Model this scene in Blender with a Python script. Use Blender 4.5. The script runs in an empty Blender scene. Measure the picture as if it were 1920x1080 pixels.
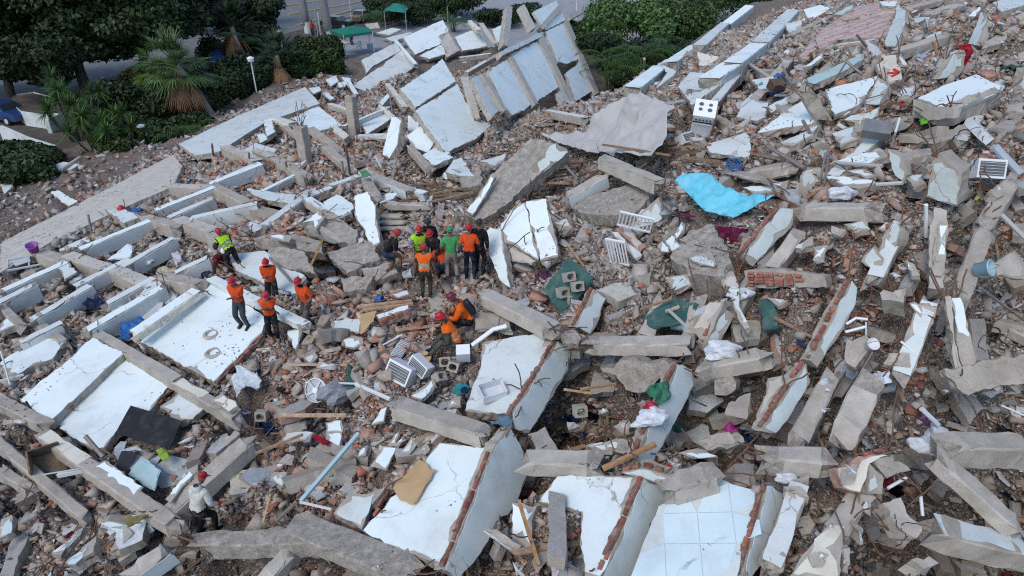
import bpy, bmesh, math, random
import numpy as np
from mathutils import Vector, Matrix, Quaternion
R = math.radians
rnd = random.Random(7)
nrs = np.random.RandomState(11)
scene = bpy.context.scene
COL = scene.collection

# ------------------------------------------------------------------ camera, sky, sun, exposure
CAM_Z, PITCH, FPX = 15.0, R(30.0), 1280.0          # metres, angle below the horizon, focal length in photo pixels
cam_d = bpy.data.cameras.new('camera')
cam_d.sensor_width = 36.0
cam_d.lens = 24.0
cam_d.clip_start, cam_d.clip_end = 0.1, 2000.0
cam = bpy.data.objects.new('camera', cam_d)
cam.location = (0, 0, CAM_Z)
cam.rotation_euler = (math.pi / 2 - PITCH, 0, 0)
COL.objects.link(cam)
scene.camera = cam

SUN_EL, SUN_AZ = R(50.0), R(215.0)
world = bpy.data.worlds.new('World')
scene.world = world
world.use_nodes = True
wn = world.node_tree.nodes
sky = wn.new('ShaderNodeTexSky')
sky.sky_type = 'NISHITA'
sky.sun_disc = False
sky.sun_elevation = SUN_EL
sky.sun_rotation = SUN_AZ
sky.air_density, sky.dust_density, sky.ozone_density = 1.0, 0.6, 1.0
world.node_tree.links.new(sky.outputs[0], wn['Background'].inputs[0])
wn['Background'].inputs[1].default_value = 0.125

sun_d = bpy.data.lights.new('sun', 'SUN')
sun_d.energy = 1.0
sun_d.angle = R(24)
sun_d.color = (1.0, 0.93, 0.84)
sun = bpy.data.objects.new('sun', sun_d)
# pointing away from the sun's place in the sky
sd = Vector((math.sin(SUN_AZ) * math.cos(SUN_EL), math.cos(SUN_AZ) * math.cos(SUN_EL), math.sin(SUN_EL)))
sun.rotation_euler = sd.to_track_quat('Z', 'Y').to_euler()
sun.location = sd * 60
COL.objects.link(sun)

scene.view_settings.view_transform = 'Standard'
scene.view_settings.look = 'None'
scene.view_settings.exposure = 0.8
scene.view_settings.gamma = 1.0
scene.cycles.max_bounces = 6
scene.cycles.diffuse_bounces = 3
scene.cycles.use_denoising = False
scene.cycles.filter_width = 1.15

# ------------------------------------------------------------------ photo pixel -> place
FW = np.array([0, math.cos(PITCH), -math.sin(PITCH)])
UP = np.array([0, math.sin(PITCH), math.cos(PITCH)])
RT = np.array([1.0, 0, 0])
EYE = np.array([0, 0, CAM_Z])

def ray(px, py):
    return FW + RT * ((px - 960.0) / FPX) - UP * ((py - 540.0) / FPX)

def proj(p):
    d = np.asarray(p, float) - EYE
    z = d @ FW
    return 960 + FPX * (d @ RT) / z, 540 - FPX * (d @ UP) / z

def at_z(px, py, z=0.0):
    d = ray(px, py)
    return EYE + d * ((z - CAM_Z) / d[2])

# the lie of the mound: heights (m above the street) at places seen in the photo
HF = """0,430,.6 100,300,.2 200,330,.4 300,262,.5 420,205,.7 560,150,.9 640,150,.7 60,380,.2 0,600,2.3 0,800,2.1 0,1080,1.3 200,1000,1.8 380,1000,2.3
600,1040,2.6 200,700,2.7 100,500,2.0 250,430,2.3 300,560,2.8 400,600,3.1 500,620,3.4 440,500,3.7 560,420,4.0 500,330,3.0 600,280,3.0 700,330,3.8
650,200,1.6 740,190,2.2 800,420,4.5 850,510,4.7 900,600,4.5 800,650,4.1 700,750,3.7 550,800,3.2 450,850,2.7 900,850,4.0 800,1000,3.5 1000,1050,3.9
1100,950,4.4 1000,700,4.7 1100,600,5.2 1200,500,5.9 1000,400,5.5 950,300,5.0 900,270,4.5 1050,250,5.4 1150,230,6.2 1300,260,7.6 1400,400,7.2
1500,300,8.2 1250,170,6.0 1110,190,3.2 1200,130,4.6 1350,60,6.6 1450,20,7.8 1600,100,9.6 1800,50,10.2 1900,0,10.4 1750,200,9.6 1900,250,9.8
1800,350,9.2 1650,400,8.2 1600,600,7.0 1700,600,7.4 1850,500,8.4 1900,650,7.2 1880,760,5.2 1800,900,4.8 1700,850,5.8 1500,750,5.8 1400,650,6.1
1350,750,5.2 1200,750,4.8 1500,950,5.2 1600,1050,5.2 1300,1050,4.7 1850,1050,4.3 880,120,1.6 800,100,1.0 960,130,2.4 1030,190,3.6 1560,20,8.8 1700,0,10"""
cp = []
for t in HF.split():
    x, y, z = map(float, t.split(','))
    p = at_z(x, y, z)
    cp.append((p[0], p[1], z))
for w in ((-40, 30, 0), (-30, 45, 0), (-22, 52, 0), (-10, 56, 0), (0, 58, 0), (8, 60, .2), (15, 62, 2.5), (-34, 20, .2), (-28, 12, .4), (30, 30, 9.8), (36, 44, 9.5),
          (24, 14, 6.5), (22, 6, 4.5), (0, 3, 3.0), (-12, 4, 1.0), (12, 3, 4.0), (-20, 8, .8), (30, 60, 9), (-45, 45, 0), (-50, 20, 0), (12, 52, 2.2), (18, 50, 6), (7, 50, .8)):
    cp.append(w)
cp = np.array(cp)
n_ = len(cp)
K = np.linalg.norm(cp[:, None, :2] - cp[None, :, :2], axis=2) - np.eye(n_) * 1.2
A_ = np.zeros((n_ + 3, n_ + 3))
A_[:n_, :n_] = K
A_[:n_, n_] = 1
A_[:n_, n_ + 1:] = cp[:, :2]
A_[n_:, :n_] = A_[:n_, n_:].T
sol = np.linalg.solve(A_, np.concatenate([cp[:, 2], np.zeros(3)]))
GX0, GX1, GY0, GY1, GS = -48.0, 48.0, 0.0, 72.0, 0.25
gx = np.arange(GX0, GX1 + 1e-6, GS)
gy = np.arange(GY0, GY1 + 1e-6, GS)
QX, QY = np.meshgrid(gx, gy)
def rbf(x, y):
    sh = x.shape
    x, y = x.ravel(), y.ravel()
    o = np.full(x.size, sol[n_]) + sol[n_ + 1] * x + sol[n_ + 2] * y
    for i in range(n_):
        o += sol[i] * np.hypot(x - cp[i, 0], y - cp[i, 1])
    return o.reshape(sh)
H0 = np.clip(rbf(QX, QY), -0.4, 11.0)

def lookup(H, x, y):
    fx = np.clip((np.asarray(x) - GX0) / GS, 0, len(gx) - 1.001)
    fy = np.clip((np.asarray(y) - GY0) / GS, 0, len(gy) - 1.001)
    ix, iy = fx.astype(int), fy.astype(int)
    tx, ty = fx - ix, fy - iy
    return (H[iy, ix] * (1 - tx) + H[iy, ix + 1] * tx) * (1 - ty) + (H[iy + 1, ix] * (1 - tx) + H[iy + 1, ix + 1] * tx) * ty

def cast(px, py, lift=0.0, H=None):
    H = H0 if H is None else H
    d = ray(px, py)
    s = np.arange(3.0, 140.0, 0.12)
    P = EYE + s[:, None] * d
    hz = np.maximum(lookup(H, P[:, 0], P[:, 1]), 0.0) + lift
    below = np.nonzero(P[:, 2] <= hz)[0]
    if len(below) == 0:
        return at_z(px, py, lift)
    i = below[0]
    if i == 0:
        return P[0]
    a, b = P[i - 1, 2] - hz[i - 1], hz[i] - P[i, 2]
    t = a / (a + b + 1e-9)
    return P[i - 1] * (1 - t) + P[i] * t

# the mound ends along the ridge of broken parapets at the back: beyond it the ground falls away to the gardens
RIDGE = np.array([cast(x, y, .1)[:2] for x, y in ((1000, 215), (1120, 186), (1182, 166), (1262, 112), (1330, 62), (1412, 8))])
RIDGE = np.vstack([RIDGE, RIDGE[-1] + (RIDGE[-1] - RIDGE[-2]) * 3])
dmin = np.full(QX.shape, 99.0); left = np.zeros(QX.shape, bool)
for (x0, y0), (x1, y1) in zip(RIDGE[:-1], RIDGE[1:]):
    ex, ey = x1 - x0, y1 - y0
    t = np.clip(((QX - x0) * ex + (QY - y0) * ey) / (ex * ex + ey * ey), 0, 1)
    d_ = np.hypot(QX - x0 - t * ex, QY - y0 - t * ey)
    lf = ex * (QY - y0) - ey * (QX - x0) > 0
    m_ = d_ < dmin
    dmin = np.where(m_, d_, dmin); left = np.where(m_, lf, left)
far_ = left & (QY > RIDGE[0, 1] - 2) & (QX > RIDGE[0, 0] - 1)
H0 = np.where(far_, np.maximum(-.4, H0 - np.clip(dmin - .7, 0, 20) * 1.5), H0)

def vnoise(x, y, seed):
    """smooth value noise on the plane"""
    rs = np.random.RandomState(seed)
    T = rs.rand(64, 64)
    xi, yi = np.floor(x).astype(int), np.floor(y).astype(int)
    fx, fy = x - xi, y - yi
    fx, fy = fx * fx * (3 - 2 * fx), fy * fy * (3 - 2 * fy)
    g = lambda a, b: T[a % 64, b % 64]
    return (g(xi, yi) * (1 - fx) + g(xi + 1, yi) * fx) * (1 - fy) + (g(xi, yi + 1) * (1 - fx) + g(xi + 1, yi + 1) * fx) * fy

# hollows between the broken floors: photo place, radius (m), depth (m)
DIPS = """1085,715,1.4,2.1 1150,770,1.0,1.1 1400,760,1.2,2.1 1360,735,.8,1.5 1870,765,1.8,2.8 1860,900,1.8,2.3 1790,1040,1.6,2.1 1720,950,1.1,1.5 1905,980,1.4,1.8 590,495,1.0,2.0 430,1005,.7,1.5
545,1055,1.2,2.2 290,1060,1.2,1.2 1010,330,1.5,1.7 1300,230,1.2,1.2 1570,560,.7,.6 1590,670,.8,1.4 1000,860,.8,1.1 900,1060,.8,1.4 470,800,.8,.9 1470,890,.9,.7 60,900,1.2,.8
1880,450,1.4,.9 1650,1050,1.2,1.0 110,575,.9,.5 190,545,.8,.5 240,475,.8,.5 330,440,.8,.5 420,410,.8,.5 300,505,.8,.5 470,350,.8,.5 540,385,.8,.5 90,520,.8,.4 30,580,.8,.4 620,400,.9,.9 660,340,.8,.6 1240,150,1.2,1.4 1410,150,1.4,1.2 1690,195,.7,1.0 620,770,.6,.7 1180,330,1.1,.8 1410,690,.9,1.0"""
H1 = H0.copy()
CAV = np.zeros_like(H0)
H1 += (vnoise(QX * .55, QY * .55, 3) - .5) * .6 + (vnoise(QX * 1.3, QY * 1.3, 4) - .5) * .42
for t in DIPS.split():
    x, y, r_, d_ = map(float, t.split(','))
    c_ = cast(x, y)
    g_ = np.hypot(QX - c_[0], QY - c_[1]) / r_
    H1 -= 1.6 * d_ * np.exp(-np.clip(g_, 0, 6) ** 4)
    CAV = np.maximum(CAV, d_ * np.exp(-np.clip(g_ / 1.7, 0, 6) ** 4))
H1 = np.where(H0 < .25, np.minimum(H1, H0 + .05), H1)

# ------------------------------------------------------------------ object helpers
def link(o, parent=None):
    COL.objects.link(o)
    if parent is not None:
        o.parent = parent
    return o

def tag(o, label, cat, group=None, kind=None):
    if label: o['label'] = label
    if cat: o['category'] = cat
    if group: o['group'] = group
    if kind: o['kind'] = kind
    return o

def empty(name, loc, label, cat, group=None, rot=None):
    o = bpy.data.objects.new(name, None)
    o.empty_display_size = .2
    o.location = Vector(loc)
    if rot is not None:
        o.rotation_euler = rot
    return tag(link(o), label, cat, group)

def mesh_obj(name, verts, faces, mat, parent=None, smooth=False, origin=None, mats=None, fmat=None):
    me = bpy.data.meshes.new(name)
    v = np.asarray(verts, dtype=np.float64).reshape(-1, 3)
    o_ = np.zeros(3)
    if origin is not None:
        o_ = np.asarray(origin, float)
        v = v - o_
    me.from_pydata(v.tolist(), [], faces)
    for m in (mats or [mat]):
        me.materials.append(m)
    if fmat is not None:
        me.polygons.foreach_set('material_index', fmat)
    if smooth:
        me.polygons.foreach_set('use_smooth', [True] * len(me.polygons))
    me.update()
    o = bpy.data.objects.new(name, me)
    o.location = o_
    return link(o, parent)

class MB:
    """gathers boxes, tubes and sheets into one mesh"""
    def __init__(s): s.v, s.f = [], []
    def add(s, V, F):
        n = len(s.v)
        s.v += [tuple(p) for p in V]
        s.f += [[i + n for i in f] for f in F]
        return s
    def box(s, c, d, M=None, taper=1.0):
        V = []
        for z in (-.5, .5):
            k = 1.0 if z < 0 else taper
            for x, y in ((-.5, -.5), (.5, -.5), (.5, .5), (-.5, .5)):
                p = Vector((x * d[0] * k, y * d[1] * k, z * d[2]))
                p = (M @ p if M is not None else p) + Vector(c)
                V.append(p)
        return s.add(V, [[3, 2, 1, 0], [4, 5, 6, 7], [0, 1, 5, 4], [1, 2, 6, 5], [2, 3, 7, 6], [3, 0, 4, 7]])
    def tube(s, pts, rad, n=8, cap=True):
        pts = [Vector(p) for p in pts]
        if not hasattr(rad, '__len__'): rad = [rad] * len(pts)
        V, F = [], []
        prev = None
        for i, p in enumerate(pts):
            t = (pts[min(i + 1, len(pts) - 1)] - pts[max(i - 1, 0)])
            t = t.normalized() if t.length > 1e-9 else Vector((0, 0, 1))
            if prev is None:
                a = t.orthogonal().normalized()
            else:
                a = prev - t * prev.dot(t)
                a = a.normalized() if a.length > 1e-6 else t.orthogonal().normalized()
            prev = a
            b = t.cross(a)
            for k in range(n):
                q = 2 * math.pi * k / n
                V.append(p + (a * math.cos(q) + b * math.sin(q)) * rad[i])
        for i in range(len(pts) - 1):
            for k in range(n):
                F.append([i * n + k, i * n + (k + 1) % n, (i + 1) * n + (k + 1) % n, (i + 1) * n + k])
        if cap:
            F.append(list(range(n))[::-1])
            F.append([(len(pts) - 1) * n + k for k in range(n)])
        return s.add(V, F)
    def lathe(s, prof, n=16, c=(0, 0, 0), M=None):
        V, F = [], []
        for r_, z in prof:
            for k in range(n):
                q = 2 * math.pi * k / n
                p = Vector((r_ * math.cos(q), r_ * math.sin(q), z))
                V.append((M @ p if M is not None else p) + Vector(c))
        for i in range(len(prof) - 1):
            for k in range(n):
                F.append([i * n + k, i * n + (k + 1) % n, (i + 1) * n + (k + 1) % n, (i + 1) * n + k])
        return s.add(V, F)
    def build(s, name, mat, parent=None, smooth=False, origin=None):
        return mesh_obj(name, s.v, s.f, mat, parent, smooth, origin)

# ------------------------------------------------------------------ materials
MATS = {}
def nodes_mat(name):
    m = bpy.data.materials.new(name)
    m.use_nodes = True
    nt = m.node_tree
    b = nt.nodes['Principled BSDF']
    b.inputs['Specular IOR Level'].default_value = .3
    MATS[name] = m
    return m, nt, b

def N(nt, t, **kw):
    n = nt.nodes.new(t)
    for k, v in kw.items():
        if k in n.inputs: n.inputs[k].default_value = v
        else: setattr(n, k, v)
    return n

def ramp(nt, src, stops):
    r_ = nt.nodes.new('ShaderNodeValToRGB')
    e = r_.color_ramp.elements
    while len(e) < len(stops): e.new(.5)
    for i, (p, c) in enumerate(stops):
        e[i].position = p
        e[i].color = (*c, 1) if len(c) == 3 else c
    nt.links.new(src, r_.inputs[0])
    return r_.outputs[0]

def mixc(nt, fac, a, b, mode='MIX'):
    m = nt.nodes.new('ShaderNodeMix')
    m.data_type = 'RGBA'
    m.blend_type = mode
    for s, v in ((0, fac), (6, a), (7, b)):
        if isinstance(v, (int, float)): m.inputs[s].default_value = v
        elif isinstance(v, tuple): m.inputs[s].default_value = (*v, 1) if len(v) == 3 else v
        else: nt.links.new(v, m.inputs[s])
    return m.outputs[2]

def surf(name, c1, c2, rough=.85, scale=3.0, bump=.25, bscale=28.0, stain=None, stain_amt=.0, stain_scale=1.1, crack=None, crack_scale=.55, crack_w=.012, spec=.25, metal=0, objcol=False, attr=None, island=0, grain=.18, patch=None, patch_cut=.66, patch_scale=1.4):
    """one stone / plaster / plastic surface: two tones, stains, chipped patches, hairline cracks and fine relief"""
    m, nt, b = nodes_mat(name)
    L = nt.links
    tc = nt.nodes.new('ShaderNodeTexCoord')
    geo = nt.nodes.new('ShaderNodeNewGeometry')
    vec = geo.outputs['Position']
    n1 = N(nt, 'ShaderNodeTexNoise', Scale=scale, Detail=6.0, Roughness=.6)
    L.new(vec, n1.inputs['Vector'])
    base = ramp(nt, n1.outputs[0], [(.3, c1), (.7, c2)])
    if attr:
        a = N(nt, 'ShaderNodeAttribute', attribute_name=attr)
        base = mixc(nt, 1.0, base, a.outputs['Color'], 'MULTIPLY')
    if objcol:
        oi = nt.nodes.new('ShaderNodeObjectInfo')
        base = mixc(nt, 1.0, base, oi.outputs['Color'], 'MULTIPLY')
    if island:
        rr = ramp(nt, geo.outputs['Random Per Island'], [(0, (1 - island,) * 3), (1, (1 + island * .6,) * 3)])
        base = mixc(nt, 1.0, base, rr, 'MULTIPLY')
    n2 = N(nt, 'ShaderNodeTexNoise', Scale=bscale, Detail=5.0, Roughness=.7)
    L.new(vec, n2.inputs['Vector'])
    if grain:
        g = ramp(nt, n2.outputs[0], [(.3, (1 - grain,) * 3), (.7, (1 + grain * .4,) * 3)])
        base = mixc(nt, 1.0, base, g, 'MULTIPLY')
    if stain_amt:
        n3 = N(nt, 'ShaderNodeTexNoise', Scale=stain_scale, Detail=7.0, Roughness=.68)
        L.new(vec, n3.inputs['Vector'])
        f = ramp(nt, n3.outputs[0], [(.5, (0, 0, 0)), (.74, (stain_amt,) * 3)])
        base = mixc(nt, f, base, stain)
    hsrc = n2.outputs[0]
    if patch is not None:
        n5 = N(nt, 'ShaderNodeTexNoise', Scale=patch_scale, Detail=8.0, Roughness=.62)
        L.new(vec, n5.inputs['Vector'])
        f = ramp(nt, n5.outputs[0], [(patch_cut, (0, 0, 0)), (patch_cut + .012, (1, 1, 1))])
        base = mixc(nt, f, base, patch)
    if crack:
        n4 = N(nt, 'ShaderNodeTexNoise', Scale=1.6, Detail=4.0)
        L.new(vec, n4.inputs['Vector'])
        w = nt.nodes.new('ShaderNodeVectorMath'); w.operation = 'MULTIPLY_ADD'
        L.new(n4.outputs['Color'], w.inputs[0]); w.inputs[1].default_value = (.9, .9, .9); L.new(vec, w.inputs[2])
        v = N(nt, 'ShaderNodeTexVoronoi', feature='DISTANCE_TO_EDGE', Scale=crack_scale)
        L.new(w.outputs[0], v.inputs['Vector'])
        f = ramp(nt, v.outputs['Distance'], [(crack_w * .3, (1, 1, 1)), (crack_w, (0, 0, 0))])
        n6 = N(nt, 'ShaderNodeTexNoise', Scale=.7, Detail=2.0)
        L.new(vec, n6.inputs['Vector'])
        f2 = ramp(nt, n6.outputs[0], [(.46, (0, 0, 0)), (.58, (.85,) * 3)])
        f = mixc(nt, 1.0, f, f2, 'MULTIPLY')
        base = mixc(nt, f, base, crack)
    L.new(base, b.inputs['Base Color'])
    b.inputs['Roughness'].default_value = rough
    b.inputs['Specular IOR Level'].default_value = spec
    b.inputs['Metallic'].default_value = metal
    if bump:
        bp = N(nt, 'ShaderNodeBump', Strength=bump, Distance=.03)
        L.new(hsrc, bp.inputs['Height'])
        L.new(bp.outputs[0], b.inputs['Normal'])
    return m

DIRT = (.30, .25, .21)
surf('white', (.68, .75, .735), (.76, .83, .815), .6, 1.6, .06, 30, (.42, .40, .37), .6, .8, crack=(.22, .2, .18), crack_scale=.3, crack_w=.005, grain=.05, spec=.35)
surf('white2', (.55, .59, .575), (.65, .69, .67), .75, 2.0, .1, 30, (.36, .32, .285), .75, 1.0, crack=(.2, .18, .16), crack_scale=.4, crack_w=.006, grain=.08)
surf('wall', (.5, .56, .55), (.6, .66, .65), .8, 2.0, .1, 30, (.32, .29, .26), .5, 1.2, crack=(.18, .17, .16), crack_scale=.35, crack_w=.006, grain=.08, patch=(.36, .32, .28), patch_cut=.72)
surf('cream', (.62, .58, .48), (.72, .68, .57), .8, 2.0, .1, 30, DIRT, .5, 1.2, crack=(.18, .15, .12), grain=.08)
surf('beige', (.46, .42, .36), (.56, .52, .46), .85, 2.0, .15, 30, (.3, .26, .22), .5, 1.2, crack=(.15, .13, .12), grain=.12)
surf('concrete', (.32, .285, .24), (.445, .40, .345), .9, 2.5, .3, 26, (.21, .175, .14), .7, 1.5, grain=.2)
surf('concrete_light', (.385, .345, .295), (.51, .465, .405), .9, 2.5, .25, 26, (.26, .22, .18), .7, 1.5, grain=.16)
surf('rough', (.25, .225, .19), (.46, .415, .36), .95, 5.0, .8, 16, (.2, .17, .15), .5, 2.0, grain=.4)
surf('tanconcrete', (.36, .31, .26), (.47, .42, .36), .9, 2.5, .3, 26, (.22, .18, .15), .5, 1.5, grain=.2)
surf('brick', (.24, .075, .05), (.36, .14, .095), .9, 8.0, .35, 30, (.42, .36, .31), .6, 5.0, grain=.25, objcol=True)
surf('core', (.15, .05, .037), (.34, .22, .17), .95, 7, .8, 30, (.4, .35, .3), .5, 4.0, grain=.35)
surf('dustbrick', (.36, .2, .15), (.46, .31, .25), .95, 5, .5, 30, (.4, .36, .32), .6, 3.0, grain=.25)
surf('debris', (.82, .82, .82), (1.0, 1.0, 1.0), .92, 9, .5, 40, attr='Col', grain=.22)
surf('chunk', (.75, .75, .75), (1.0, 1.0, 1.0), .93, 5, .6, 22, (.3, .26, .23), .35, 3, objcol=True, grain=.3)
surf('paint', (.8, .8, .8), (1.0, 1.0, 1.0), .6, 6, .05, 22, (.3, .26, .23), .3, 3, objcol=True, grain=.06)
surf('wood', (.17, .11, .07), (.32, .23, .16), .85, 6, .4, 40, grain=.3, objcol=True)
surf('ply', (.42, .27, .13), (.52, .35, .19), .7, 2.2, .1, 40, (.26, .16, .08), .4, 1.5, grain=.1)
surf('steel', (.20, .16, .14), (.33, .28, .25), .6, 8, .2, 50, grain=.2, metal=.4)
surf('rust', (.10, .055, .035), (.2, .12, .085), .85, 9, .3, 50, grain=.3)
surf('plastic', (.9, .9, .9), (1, 1, 1), .45, 3, .03, 30, (.4, .36, .32), .25, 3, objcol=True, grain=.04, spec=.4)
surf('cloth', (.7, .7, .7), (1, 1, 1), .95, 9, .5, 45, (.33, .29, .26), .3, 5, objcol=True, grain=.16, spec=.1)
surf('rubber', (.012, .012, .013), (.022, .022, .024), .6, 4, .1, 30, (.12, .11, .1), .3, 2, grain=.1)
surf('dark', (.02, .02, .022), (.04, .04, .042), .7, 4, .1, 30, grain=.1)
surf('tarp_grey', (.40, .385, .37), (.47, .455, .44), .7, 1.5, .12, 18, (.24, .22, .2), .5, 1.5, grain=.08, spec=.3)
surf('tarp_blue', (.10, .46, .60), (.17, .58, .72), .55, 1.8, .25, 14, (.34, .48, .52), .55, 2.4, grain=.1, spec=.3)
surf('green_sheet', (.02, .075, .062), (.04, .11, .09), .5, 3, .2, 30, (.22, .21, .19), .65, 2.5, grain=.1, spec=.5)
surf('asphalt', (.13, .135, .145), (.19, .195, .205), .9, 1.2, .2, 40, (.1, .09, .085), .4, .5, grain=.12)
surf('paving', (.26, .265, .27), (.34, .345, .35), .9, 1.2, .15, 30, (.16, .15, .14), .5, .5, grain=.12)
surf('yellow_paint', (.42, .27, .07), (.52, .36, .12), .8, 6, .1, 40, (.2, .18, .15), .6, 2, grain=.15)
surf('soil', (.06, .05, .042), (.14, .115, .095), .97, 1.2, .6, 14, (.05, .06, .03), .6, .35, grain=.4)
surf('mound', (.21, .165, .13), (.35, .285, .235), .97, 4.5, .9, 20, (.2, .17, .15), .5, .9, grain=.5)
def chips(m):
    nt = m.node_tree
    b = nt.nodes['Principled BSDF']
    old = b.inputs['Base Color'].links[0].from_socket
    geo = nt.nodes.new('ShaderNodeNewGeometry')
    for sc, th_ in ((13.0, .35), (28.0, .3)):
        v = N(nt, 'ShaderNodeTexVoronoi', Scale=sc)
        nt.links.new(geo.outputs['Position'], v.inputs['Vector'])
        sep = nt.nodes.new('ShaderNodeSeparateColor')
        nt.links.new(v.outputs['Color'], sep.inputs[0])
        c = ramp(nt, sep.outputs[0], [(0, (.40, .32, .25)), (.2, (.42, .24, .17)), (.36, (.33, .31, .28)), (.55, (.46, .39, .32)), (.72, (.30, .20, .15)), (.85, (.5, .49, .47)), (.95, (.62, .62, .61))])
        nt.nodes[c.node.name].color_ramp.interpolation = 'CONSTANT'
        f = ramp(nt, sep.outputs[1], [(th_, (0, 0, 0)), (th_ + .02, (1, 1, 1))])
        e = ramp(nt, v.outputs['Distance'], [(.0, (1, 1, 1)), (.55, (.25, .25, .25))])
        old = mixc(nt, f, old, mixc(nt, 1.0, c, e, 'MULTIPLY'))
    nt.links.new(old, b.inputs['Base Color'])
chips(MATS['mound'])
surf('skin', (.13, .07, .045), (.17, .095, .062), .6, 8, .05, 40, grain=.06, objcol=False)
surf('leaf', (.022, .04, .014), (.045, .075, .024), .6, 2.0, 0, 20, objcol=True, island=.55, grain=0, spec=.35)
surf('bark', (.06, .05, .042), (.13, .115, .1), .95, 6, .7, 20, grain=.3)
surf('palm_bark', (.20, .195, .19), (.29, .28, .27), .9, 5, .4, 20, grain=.2)
surf('straw', (.42, .38, .29), (.56, .52, .42), .9, 9, .5, 40, grain=.3)
surf('tile_white', (.58, .69, .71), (.66, .77, .79), .12, 1.2, .02, 30, (.4, .38, .36), .35, .9, crack=(.16, .13, .11), crack_scale=.33, crack_w=.012, grain=.03, spec=.6)
surf('tile_pink', (.5, .28, .23), (.62, .44, .38), .5, 2.0, .05, 30, (.35, .3, .27), .6, 1.3, grain=.1, objcol=True)
surf('turquoise', (.34, .48, .47), (.44, .58, .57), .7, 2.0, .06, 30, DIRT, .5, 1.0, grain=.08)
surf('water', (.10, .25, .30), (.13, .3, .36), .1, 1, .05, 5, grain=0, spec=.5)
surf('carpaint', (.9, .9, .9), (1, 1, 1), .3, 2, 0, 20, objcol=True, grain=0, spec=.6)
surf('glass', (.02, .025, .03), (.03, .035, .04), .08, 2, 0, 20, grain=0, spec=.6)
surf('mesh_grille', (.10, .10, .10), (.16, .16, .16), .6, 10, .2, 60, grain=.3)
surf('netting', (.03, .09, .08), (.07, .15, .13), .9, 12, .6, 40, grain=.4)
surf('scrap', (.8, .8, .8), (1, 1, 1), .85, 9, .2, 40, attr='Col', grain=.15)
M = MATS
# something that glows: the phone light, kept off unless used
# ------------------------------------------------------------------ broken slabs and beams
SLABS = []          # (photo outline, plane point, plane normal, outline in plan) of what lies on the mound
PLANES = {}
WALLS = []
STEEP = (-.5, .3, 1)
LAND = []           # (plan place, name of a landmark) for the labels of loose pieces

def vpts(v, s):
    """points read from a 4x enlarged piece of the photo: column, row, then x,y pairs; 'p' = plain photo pixels"""
    P = [tuple(map(float, t.split(','))) for t in s.split()]
    if v == 'p':
        return P
    ox, oy = 480 * int(v[0]), 270 * int(v[1])
    return [(ox + q[0] / 4.0, oy + q[1] / 4.0) + tuple(q[2:]) for q in P]

def hitplane(px, py, c, n):
    d = ray(px, py)
    k = d @ n
    if abs(k) < 1e-4: k = -1e-4
    return EYE + d * (((c - EYE) @ n) / k)

def face_cam(n, c):
    n = n / np.linalg.norm(n)
    return n if n @ (EYE - c) > 0 else -n

def plane_up(a, b, up):
    c = (a + b) / 2
    return c, face_cam(np.cross(b - a, np.asarray(up, float)), c)

def plane_fit(P):
    c = P.mean(0)
    n = np.linalg.svd(P - c)[2][2]
    return c, face_cam(n, c)

def lay(pts, lift, plane, up):
    if plane is not None:
        c, n = PLANES[plane]
    elif up is not None:
        a, b = [cast(q[0], q[1], q[2] if len(q) > 2 else lift) for q in pts[:2]]
        c, n = plane_up(a, b, up)
    else:
        P = np.array([cast(q[0], q[1], q[2] if len(q) > 2 else lift) for q in pts])
        c, n = plane_fit(P)
        g = c - EYE
        g /= np.linalg.norm(g)
        if abs(n @ g) < .12:                      # seen edge-on: lean it back a little
            n = face_cam(n - g * .25, c)
    return np.array([hitplane(q[0], q[1], c, n) for q in pts]), c, n

def frame2(P3, n):
    u = P3[1] - P3[0]
    u = u - n * (u @ n)
    u /= np.linalg.norm(u)
    return u, np.cross(n, u)

def ragged(P2, seg, rag, bites, rg, bite_d=.2):
    out = []
    m = len(P2)
    c = P2.mean(0)
    for i in range(m):
        a, b = P2[i], P2[(i + 1) % m]
        e = b - a
        L = np.linalg.norm(e)
        k = max(1, min(40, int(L / seg)))
        nn = np.array([-e[1], e[0]]) / max(L, 1e-6)
        drift = 0.0
        for j in range(k):
            t = j / k
            drift = drift * .6 + rg.uniform(-1, 1) * rag
            w = 1.0 if 0 < j else .4
            out.append(a + e * t + nn * (drift * w) + e / k * rg.uniform(-.25, .25) * (j > 0))
    out = np.array(out)
    for _ in range(bites):
        s = rg.randrange(len(out))
        w = rg.randint(1, 4)
        d = rg.uniform(.3, 1) * bite_d
        for q in range(-w, w + 1):
            i = (s + q) % len(out)
            v = c - out[i]
            out[i] += v / (np.linalg.norm(v) + 1e-6) * d * (1 - abs(q) / (w + 1)) * rg.uniform(.6, 1.1)
    return out

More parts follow.
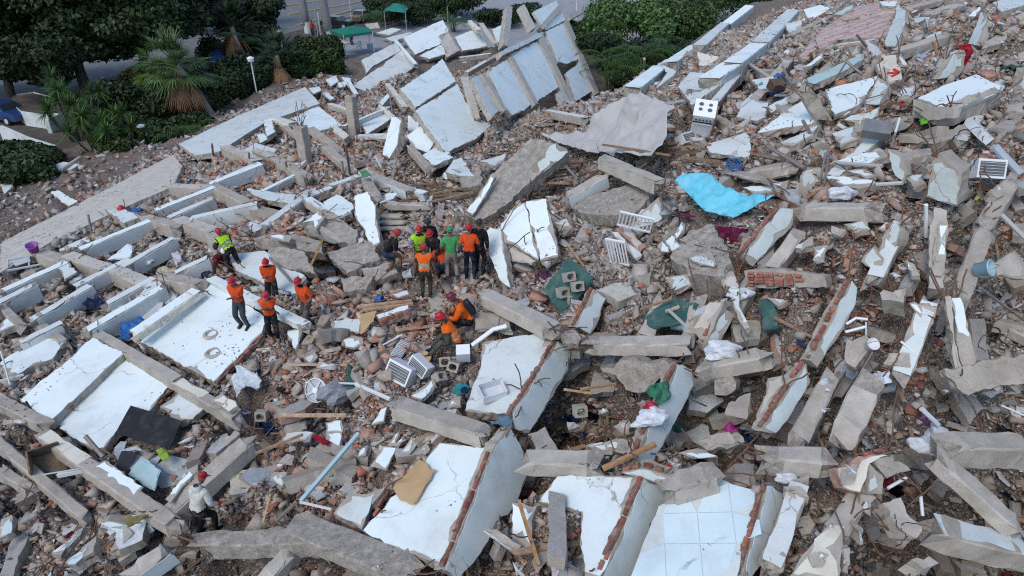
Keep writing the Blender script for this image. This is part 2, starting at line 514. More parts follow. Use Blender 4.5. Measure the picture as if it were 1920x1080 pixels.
def prism(name, P3, n, th, mat, parent=None, seg=.14, rag=.02, bites=0, rg=rnd, off=0.0, inset=0.0, bite_d=.2, rough_back=.03, origin=None):
    """a plate with broken edges: outline P3 in a plane with normal n, thickness th behind it"""
    u, v = frame2(P3, n)
    o = P3.mean(0)
    P2 = np.stack([(P3 - o) @ u, (P3 - o) @ v], 1)
    if inset:
        c = P2.mean(0)
        d = np.linalg.norm(P2 - c, axis=1, keepdims=True)
        P2 = c + (P2 - c) * np.maximum(.3, 1 - inset / np.maximum(d, .05))
    Q = ragged(P2, seg, rag, bites, rg, bite_d)
    k = len(Q)
    F3 = o + Q[:, :1] * u + Q[:, 1:] * v + n * off
    J = np.array([[rg.uniform(-1, 1) for _ in range(3)] for _ in range(k)]) * rough_back
    Bk = F3 - n * th + J
    if th > .1:
        Md = F3 - n * th * .5 + np.array([[rg.uniform(-1, 1) for _ in range(3)] for _ in range(k)]) * rough_back * .8
        V = np.concatenate([F3, Md, Bk])
        F = [list(range(k)), list(range(2 * k, 3 * k))[::-1]]
        for i in range(k):
            j = (i + 1) % k
            F.append([i, k + i, k + j, j])
            F.append([k + i, 2 * k + i, 2 * k + j, k + j])
    else:
        V = np.concatenate([F3, Bk])
        F = [list(range(k)), list(range(k, 2 * k))[::-1]]
        for i in range(k):
            j = (i + 1) % k
            F.append([i, k + i, k + j, j])
    return mesh_obj(name, V, F, mat, parent, origin=origin)

_brick = None
def brick_mesh():
    global _brick
    if _brick is None:
        b = MB().box((0, 0, 0), (1, 1, 1))
        me = bpy.data.meshes.new('brick')
        me.from_pydata([[c * (1 + rnd.uniform(-.08, .08)) for c in p] for p in b.v], [], b.f)
        me.materials.append(M['brick'])
        _brick = me
    return _brick

def brick_edge(parent, a, b, n, side, origin, skip=.1, rows=1, L=.21, d=.075, h=.07):
    """a course of bricks showing in a broken edge, from a to b; side points outwards"""
    a, b = np.asarray(a), np.asarray(b)
    e = b - a
    D = np.linalg.norm(e)
    e = e / D
    k = int(D / (L + .012))
    X, Z = Vector(e), Vector(n)
    Y = Z.cross(X).normalized()
    if rows == 1 and np.linalg.norm(side) > .5:      # mortar and crumbled core the bricks sit in
        w = np.asarray(side) * (d * .42)
        t = rnd.uniform(0, .1)
        while t < .95:                                # broken into runs with plaster left between
            t1 = min(1, t + rnd.uniform(.12, .4))
            A1, B1 = a + (b - a) * t, a + (b - a) * t1
            Pc = np.array([A1 - w, B1 - w * rnd.uniform(.3, 1), B1 + w, A1 + w * rnd.uniform(.3, 1)]) - origin + n * (h * .3)
            prism('brick_core', Pc, face_cam(np.array(n), Pc.mean(0) + origin), .1, M['core'], parent, rag=.022, bites=2, bite_d=.06, seg=.1)
            t = t1 + rnd.uniform(.01, .12)
    rot = Matrix((X, Y, Z)).transposed().to_quaternion()
    for r_ in range(rows):
        for i in range(k):
            if rnd.random() < skip: continue
            o = bpy.data.objects.new('brick', brick_mesh())
            o.rotation_mode = 'QUATERNION'
            o.rotation_quaternion = rot @ Quaternion((rnd.uniform(-1, 1), rnd.uniform(-1, 1), rnd.uniform(-1, 1)), rnd.uniform(0, .12))
            p = a + e * ((i + .5) * (L + .012)) - n * (r_ * (h + .012) + rnd.uniform(0, .02)) + np.asarray(side) * rnd.uniform(-.02, .03)
            o.location = Vector(p - origin)
            o.scale = (L * rnd.uniform(.6, 1), d * rnd.uniform(.8, 1.1), h)
            t = rnd.uniform(.6, 1.25)
            o.color = (t, t * rnd.uniform(.85, 1.25), t * rnd.uniform(.85, 1.3), 1)
            link(o, parent)

def register(pts, c, n, P3, clean=False):
    SLABS.append((np.array([q[:2] for q in pts]), c, n, P3[:, :2].copy(), P3 if not clean else None))

def S(v, s, label, name='broken_slab', cat='slab', m='white', th=.22, l=.3, body='concrete', plane=None, up=None, edges='', rag=.026, bites=4, skin=True, grp=None, bite_d=.22, seg=.12, inset=.03, land=None, defplane=None, rows=1):
    """a broken piece of floor, ceiling or wall: concrete body, a plaster skin chipped at the rim, bricks in the broken edges"""
    pts = vpts(v, s)
    P3, c, n = lay(pts, l, plane, up)
    if defplane: PLANES[defplane] = (c, n)
    rg = random.Random(int(abs(pts[0][0] * 31 + pts[0][1] * 7)) + len(s))
    org = P3.mean(0)
    o = prism(name, P3, n, th, M[body], rag=rag, bites=bites // 2, rg=rg, origin=org, bite_d=bite_d * .6, seg=seg)
    tag(o, label, cat, grp, 'thing')
    if skin:
        k = prism('plaster', P3 - org, n, .022, M[m], o, rag=rag * 1.3, bites=bites, rg=rg, off=.013, inset=inset, bite_d=bite_d, rough_back=.003, seg=seg)
    register(pts, c, n, P3, name in ('black_board', 'plywood_sheet', 'plastic_tray'))
    for e in edges.split():                       # e.g. "1" = edge from point 1 to point 2
        i = int(e)
        a, b = P3[i], P3[(i + 1) % len(P3)]
        side = np.cross(b - a, n); side /= np.linalg.norm(side)
        if side @ (P3.mean(0) - a) > 0: side = -side
        brick_edge(o, a - n * .05 + side * .05, b - n * .05 + side * .05, n, side, org, rows=rows)
    if m == 'wall' and th >= .2 and name in ('broken_slab', 'broken_wall'): WALLS.append((P3, c, n))
    if th >= .2 and name in ('broken_slab', 'broken_wall', 'fallen_wall'):
        for _ in range(rg.randint(1, 3)):
            i = rg.randrange(len(P3)); t = rg.random()
            q = P3[i] * (1 - t) + P3[(i + 1) % len(P3)] * t
            d_ = q - org; d_ /= np.linalg.norm(d_) + 1e-6
            rebar(o, q - org - n * th * .5, d_ + np.array([0, 0, .3]), rg.randint(1, 2), rg, .55, .08)
    if land: LAND.append((org[:2], land))
    return o, P3, c, n

def rebar(parent, p, d, k, rg, L=.6, spread=.12):
    for _ in range(k):
        q = np.asarray(p) + np.array([rg.uniform(-1, 1) for _ in range(3)]) * spread
        dd = np.asarray(d) + np.array([rg.uniform(-.7, .7), rg.uniform(-.7, .7), rg.uniform(-.4, .8)])
        pts = [q]
        for j in range(4):
            q = q + dd * (L * rg.uniform(.6, 1.1) / 4)
            dd = dd + np.array([rg.uniform(-.5, .5) for _ in range(3)])
            pts.append(q)
        MB().tube(pts, .016, 5).build('rebar', M['rust'], parent)

def B(v, s, w, h, label, l=.35, roll=0, m='concrete', top=None, side=None, reb=(2, 2), name='concrete_beam', cat='beam', patch=(0, 1), spatch=(0, 1), grp=None, land=None, rough=1.0, tip=None):
    """a broken reinforced concrete beam between two places; plaster left on its top or side"""
    pts = vpts(v, s)
    a, b = [cast(q[0], q[1], q[2] if len(q) > 2 else l) for q in pts[:2]]
    rg = random.Random(int(abs(pts[0][0] * 13 + pts[1][1] * 5)))
    ax = b - a
    L = np.linalg.norm(ax)
    ax = ax / L
    X = Vector(ax)
    Zr = Vector((0, 0, 1))
    Y = Zr.cross(X).normalized()
    Z = X.cross(Y).normalized()
    q = Quaternion(X, R(roll))
    Y, Z = q @ Y, q @ Z
    Y, Z = np.array(Y), np.array(Z)
    org = (a + b) / 2 - Z * h / 2
    k = max(4, int(L / .22))
    ch = .035
    sec = [(-w / 2 + ch, h / 2), (w / 2 - ch, h / 2), (w / 2, h / 2 - ch), (w / 2, -h / 2 + ch), (w / 2 - ch, -h / 2), (-w / 2 + ch, -h / 2), (-w / 2, -h / 2 + ch), (-w / 2, h / 2 - ch)]
    V, F = [], []
    for i in range(k + 1):
        t = (i / k - .5) * L
        end = i in (0, k)
        near = i in (1, k - 1)
        for y, z in sec:
            jx = rg.uniform(-.26, .2) * rough if end else rg.uniform(-.07, .07)
            jj = .05 * rough if end else (.03 * rough if near else .012)
            if not end and rg.random() < .16: y, z = y * rg.uniform(.82, .97), z * rg.uniform(.82, .97)      # spalled corner
            kk = rg.uniform(.74, 1.0) if end else 1.0
            p = ax * (t + jx) + Y * (y * kk + rg.uniform(-jj, jj)) + Z * (z * kk + rg.uniform(-jj, jj))
            V.append(p)
    for i in range(k):
        for j in range(8):
            F.append([i * 8 + j, i * 8 + (j + 1) % 8, (i + 1) * 8 + (j + 1) % 8, (i + 1) * 8 + j])
    ca, cb = len(V), len(V) + 1
    V.append(-ax * (L / 2 + rg.uniform(-.05, .12)))
    V.append(ax * (L / 2 + rg.uniform(-.05, .12)))
    for j in range(8):
        F.append([ca, (j + 1) % 8, j])
        F.append([cb, k * 8 + j, k * 8 + (j + 1) % 8])
    fm = [1 if (i < 8 and reb[0]) or (8 * (k - 1) <= i < 8 * k and reb[1]) or i >= 8 * k else 0 for i in range(len(F))]
    o = mesh_obj(name, np.array(V) + org, F, None, origin=org, mats=[M[m], M['rough']], fmat=fm)
    tag(o, label, cat, grp, 'thing')
    def skin(nv, wv, dist, wid, rng_, mm):
        t0, t1 = (rng_[0] - .5) * L, (rng_[1] - .5) * L
        P = np.array([ax * t0 - wv * wid / 2, ax * t1 - wv * wid / 2, ax * t1 + wv * wid / 2, ax * t0 + wv * wid / 2]) * 1.0 + nv * dist
        prism('plaster', P, nv, .02, M[mm], o, rag=.012, bites=4, rg=rg, off=.012, inset=.01, bite_d=.1, rough_back=.003)
    if top: skin(Z, Y, h / 2, w - .03, patch, top)
    if side:
        sv = Y if Y @ (EYE - org) > 0 else -Y
        skin(sv, Z, w / 2, h - .03, spatch, side)
    up_ = np.array([0, 0, .3])
    if reb[0]: rebar(o, -ax * L / 2, -ax, reb[0], rg)
    if reb[1]: rebar(o, ax * L / 2, ax, reb[1], rg)
    P3 = np.array([a - Y * w / 2, b - Y * w / 2, b + Y * w / 2, a + Y * w / 2])
    SLABS.append((np.array([proj(p) for p in P3]), (a + b) / 2, Z, P3[:, :2].copy(), P3))
    if land: LAND.append((org[:2], land))
    return o

def on(px, py):
    """where a thing at this photo place stands: the nearest registered slab under it, else the mound"""
    best = cast(px, py)
    for poly, c, n, _, _ in SLABS:
        if n[2] < .4: continue
        x, y = poly[:, 0], poly[:, 1]
        x2, y2 = np.roll(x, -1), np.roll(y, -1)
        cr = ((y > py) != (y2 > py)) & (px < (x2 - x) * (py - y) / (y2 - y + 1e-9) + x)
        if cr.sum() % 2:
            p = hitplane(px, py, c, n)
            if np.linalg.norm(p - EYE) < np.linalg.norm(best - EYE):
                best = p
    return best

def sheet(name, v, s, label, cat, mat, l=.3, plane=None, up=None, fold=.05, color=None, res=.12, th=.006, sag=0, grp=None, land=None, seed=1, peak=None, dev_max=.5):
    """cloth or foil lying over the rubble: outline from the photo, folds and sag in its surface"""
    pts = vpts(v, s)
    P = np.array([cast(q[0], q[1], q[2] if len(q) > 2 else l) for q in pts])
    if plane is None and up is None:
        c, n = plane_fit(P)
        g = c - EYE
        g /= np.linalg.norm(g)
        if abs(n @ g) < .3: n = face_cam(n - g * .45, c)
    elif up is not None:
        c, n = plane_up(P[0], P[1], up)
    else:
        c, n = PLANES[plane]
    P3 = np.array([hitplane(q[0], q[1], c, n) for q in pts])
    dev = np.clip((P - P3) @ n, -dev_max, dev_max) if up is None and plane is None else np.zeros(len(P3))
    u, w = frame2(P3, n)
    o = P3.mean(0)
    P2 = np.stack([(P3 - o) @ u, (P3 - o) @ w], 1)
    rg = random.Random(seed * 17 + len(s))
    Q = ragged(P2, res * 1.5, res * .18, 0, rg)
    bm = bmesh.new()
    vs = [bm.verts.new((q[0], q[1], 0)) for q in Q]
    f = bm.faces.new(vs)
    bmesh.ops.triangulate(bm, faces=[f])
    lo, hi = Q.min(0), Q.max(0)
    for ax_ in (0, 1):
        t = lo[ax_] + res
        while t < hi[ax_]:
            g = bm.verts[:] + bm.edges[:] + bm.faces[:]
            pn = Vector((1, 0, 0)) if ax_ == 0 else Vector((0, 1, 0))
            bmesh.ops.bisect_plane(bm, geom=g, plane_co=pn * t, plane_no=pn)
            t += res
    bmesh.ops.remove_doubles(bm, verts=bm.verts, dist=res * .08)
    bmesh.ops.triangulate(bm, faces=[f for f in bm.faces if len(f.verts) > 4])
    X = np.array([vv.co[:2] for vv in bm.verts])
    size = np.linalg.norm(hi - lo)
    k = 1.0 / max(.25, size * .12)
    zz = (vnoise(X[:, 0] * k * 2 + 9, X[:, 1] * k * 2 + 5, seed) - .5) * 2 * fold * 1.6 + (vnoise(X[:, 0] * k * 5 + X[:, 1] * k * 2, X[:, 1] * k * 5, seed + 1) - .5) * fold * 1.2
    if np.abs(dev).max() > .01:
        W = 1.0 / (np.linalg.norm(X[:, None] - P2[None], axis=2) ** 2 + .05)
        zz += (W * dev).sum(1) / W.sum(1)
    if peak is not None:                      # creases that run from the held-up corner
        for i in range(len(P2)):
            if i == peak: continue
            e = P2[i] - P2[peak]; L = np.linalg.norm(e); e = e / L
            t = (X - P2[peak]) @ e
            w_ = np.abs((X - P2[peak]) @ np.array([-e[1], e[0]]))
            zz += .16 * np.exp(-(w_ / (.12 + .07 * t)) ** 2) * np.clip(1 - t / L, 0, 1) * (t > 0) * (1 - np.exp(-np.clip(t, 0, 9) / .7))
        zz += .12 * np.exp(-np.linalg.norm(X - P2[peak], axis=1) / 1.2)
    if sag:
        c2 = P2.mean(0)
        rr = np.linalg.norm(X - c2, axis=1) / (size * .5)
        zz -= sag * np.clip(1 - rr ** 2, 0, 1)
    for vv, z in zip(bm.verts, zz): vv.co.z = z
    bm.normal_update()
    ex = bmesh.ops.solidify(bm, geom=bm.faces[:], thickness=th)
    me = bpy.data.meshes.new(name)
    Mx = Matrix((Vector(u), Vector(w), Vector(n))).transposed().to_4x4()
    bm.transform(Mx)
    bm.to_mesh(me); bm.free()
    me.materials.append(mat)
    me.polygons.foreach_set('use_smooth', [True] * len(me.polygons))
    ob = bpy.data.objects.new(name, me)
    ob.location = Vector(o)
    if color: ob.color = (*color, 1)
    link(ob)
    tag(ob, label, cat, grp)
    register(pts, c, n, P3, True)
    if land: LAND.append((o[:2], land))
    return ob

def frame_at(px, py, head=0.0, tiltx=0.0, tilty=0.0, lift=0.0):
    p = on(px, py)
    return Vector((p[0], p[1], p[2] + lift)), (R(tiltx), R(tilty), R(head))
# ------------------------------------------------------------------ the ground, streets and the mound itself
def longer(s, k):
    a, b = [np.array(list(map(float, t.split(','))))[:2] for t in s.split()]
    c = (a + b) / 2
    return ' '.join('%.1f,%.1f' % tuple(c + (q - c) * k) for q in (a, b))
def sheet_struct(name, P, z, mat):
    o = mesh_obj(name, [(x, y, z) for x, y in P], [list(range(len(P)))], mat)
    o['kind'] = 'structure'
    return o
sheet_struct('ground', [(-900, -300), (900, -300), (900, 1500), (-900, 1500)], 0, M['soil'])
sheet_struct('road', [(-62, 40), (-50, 36), (-14.5, 122), (15, 200), (-8, 210), (-32, 150)], .006, M['asphalt'])
sheet_struct('pavement', [(-26, 66), (-13, 58), (-2, 66), (10, 84), (24, 80), (40, 110), (24, 140), (-6, 118), (-18, 92)], .012, M['paving'])
def kerb(name, pts, label):
    mb = MB()
    for (x0, y0), (x1, y1) in zip(pts[:-1], pts[1:]):
        d = Vector((x1 - x0, y1 - y0, 0)); L = d.length
        Mx = d.to_track_quat('X', 'Z').to_matrix()
        mb.box(((x0 + x1) / 2, (y0 + y1) / 2, .07), (L, .35, .14), Mx)
    o = mb.build(name, M['yellow_paint'])
    o['kind'] = 'structure'
kerb('kerb_near', [tuple(at_z(542, 28)[:2]), tuple(at_z(640, 11)[:2]), tuple(at_z(700, -1)[:2])], '')
kerb('kerb_far', [tuple(at_z(505, 16)[:2]), tuple(at_z(560, 8)[:2]), tuple(at_z(605, 1)[:2])], '')
kerb('kerb_street', [tuple(at_z(660, 20)[:2]), tuple(at_z(560, 48)[:2])], '')
pool = [at_z(x, y)[:2] for x, y in ((1095, 24), (1105, 18), (1130, 19), (1142, 26), (1128, 30), (1108, 29))]
sheet_struct('pool_water', pool, .03, M['water'])
pool2 = [at_z(x, y)[:2] for x, y in ((668, 108), (690, 102), (692, 108), (678, 116))]
sheet_struct('shallow_pool_water', pool2, .03, M['water'])

# ------------------------------------------------------------------ left-hand side: outer wall and the grid of floor beams
S('p', '0,455,.1 200,355,.1 325,290,.2 342,312,.5 325,350,.5 265,375,.45 200,405,.4 95,455,.35 0,512,.3', 'long pale outer wall lying flat along the edge of the mound', 'fallen_wall', 'wall', 'beige', .3, edges='', bites=6, land='long pale fallen wall')
S('p', '335,270,.3 440,220,.3 572,163,.3 600,194,.4 500,228,.4 410,285,.4 365,292,.4', 'long white wall slab below the trimmed hedge', 'fallen_wall', 'wall', 'white2', .3, bites=6, land='white slab below the hedge')
S('10', '270,890 460,790 650,940 400,1000', 'square white slab under the bundle of bent rebar', bites=2)
S('p', '445,287 480,268 520,280 505,300', 'small white slab behind the brown stub column', 'broken_slab', 'slab', 'white2')
# beams of the left grid
for i, a in enumerate((
    ('01', '640,770 1080,590', .36, .5, 'white topped floor beam beside the leaning steel pole', 'white'),
    ('01', '1200,480 1570,335', .36, .5, 'white topped floor beam above the blue bag', 'white'),
    ('01', '1600,285 1930,160', .36, .5, 'white topped floor beam left of the stub column', 'white'),
    ('01', '1470,545 1890,450', .42, .5, 'white topped floor beam above the man in the yellow vest', 'white2'),
    ('01', '950,900 1275,715', .3, .45, 'narrow plastered beam below the white cloth heap', 'white2'),
    ('01', '60,1080 460,900', .36, .5, 'white topped floor beam under the small window frame', 'white'),
    ('01', '1320,960 1540,855', .32, .45, 'grey plastered beam left of the man in the yellow vest', 'white2'),
    ('02', '690,290 1180,10', .36, .5, 'long white topped beam above the blue patterned cloth', 'white'),
    ('02', '270,215 640,0', .34, .5, 'long white topped beam between two brick filled bays', 'white2'),
    ('02', '0,100 240,-20', .34, .5, 'white topped beam cut off by the picture edge', 'white2'),
    ('p', '148,532 236,488', .34, .5, 'dusty white beam between the purple bucket and the terrace', 'white2'),
    ('p', '205,566 282,524', .32, .5, 'dusty white beam above the dark navy cloth', 'white2'),
    ('p', '322,405 392,374', .34, .5, 'dusty white beam below the cream corner beam', 'white2'),
    ('p', '425,330 482,306', .32, .5, 'dusty white beam beside the short steel post', 'white2'),
    ('p', '40,640 110,606', .32, .5, 'dusty white beam above the floor with crumbs', 'white2'))):
    B(a[0], longer(a[1], 1.2), a[2], .62, a[4], top=a[5], side='white2', reb=(2, 2), l=.6)
for i, a in enumerate((
    ('01', '1085,540 1320,600', .5, .5, 'tan cross beam with frayed rebar right of the red helmet'),
    ('01', '1350,560 1600,640', .55, .5, 'tan cross beam over the dark hollow above the yellow vest'),
    ('01', '1560,640 1660,770', .4, .4, 'short plastered beam dropping towards the yellow vest'),
    ('01', '520,830 780,920', .55, .55, 'short thick cross beam below the dusty white patch'),
    ('01', '300,800 490,870', .5, .5, 'short cross beam right of the purple bucket'),
    ('01', '840,920 1130,1050', .55, .5, 'short tan cross beam above the dark blue cloth'),
    ('01', '1195,975 1500,1040', .5, .45, 'pale cross beam above the cream parapet'),
    ('01', '1300,310 1550,320', .55, .5, 'cream cross beam forming a corner with a white beam'),
    ('01', '1610,310 1850,430', .5, .45, 'white cross beam above the dark wire tangle'),
    ('01', '1700,20 1920,115', .6, .45, 'white cross beam beside the thin steel post'),
    ('11', '80,60 360,220', .5, .5, 'beige beam running down to the foot of the stub column'),
    ('11', '0,40 110,90', .4, .45, 'short beige beam at the start of the column row'))):
    B(a[0], longer(a[1], 1.15), a[2], .6, a[4], m='tanconcrete', top='beige' if i % 2 else None, reb=(3, 3), l=.58)
S('01', '800,870 960,745 1000,765 980,850 900,860', 'crumpled white sheet of plaster between two narrow beams', 'plaster_sheet', 'plaster', 'white', .05, .3, body='white2')
S('01', '430,920 510,880 580,960 490,1015', 'loose square pale panel leaning on a floor beam', 'fallen_board', 'board', 'white2', .06, .55)
S('01', '515,1015 605,970 630,1010 545,1050', 'small pale panel at the foot of a larger one', 'fallen_board', 'board', 'white2', .08, .4)
S('01', '440,790 660,690 680,730 470,830', 'white dusty slab beside the leaning steel pole', m='white', l=.12, bites=5)
S('01', '800,500 900,475 1060,545 930,595', 'white cross beam end with the red helmet on it', 'broken_slab', 'slab', 'white2', .35, .5)
S('01', '1850,335 2220,380 2200,450 1930,410', 'pale slab behind the beam above the dark wires', m='white2', l=.35)
S('01', '1860,590 1920,570 2010,600 1900,690', 'small pale slab beside the tangled rebar', m='white2', l=.35)
# terrace with the men in orange
S('p', '262,642,.15 385,528,.3 415,528,.3 500,600,.3 492,624,.25 400,718,.15', 'large white floor slab that the man with crossed arms stands on', m='white', th=.25, edges='4', bites=4, land='white floor slab under the men in orange')
B('02', '1000,335 1480,5', 0.44, 0.27, 'cream parapet along the edge of the large white floor', m='cream', top='white', reb=(0, 0), l=.75, land='cream parapet')
B('p', '397,520 575,607', 0.30, 0.27, 'narrow white parapet behind the men in orange', m='white2', top='white', reb=(0, 1), l=.5)
S('02', '150,840,.4 700,370,.45 930,490,.4 370,1000,.35', 'long white raised half of the tilted floor', m='white', th=.3, bites=2, land='long white tilted floor')
S('02', '375,1005,.1 940,505,.15 1300,700,.15 1200,820,.15 1130,915,.12 865,1085,.1 780,1200,.1 690,1210,.1 500,1095,.1', 'lower white half of the tilted floor with the black panel on it', m='white', th=.25, edges='2 3', bites=4)
B('02', '650,290 1330,680', 0.32, 0.38, 'long concrete beam crossing between the two white floors', top='concrete_light', reb=(1, 0), l=.45)
B('02', '1330,690 1800,970', 0.33, 0.38, 'concrete beam with two cream plaster blocks', top='cream', patch=(.02, .45), reb=(0, 2), l=.45)
S('02', '1580,835 1665,790 1785,885 1720,930', 'cream plaster block on the end of the crossing beam', m='cream', th=.15, l=.62, bites=1)
S('02', '1200,890 1390,755 1560,870 1450,990 1340,1010', 'dusty white floor piece covered with crumbs beside the black panel', m='white2', th=.2, l=.15, bites=4)
S('02', '0,560 340,330 480,410 400,530 240,600 130,650 0,645', 'white floor slab with a trail of brick crumbs', m='white', th=.25, l=.35, bites=4)
S('02', '0,270 70,200 150,270 0,330', 'small white slab on the picture edge above the floor with crumbs', m='white', th=.2, l=.3)
B('02', '0,115 165,280', 0.30, 0.34, 'short cross beam beside the small white slab', l=.4)
B('02', '290,255 490,410', 0.30, 0.34, 'concrete cross beam above the floor with crumbs', l=.4)
B('02', '-40,810 350,1010', 0.35, 0.38, 'concrete beam left of the tilted floor', l=.45, reb=(0, 0))
S('02', '0,985 180,980 190,1010 0,1025', 'thin pale plank on the picture edge', 'fallen_board', 'board', 'white2', .06, .4)
B('03', '330,10 1330,690', 0.37, 0.42, 'long concrete beam with cream and white plaster patches', top='cream', patch=(.0, .34), reb=(1, 3), l=.5, m='tanconcrete', land='long plastered beam by the hooded man')
S('03', '710,255 780,215 1070,410 1010,480', 'white plaster block on the long plastered beam', m='white', th=.06, l=.58, bites=1)
B('03', '-20,60 660,640', 0.26, 0.34, 'thin concrete beam parallel to the long plastered beam', reb=(0, 2), l=.4, m='concrete')
B('03', '0,270 200,400', 0.26, 0.30, 'short concrete beam at the lower picture edge corner', reb=(0, 1), l=.35)
B('03', '1270,570 1870,30', 0.48, 0.46, 'rough concrete beam behind the man in the pale hood', m='tanconcrete', side='concrete_light', reb=(3, 2), l=.5)
S('03', '1230,510 1440,270 1480,290 1280,530', 'narrow white panel lying on the rough beam', 'fallen_board', 'board', 'white', .05, .62)
S('03', '1630,70 1770,-30 1800,10 1700,95', 'cream plaster patch at the top of the rough beam', m='cream', th=.04, l=.6)
S('03', '960,320 1060,190 1210,290 1160,440', 'pale blue moulded plastic tray lying on the floor', 'plastic_tray', 'tray', 'turquoise', .05, .3, body='turquoise', bites=0, land='pale blue tray')
S('03', '735,685 800,665 1180,690 1175,775 820,740', 'broken white wall strip with moss coloured cloth on it', m='white', up=(0, .25, 1), th=.3, l=.5, bites=6)
B('03', '960,1060 1260,850', 0.44, 0.46, 'pale plastered beam in the lower corner below the hooded man', m='concrete_light', side='wall', reb=(0, 2), l=.45)
S('03', '480,990 720,780 700,900 560,1000', 'pale tilted slab below the broken white strip', m='wall', th=.3, l=.45)
S('03', '385,910 520,790 640,700 620,760 450,935', 'slab with torn white plaster in the lower corner', m='white2', th=.2, l=.35, bites=5)
S('03', '0,640 90,620 90,760 0,800', 'pale slab cut off by the picture edge at the bottom', m='wall', th=.2, l=.35)
B('03', '1550,800 2440,770', 0.44, 0.46, 'rough stony beam below the hooded man', m='rough', reb=(1, 3), l=.4, rough=2)
B('13', '60,1100 270,850', 0.35, 0.38, 'grey beam dropping into the dark hollow', m='concrete_light', reb=(0, 0), l=.3)

# ------------------------------------------------------------------ leaning slabs at the back
P_, c_, n_p = lay(vpts('p', '850,300 930,236'), .2, None, (-.4, .88, .25))
PLANES['mid'] = (c_, n_p)
S('10', '1080,670 1290,530 1400,440 1500,610 1200,810', 'clean white upper panel of the leaning slab with one dark hole', plane='mid', th=.25, bites=0, land='leaning white slab')
S('10', '1190,830 1510,630 1570,760 1690,900 1770,940 1640,1050 1500,1110 1420,1150', 'big white leaning slab with hairline cracks', plane='mid', th=.25, bites=4, m='white')
B('10', '1560,560,2.6 1655,880,.9', 0.44, 0.34, 'square beige column lying on the leaning white slab', m='beige', reb=(3, 0), name='fallen_column', cat='column')
P_, c_, n_p = lay(vpts('p', '660,165 757,140'), .1, None, (-.25, .8, .42))
PLANES['back'] = (c_, n_p)
S('10', '720,650 1090,380 1190,500 1110,560 880,700', 'greyish white slab sloping down to the paving', plane='back', th=.25, m='white2', bites=2, land='greyish back slab')
S('10', '790,450 1050,320 1090,380 870,500 830,550', 'narrow white slab beside the paving', plane='back', th=.25, m='white2')
S('10', '1100,280 1400,150 1450,230 1380,335 1190,410', 'white slab with a wandering crack at the back', plane='back', th=.25, m='white')
S('10', '1225,420 1390,335 1440,400 1300,445', 'lower white slab below the wandering crack', plane='back', th=.25, m='white')
S('10', '1362,268 1440,235 1525,380 1430,432', 'beige wall panel propped on the back slabs', plane='back', th=.35, m='beige')
S('10', '1490,280 1680,200 1740,350 1550,382', 'white slab with dark scribbled cables', plane='back', th=.25, m='white')
S('10', '1770,220 1885,165 1870,330 1800,315', 'small white slab beside the upright stub', plane='back', th=.25, m='white')
B('10', '1045,300,1.9 1200,480,1.2', 0.35, 0.30, 'narrow white beam across the back slabs', m='white2', top='white', reb=(0, 1))
B('10', '1600,150,2.6 1670,220,2.2', 0.48, 0.38, 'short cream stub standing above the back slabs', m='cream', reb=(0, 0))
B('10', '1690,170,2.4 1800,330,1.7', 0.44, 0.34, 'beige beam propped steeply on the back slabs', m='beige', reb=(0, 1))
B('10', '1530,430,1.6 1760,400,1.6', 0.44, 0.34, 'beige beam with broken brick on top', m='tanconcrete', top='white2', reb=(1, 1))
B('10', '1580,540,1.6 1890,360,2.0', 0.40, 0.38, 'grey beam with white end below the upright stub', m='concrete', top='white2', patch=(0, .45), reb=(1, 2))
B('10', '985,625,1.0 1120,800,.9', 0.40, 0.38, 'beige beam end left of the leaning slab', m='beige', top='cream', reb=(0, 3))
# the tall leaning floor with ribs
P_, c_, n_p = lay(vpts('p', '985,212 1117,176'), .3, None, (-.36, .8, .42))
PLANES['tower'] = (c_, n_p)
ct, nt_ = PLANES['tower']
PLANES['tower2'] = (ct + nt_ * .18, nt_)
S('p', '958,104 1013,74 1047,163 1008,190 1000,192', 'middle white panel of the tall leaning floor', plane='tower', th=.25, bites=2, land='tall leaning floor')
S('p', '1022,60 1060,42 1092,108 1062,120 1047,116', 'upper white panel of the tall leaning floor with a round stain', plane='tower', th=.25, bites=3)
S('p', '1062,136 1095,111 1118,166 1080,190', 'lower white panel of the tall leaning floor with a dark hole', plane='tower', th=.25, bites=2)
S('p', '914,133 957,108 1000,192 985,206 960,216 946,200', 'outer white panel of the tall leaning floor', plane='tower', th=.25, bites=3)
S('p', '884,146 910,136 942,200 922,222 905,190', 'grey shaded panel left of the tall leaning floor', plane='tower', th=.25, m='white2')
S('p', '1000,22 1043,1 1061,38 1022,57 1012,40', 'top white panel of the tall leaning floor', plane='tower', th=.25)
def rib(s, w, label, m='beige'):
    p0, p1 = vpts('p', s)
    ax = np.array([p1[0] - p0[0], p1[1] - p0[1]]); ax /= np.linalg.norm(ax)
    nn = np.array([-ax[1], ax[0]]) * w / 2
    q = [(p0[0] + nn[0], p0[1] + nn[1]), (p1[0] + nn[0], p1[1] + nn[1]), (p1[0] - nn[0], p1[1] - nn[1]), (p0[0] - nn[0], p0[1] - nn[1])]
    S('p', ' '.join('%.1f,%.1f' % t for t in q), label, 'floor_rib', 'beam', m, .45, plane='tower2', bites=1)
rib('1014,72 1076,196', 9, 'long beige rib in the middle of the tall leaning floor')
rib('1062,40 1120,176', 9, 'long beige rib on the outer edge of the tall leaning floor')
rib('958,106 1006,196', 8, 'beige rib between the outer and middle white panels')
rib('905,137 948,208', 7, 'beige rib beside the grey shaded panel')
rib('940,101 1016,64', 8, 'white cap beam across the head of the ribs', 'white2')
rib('1015,53 1054,10', 9, 'beige beam rising from the cap of the leaning floor')
rib('1068,33 1128,-2', 9, 'beige beam pointing at the sky behind the leaning floor')
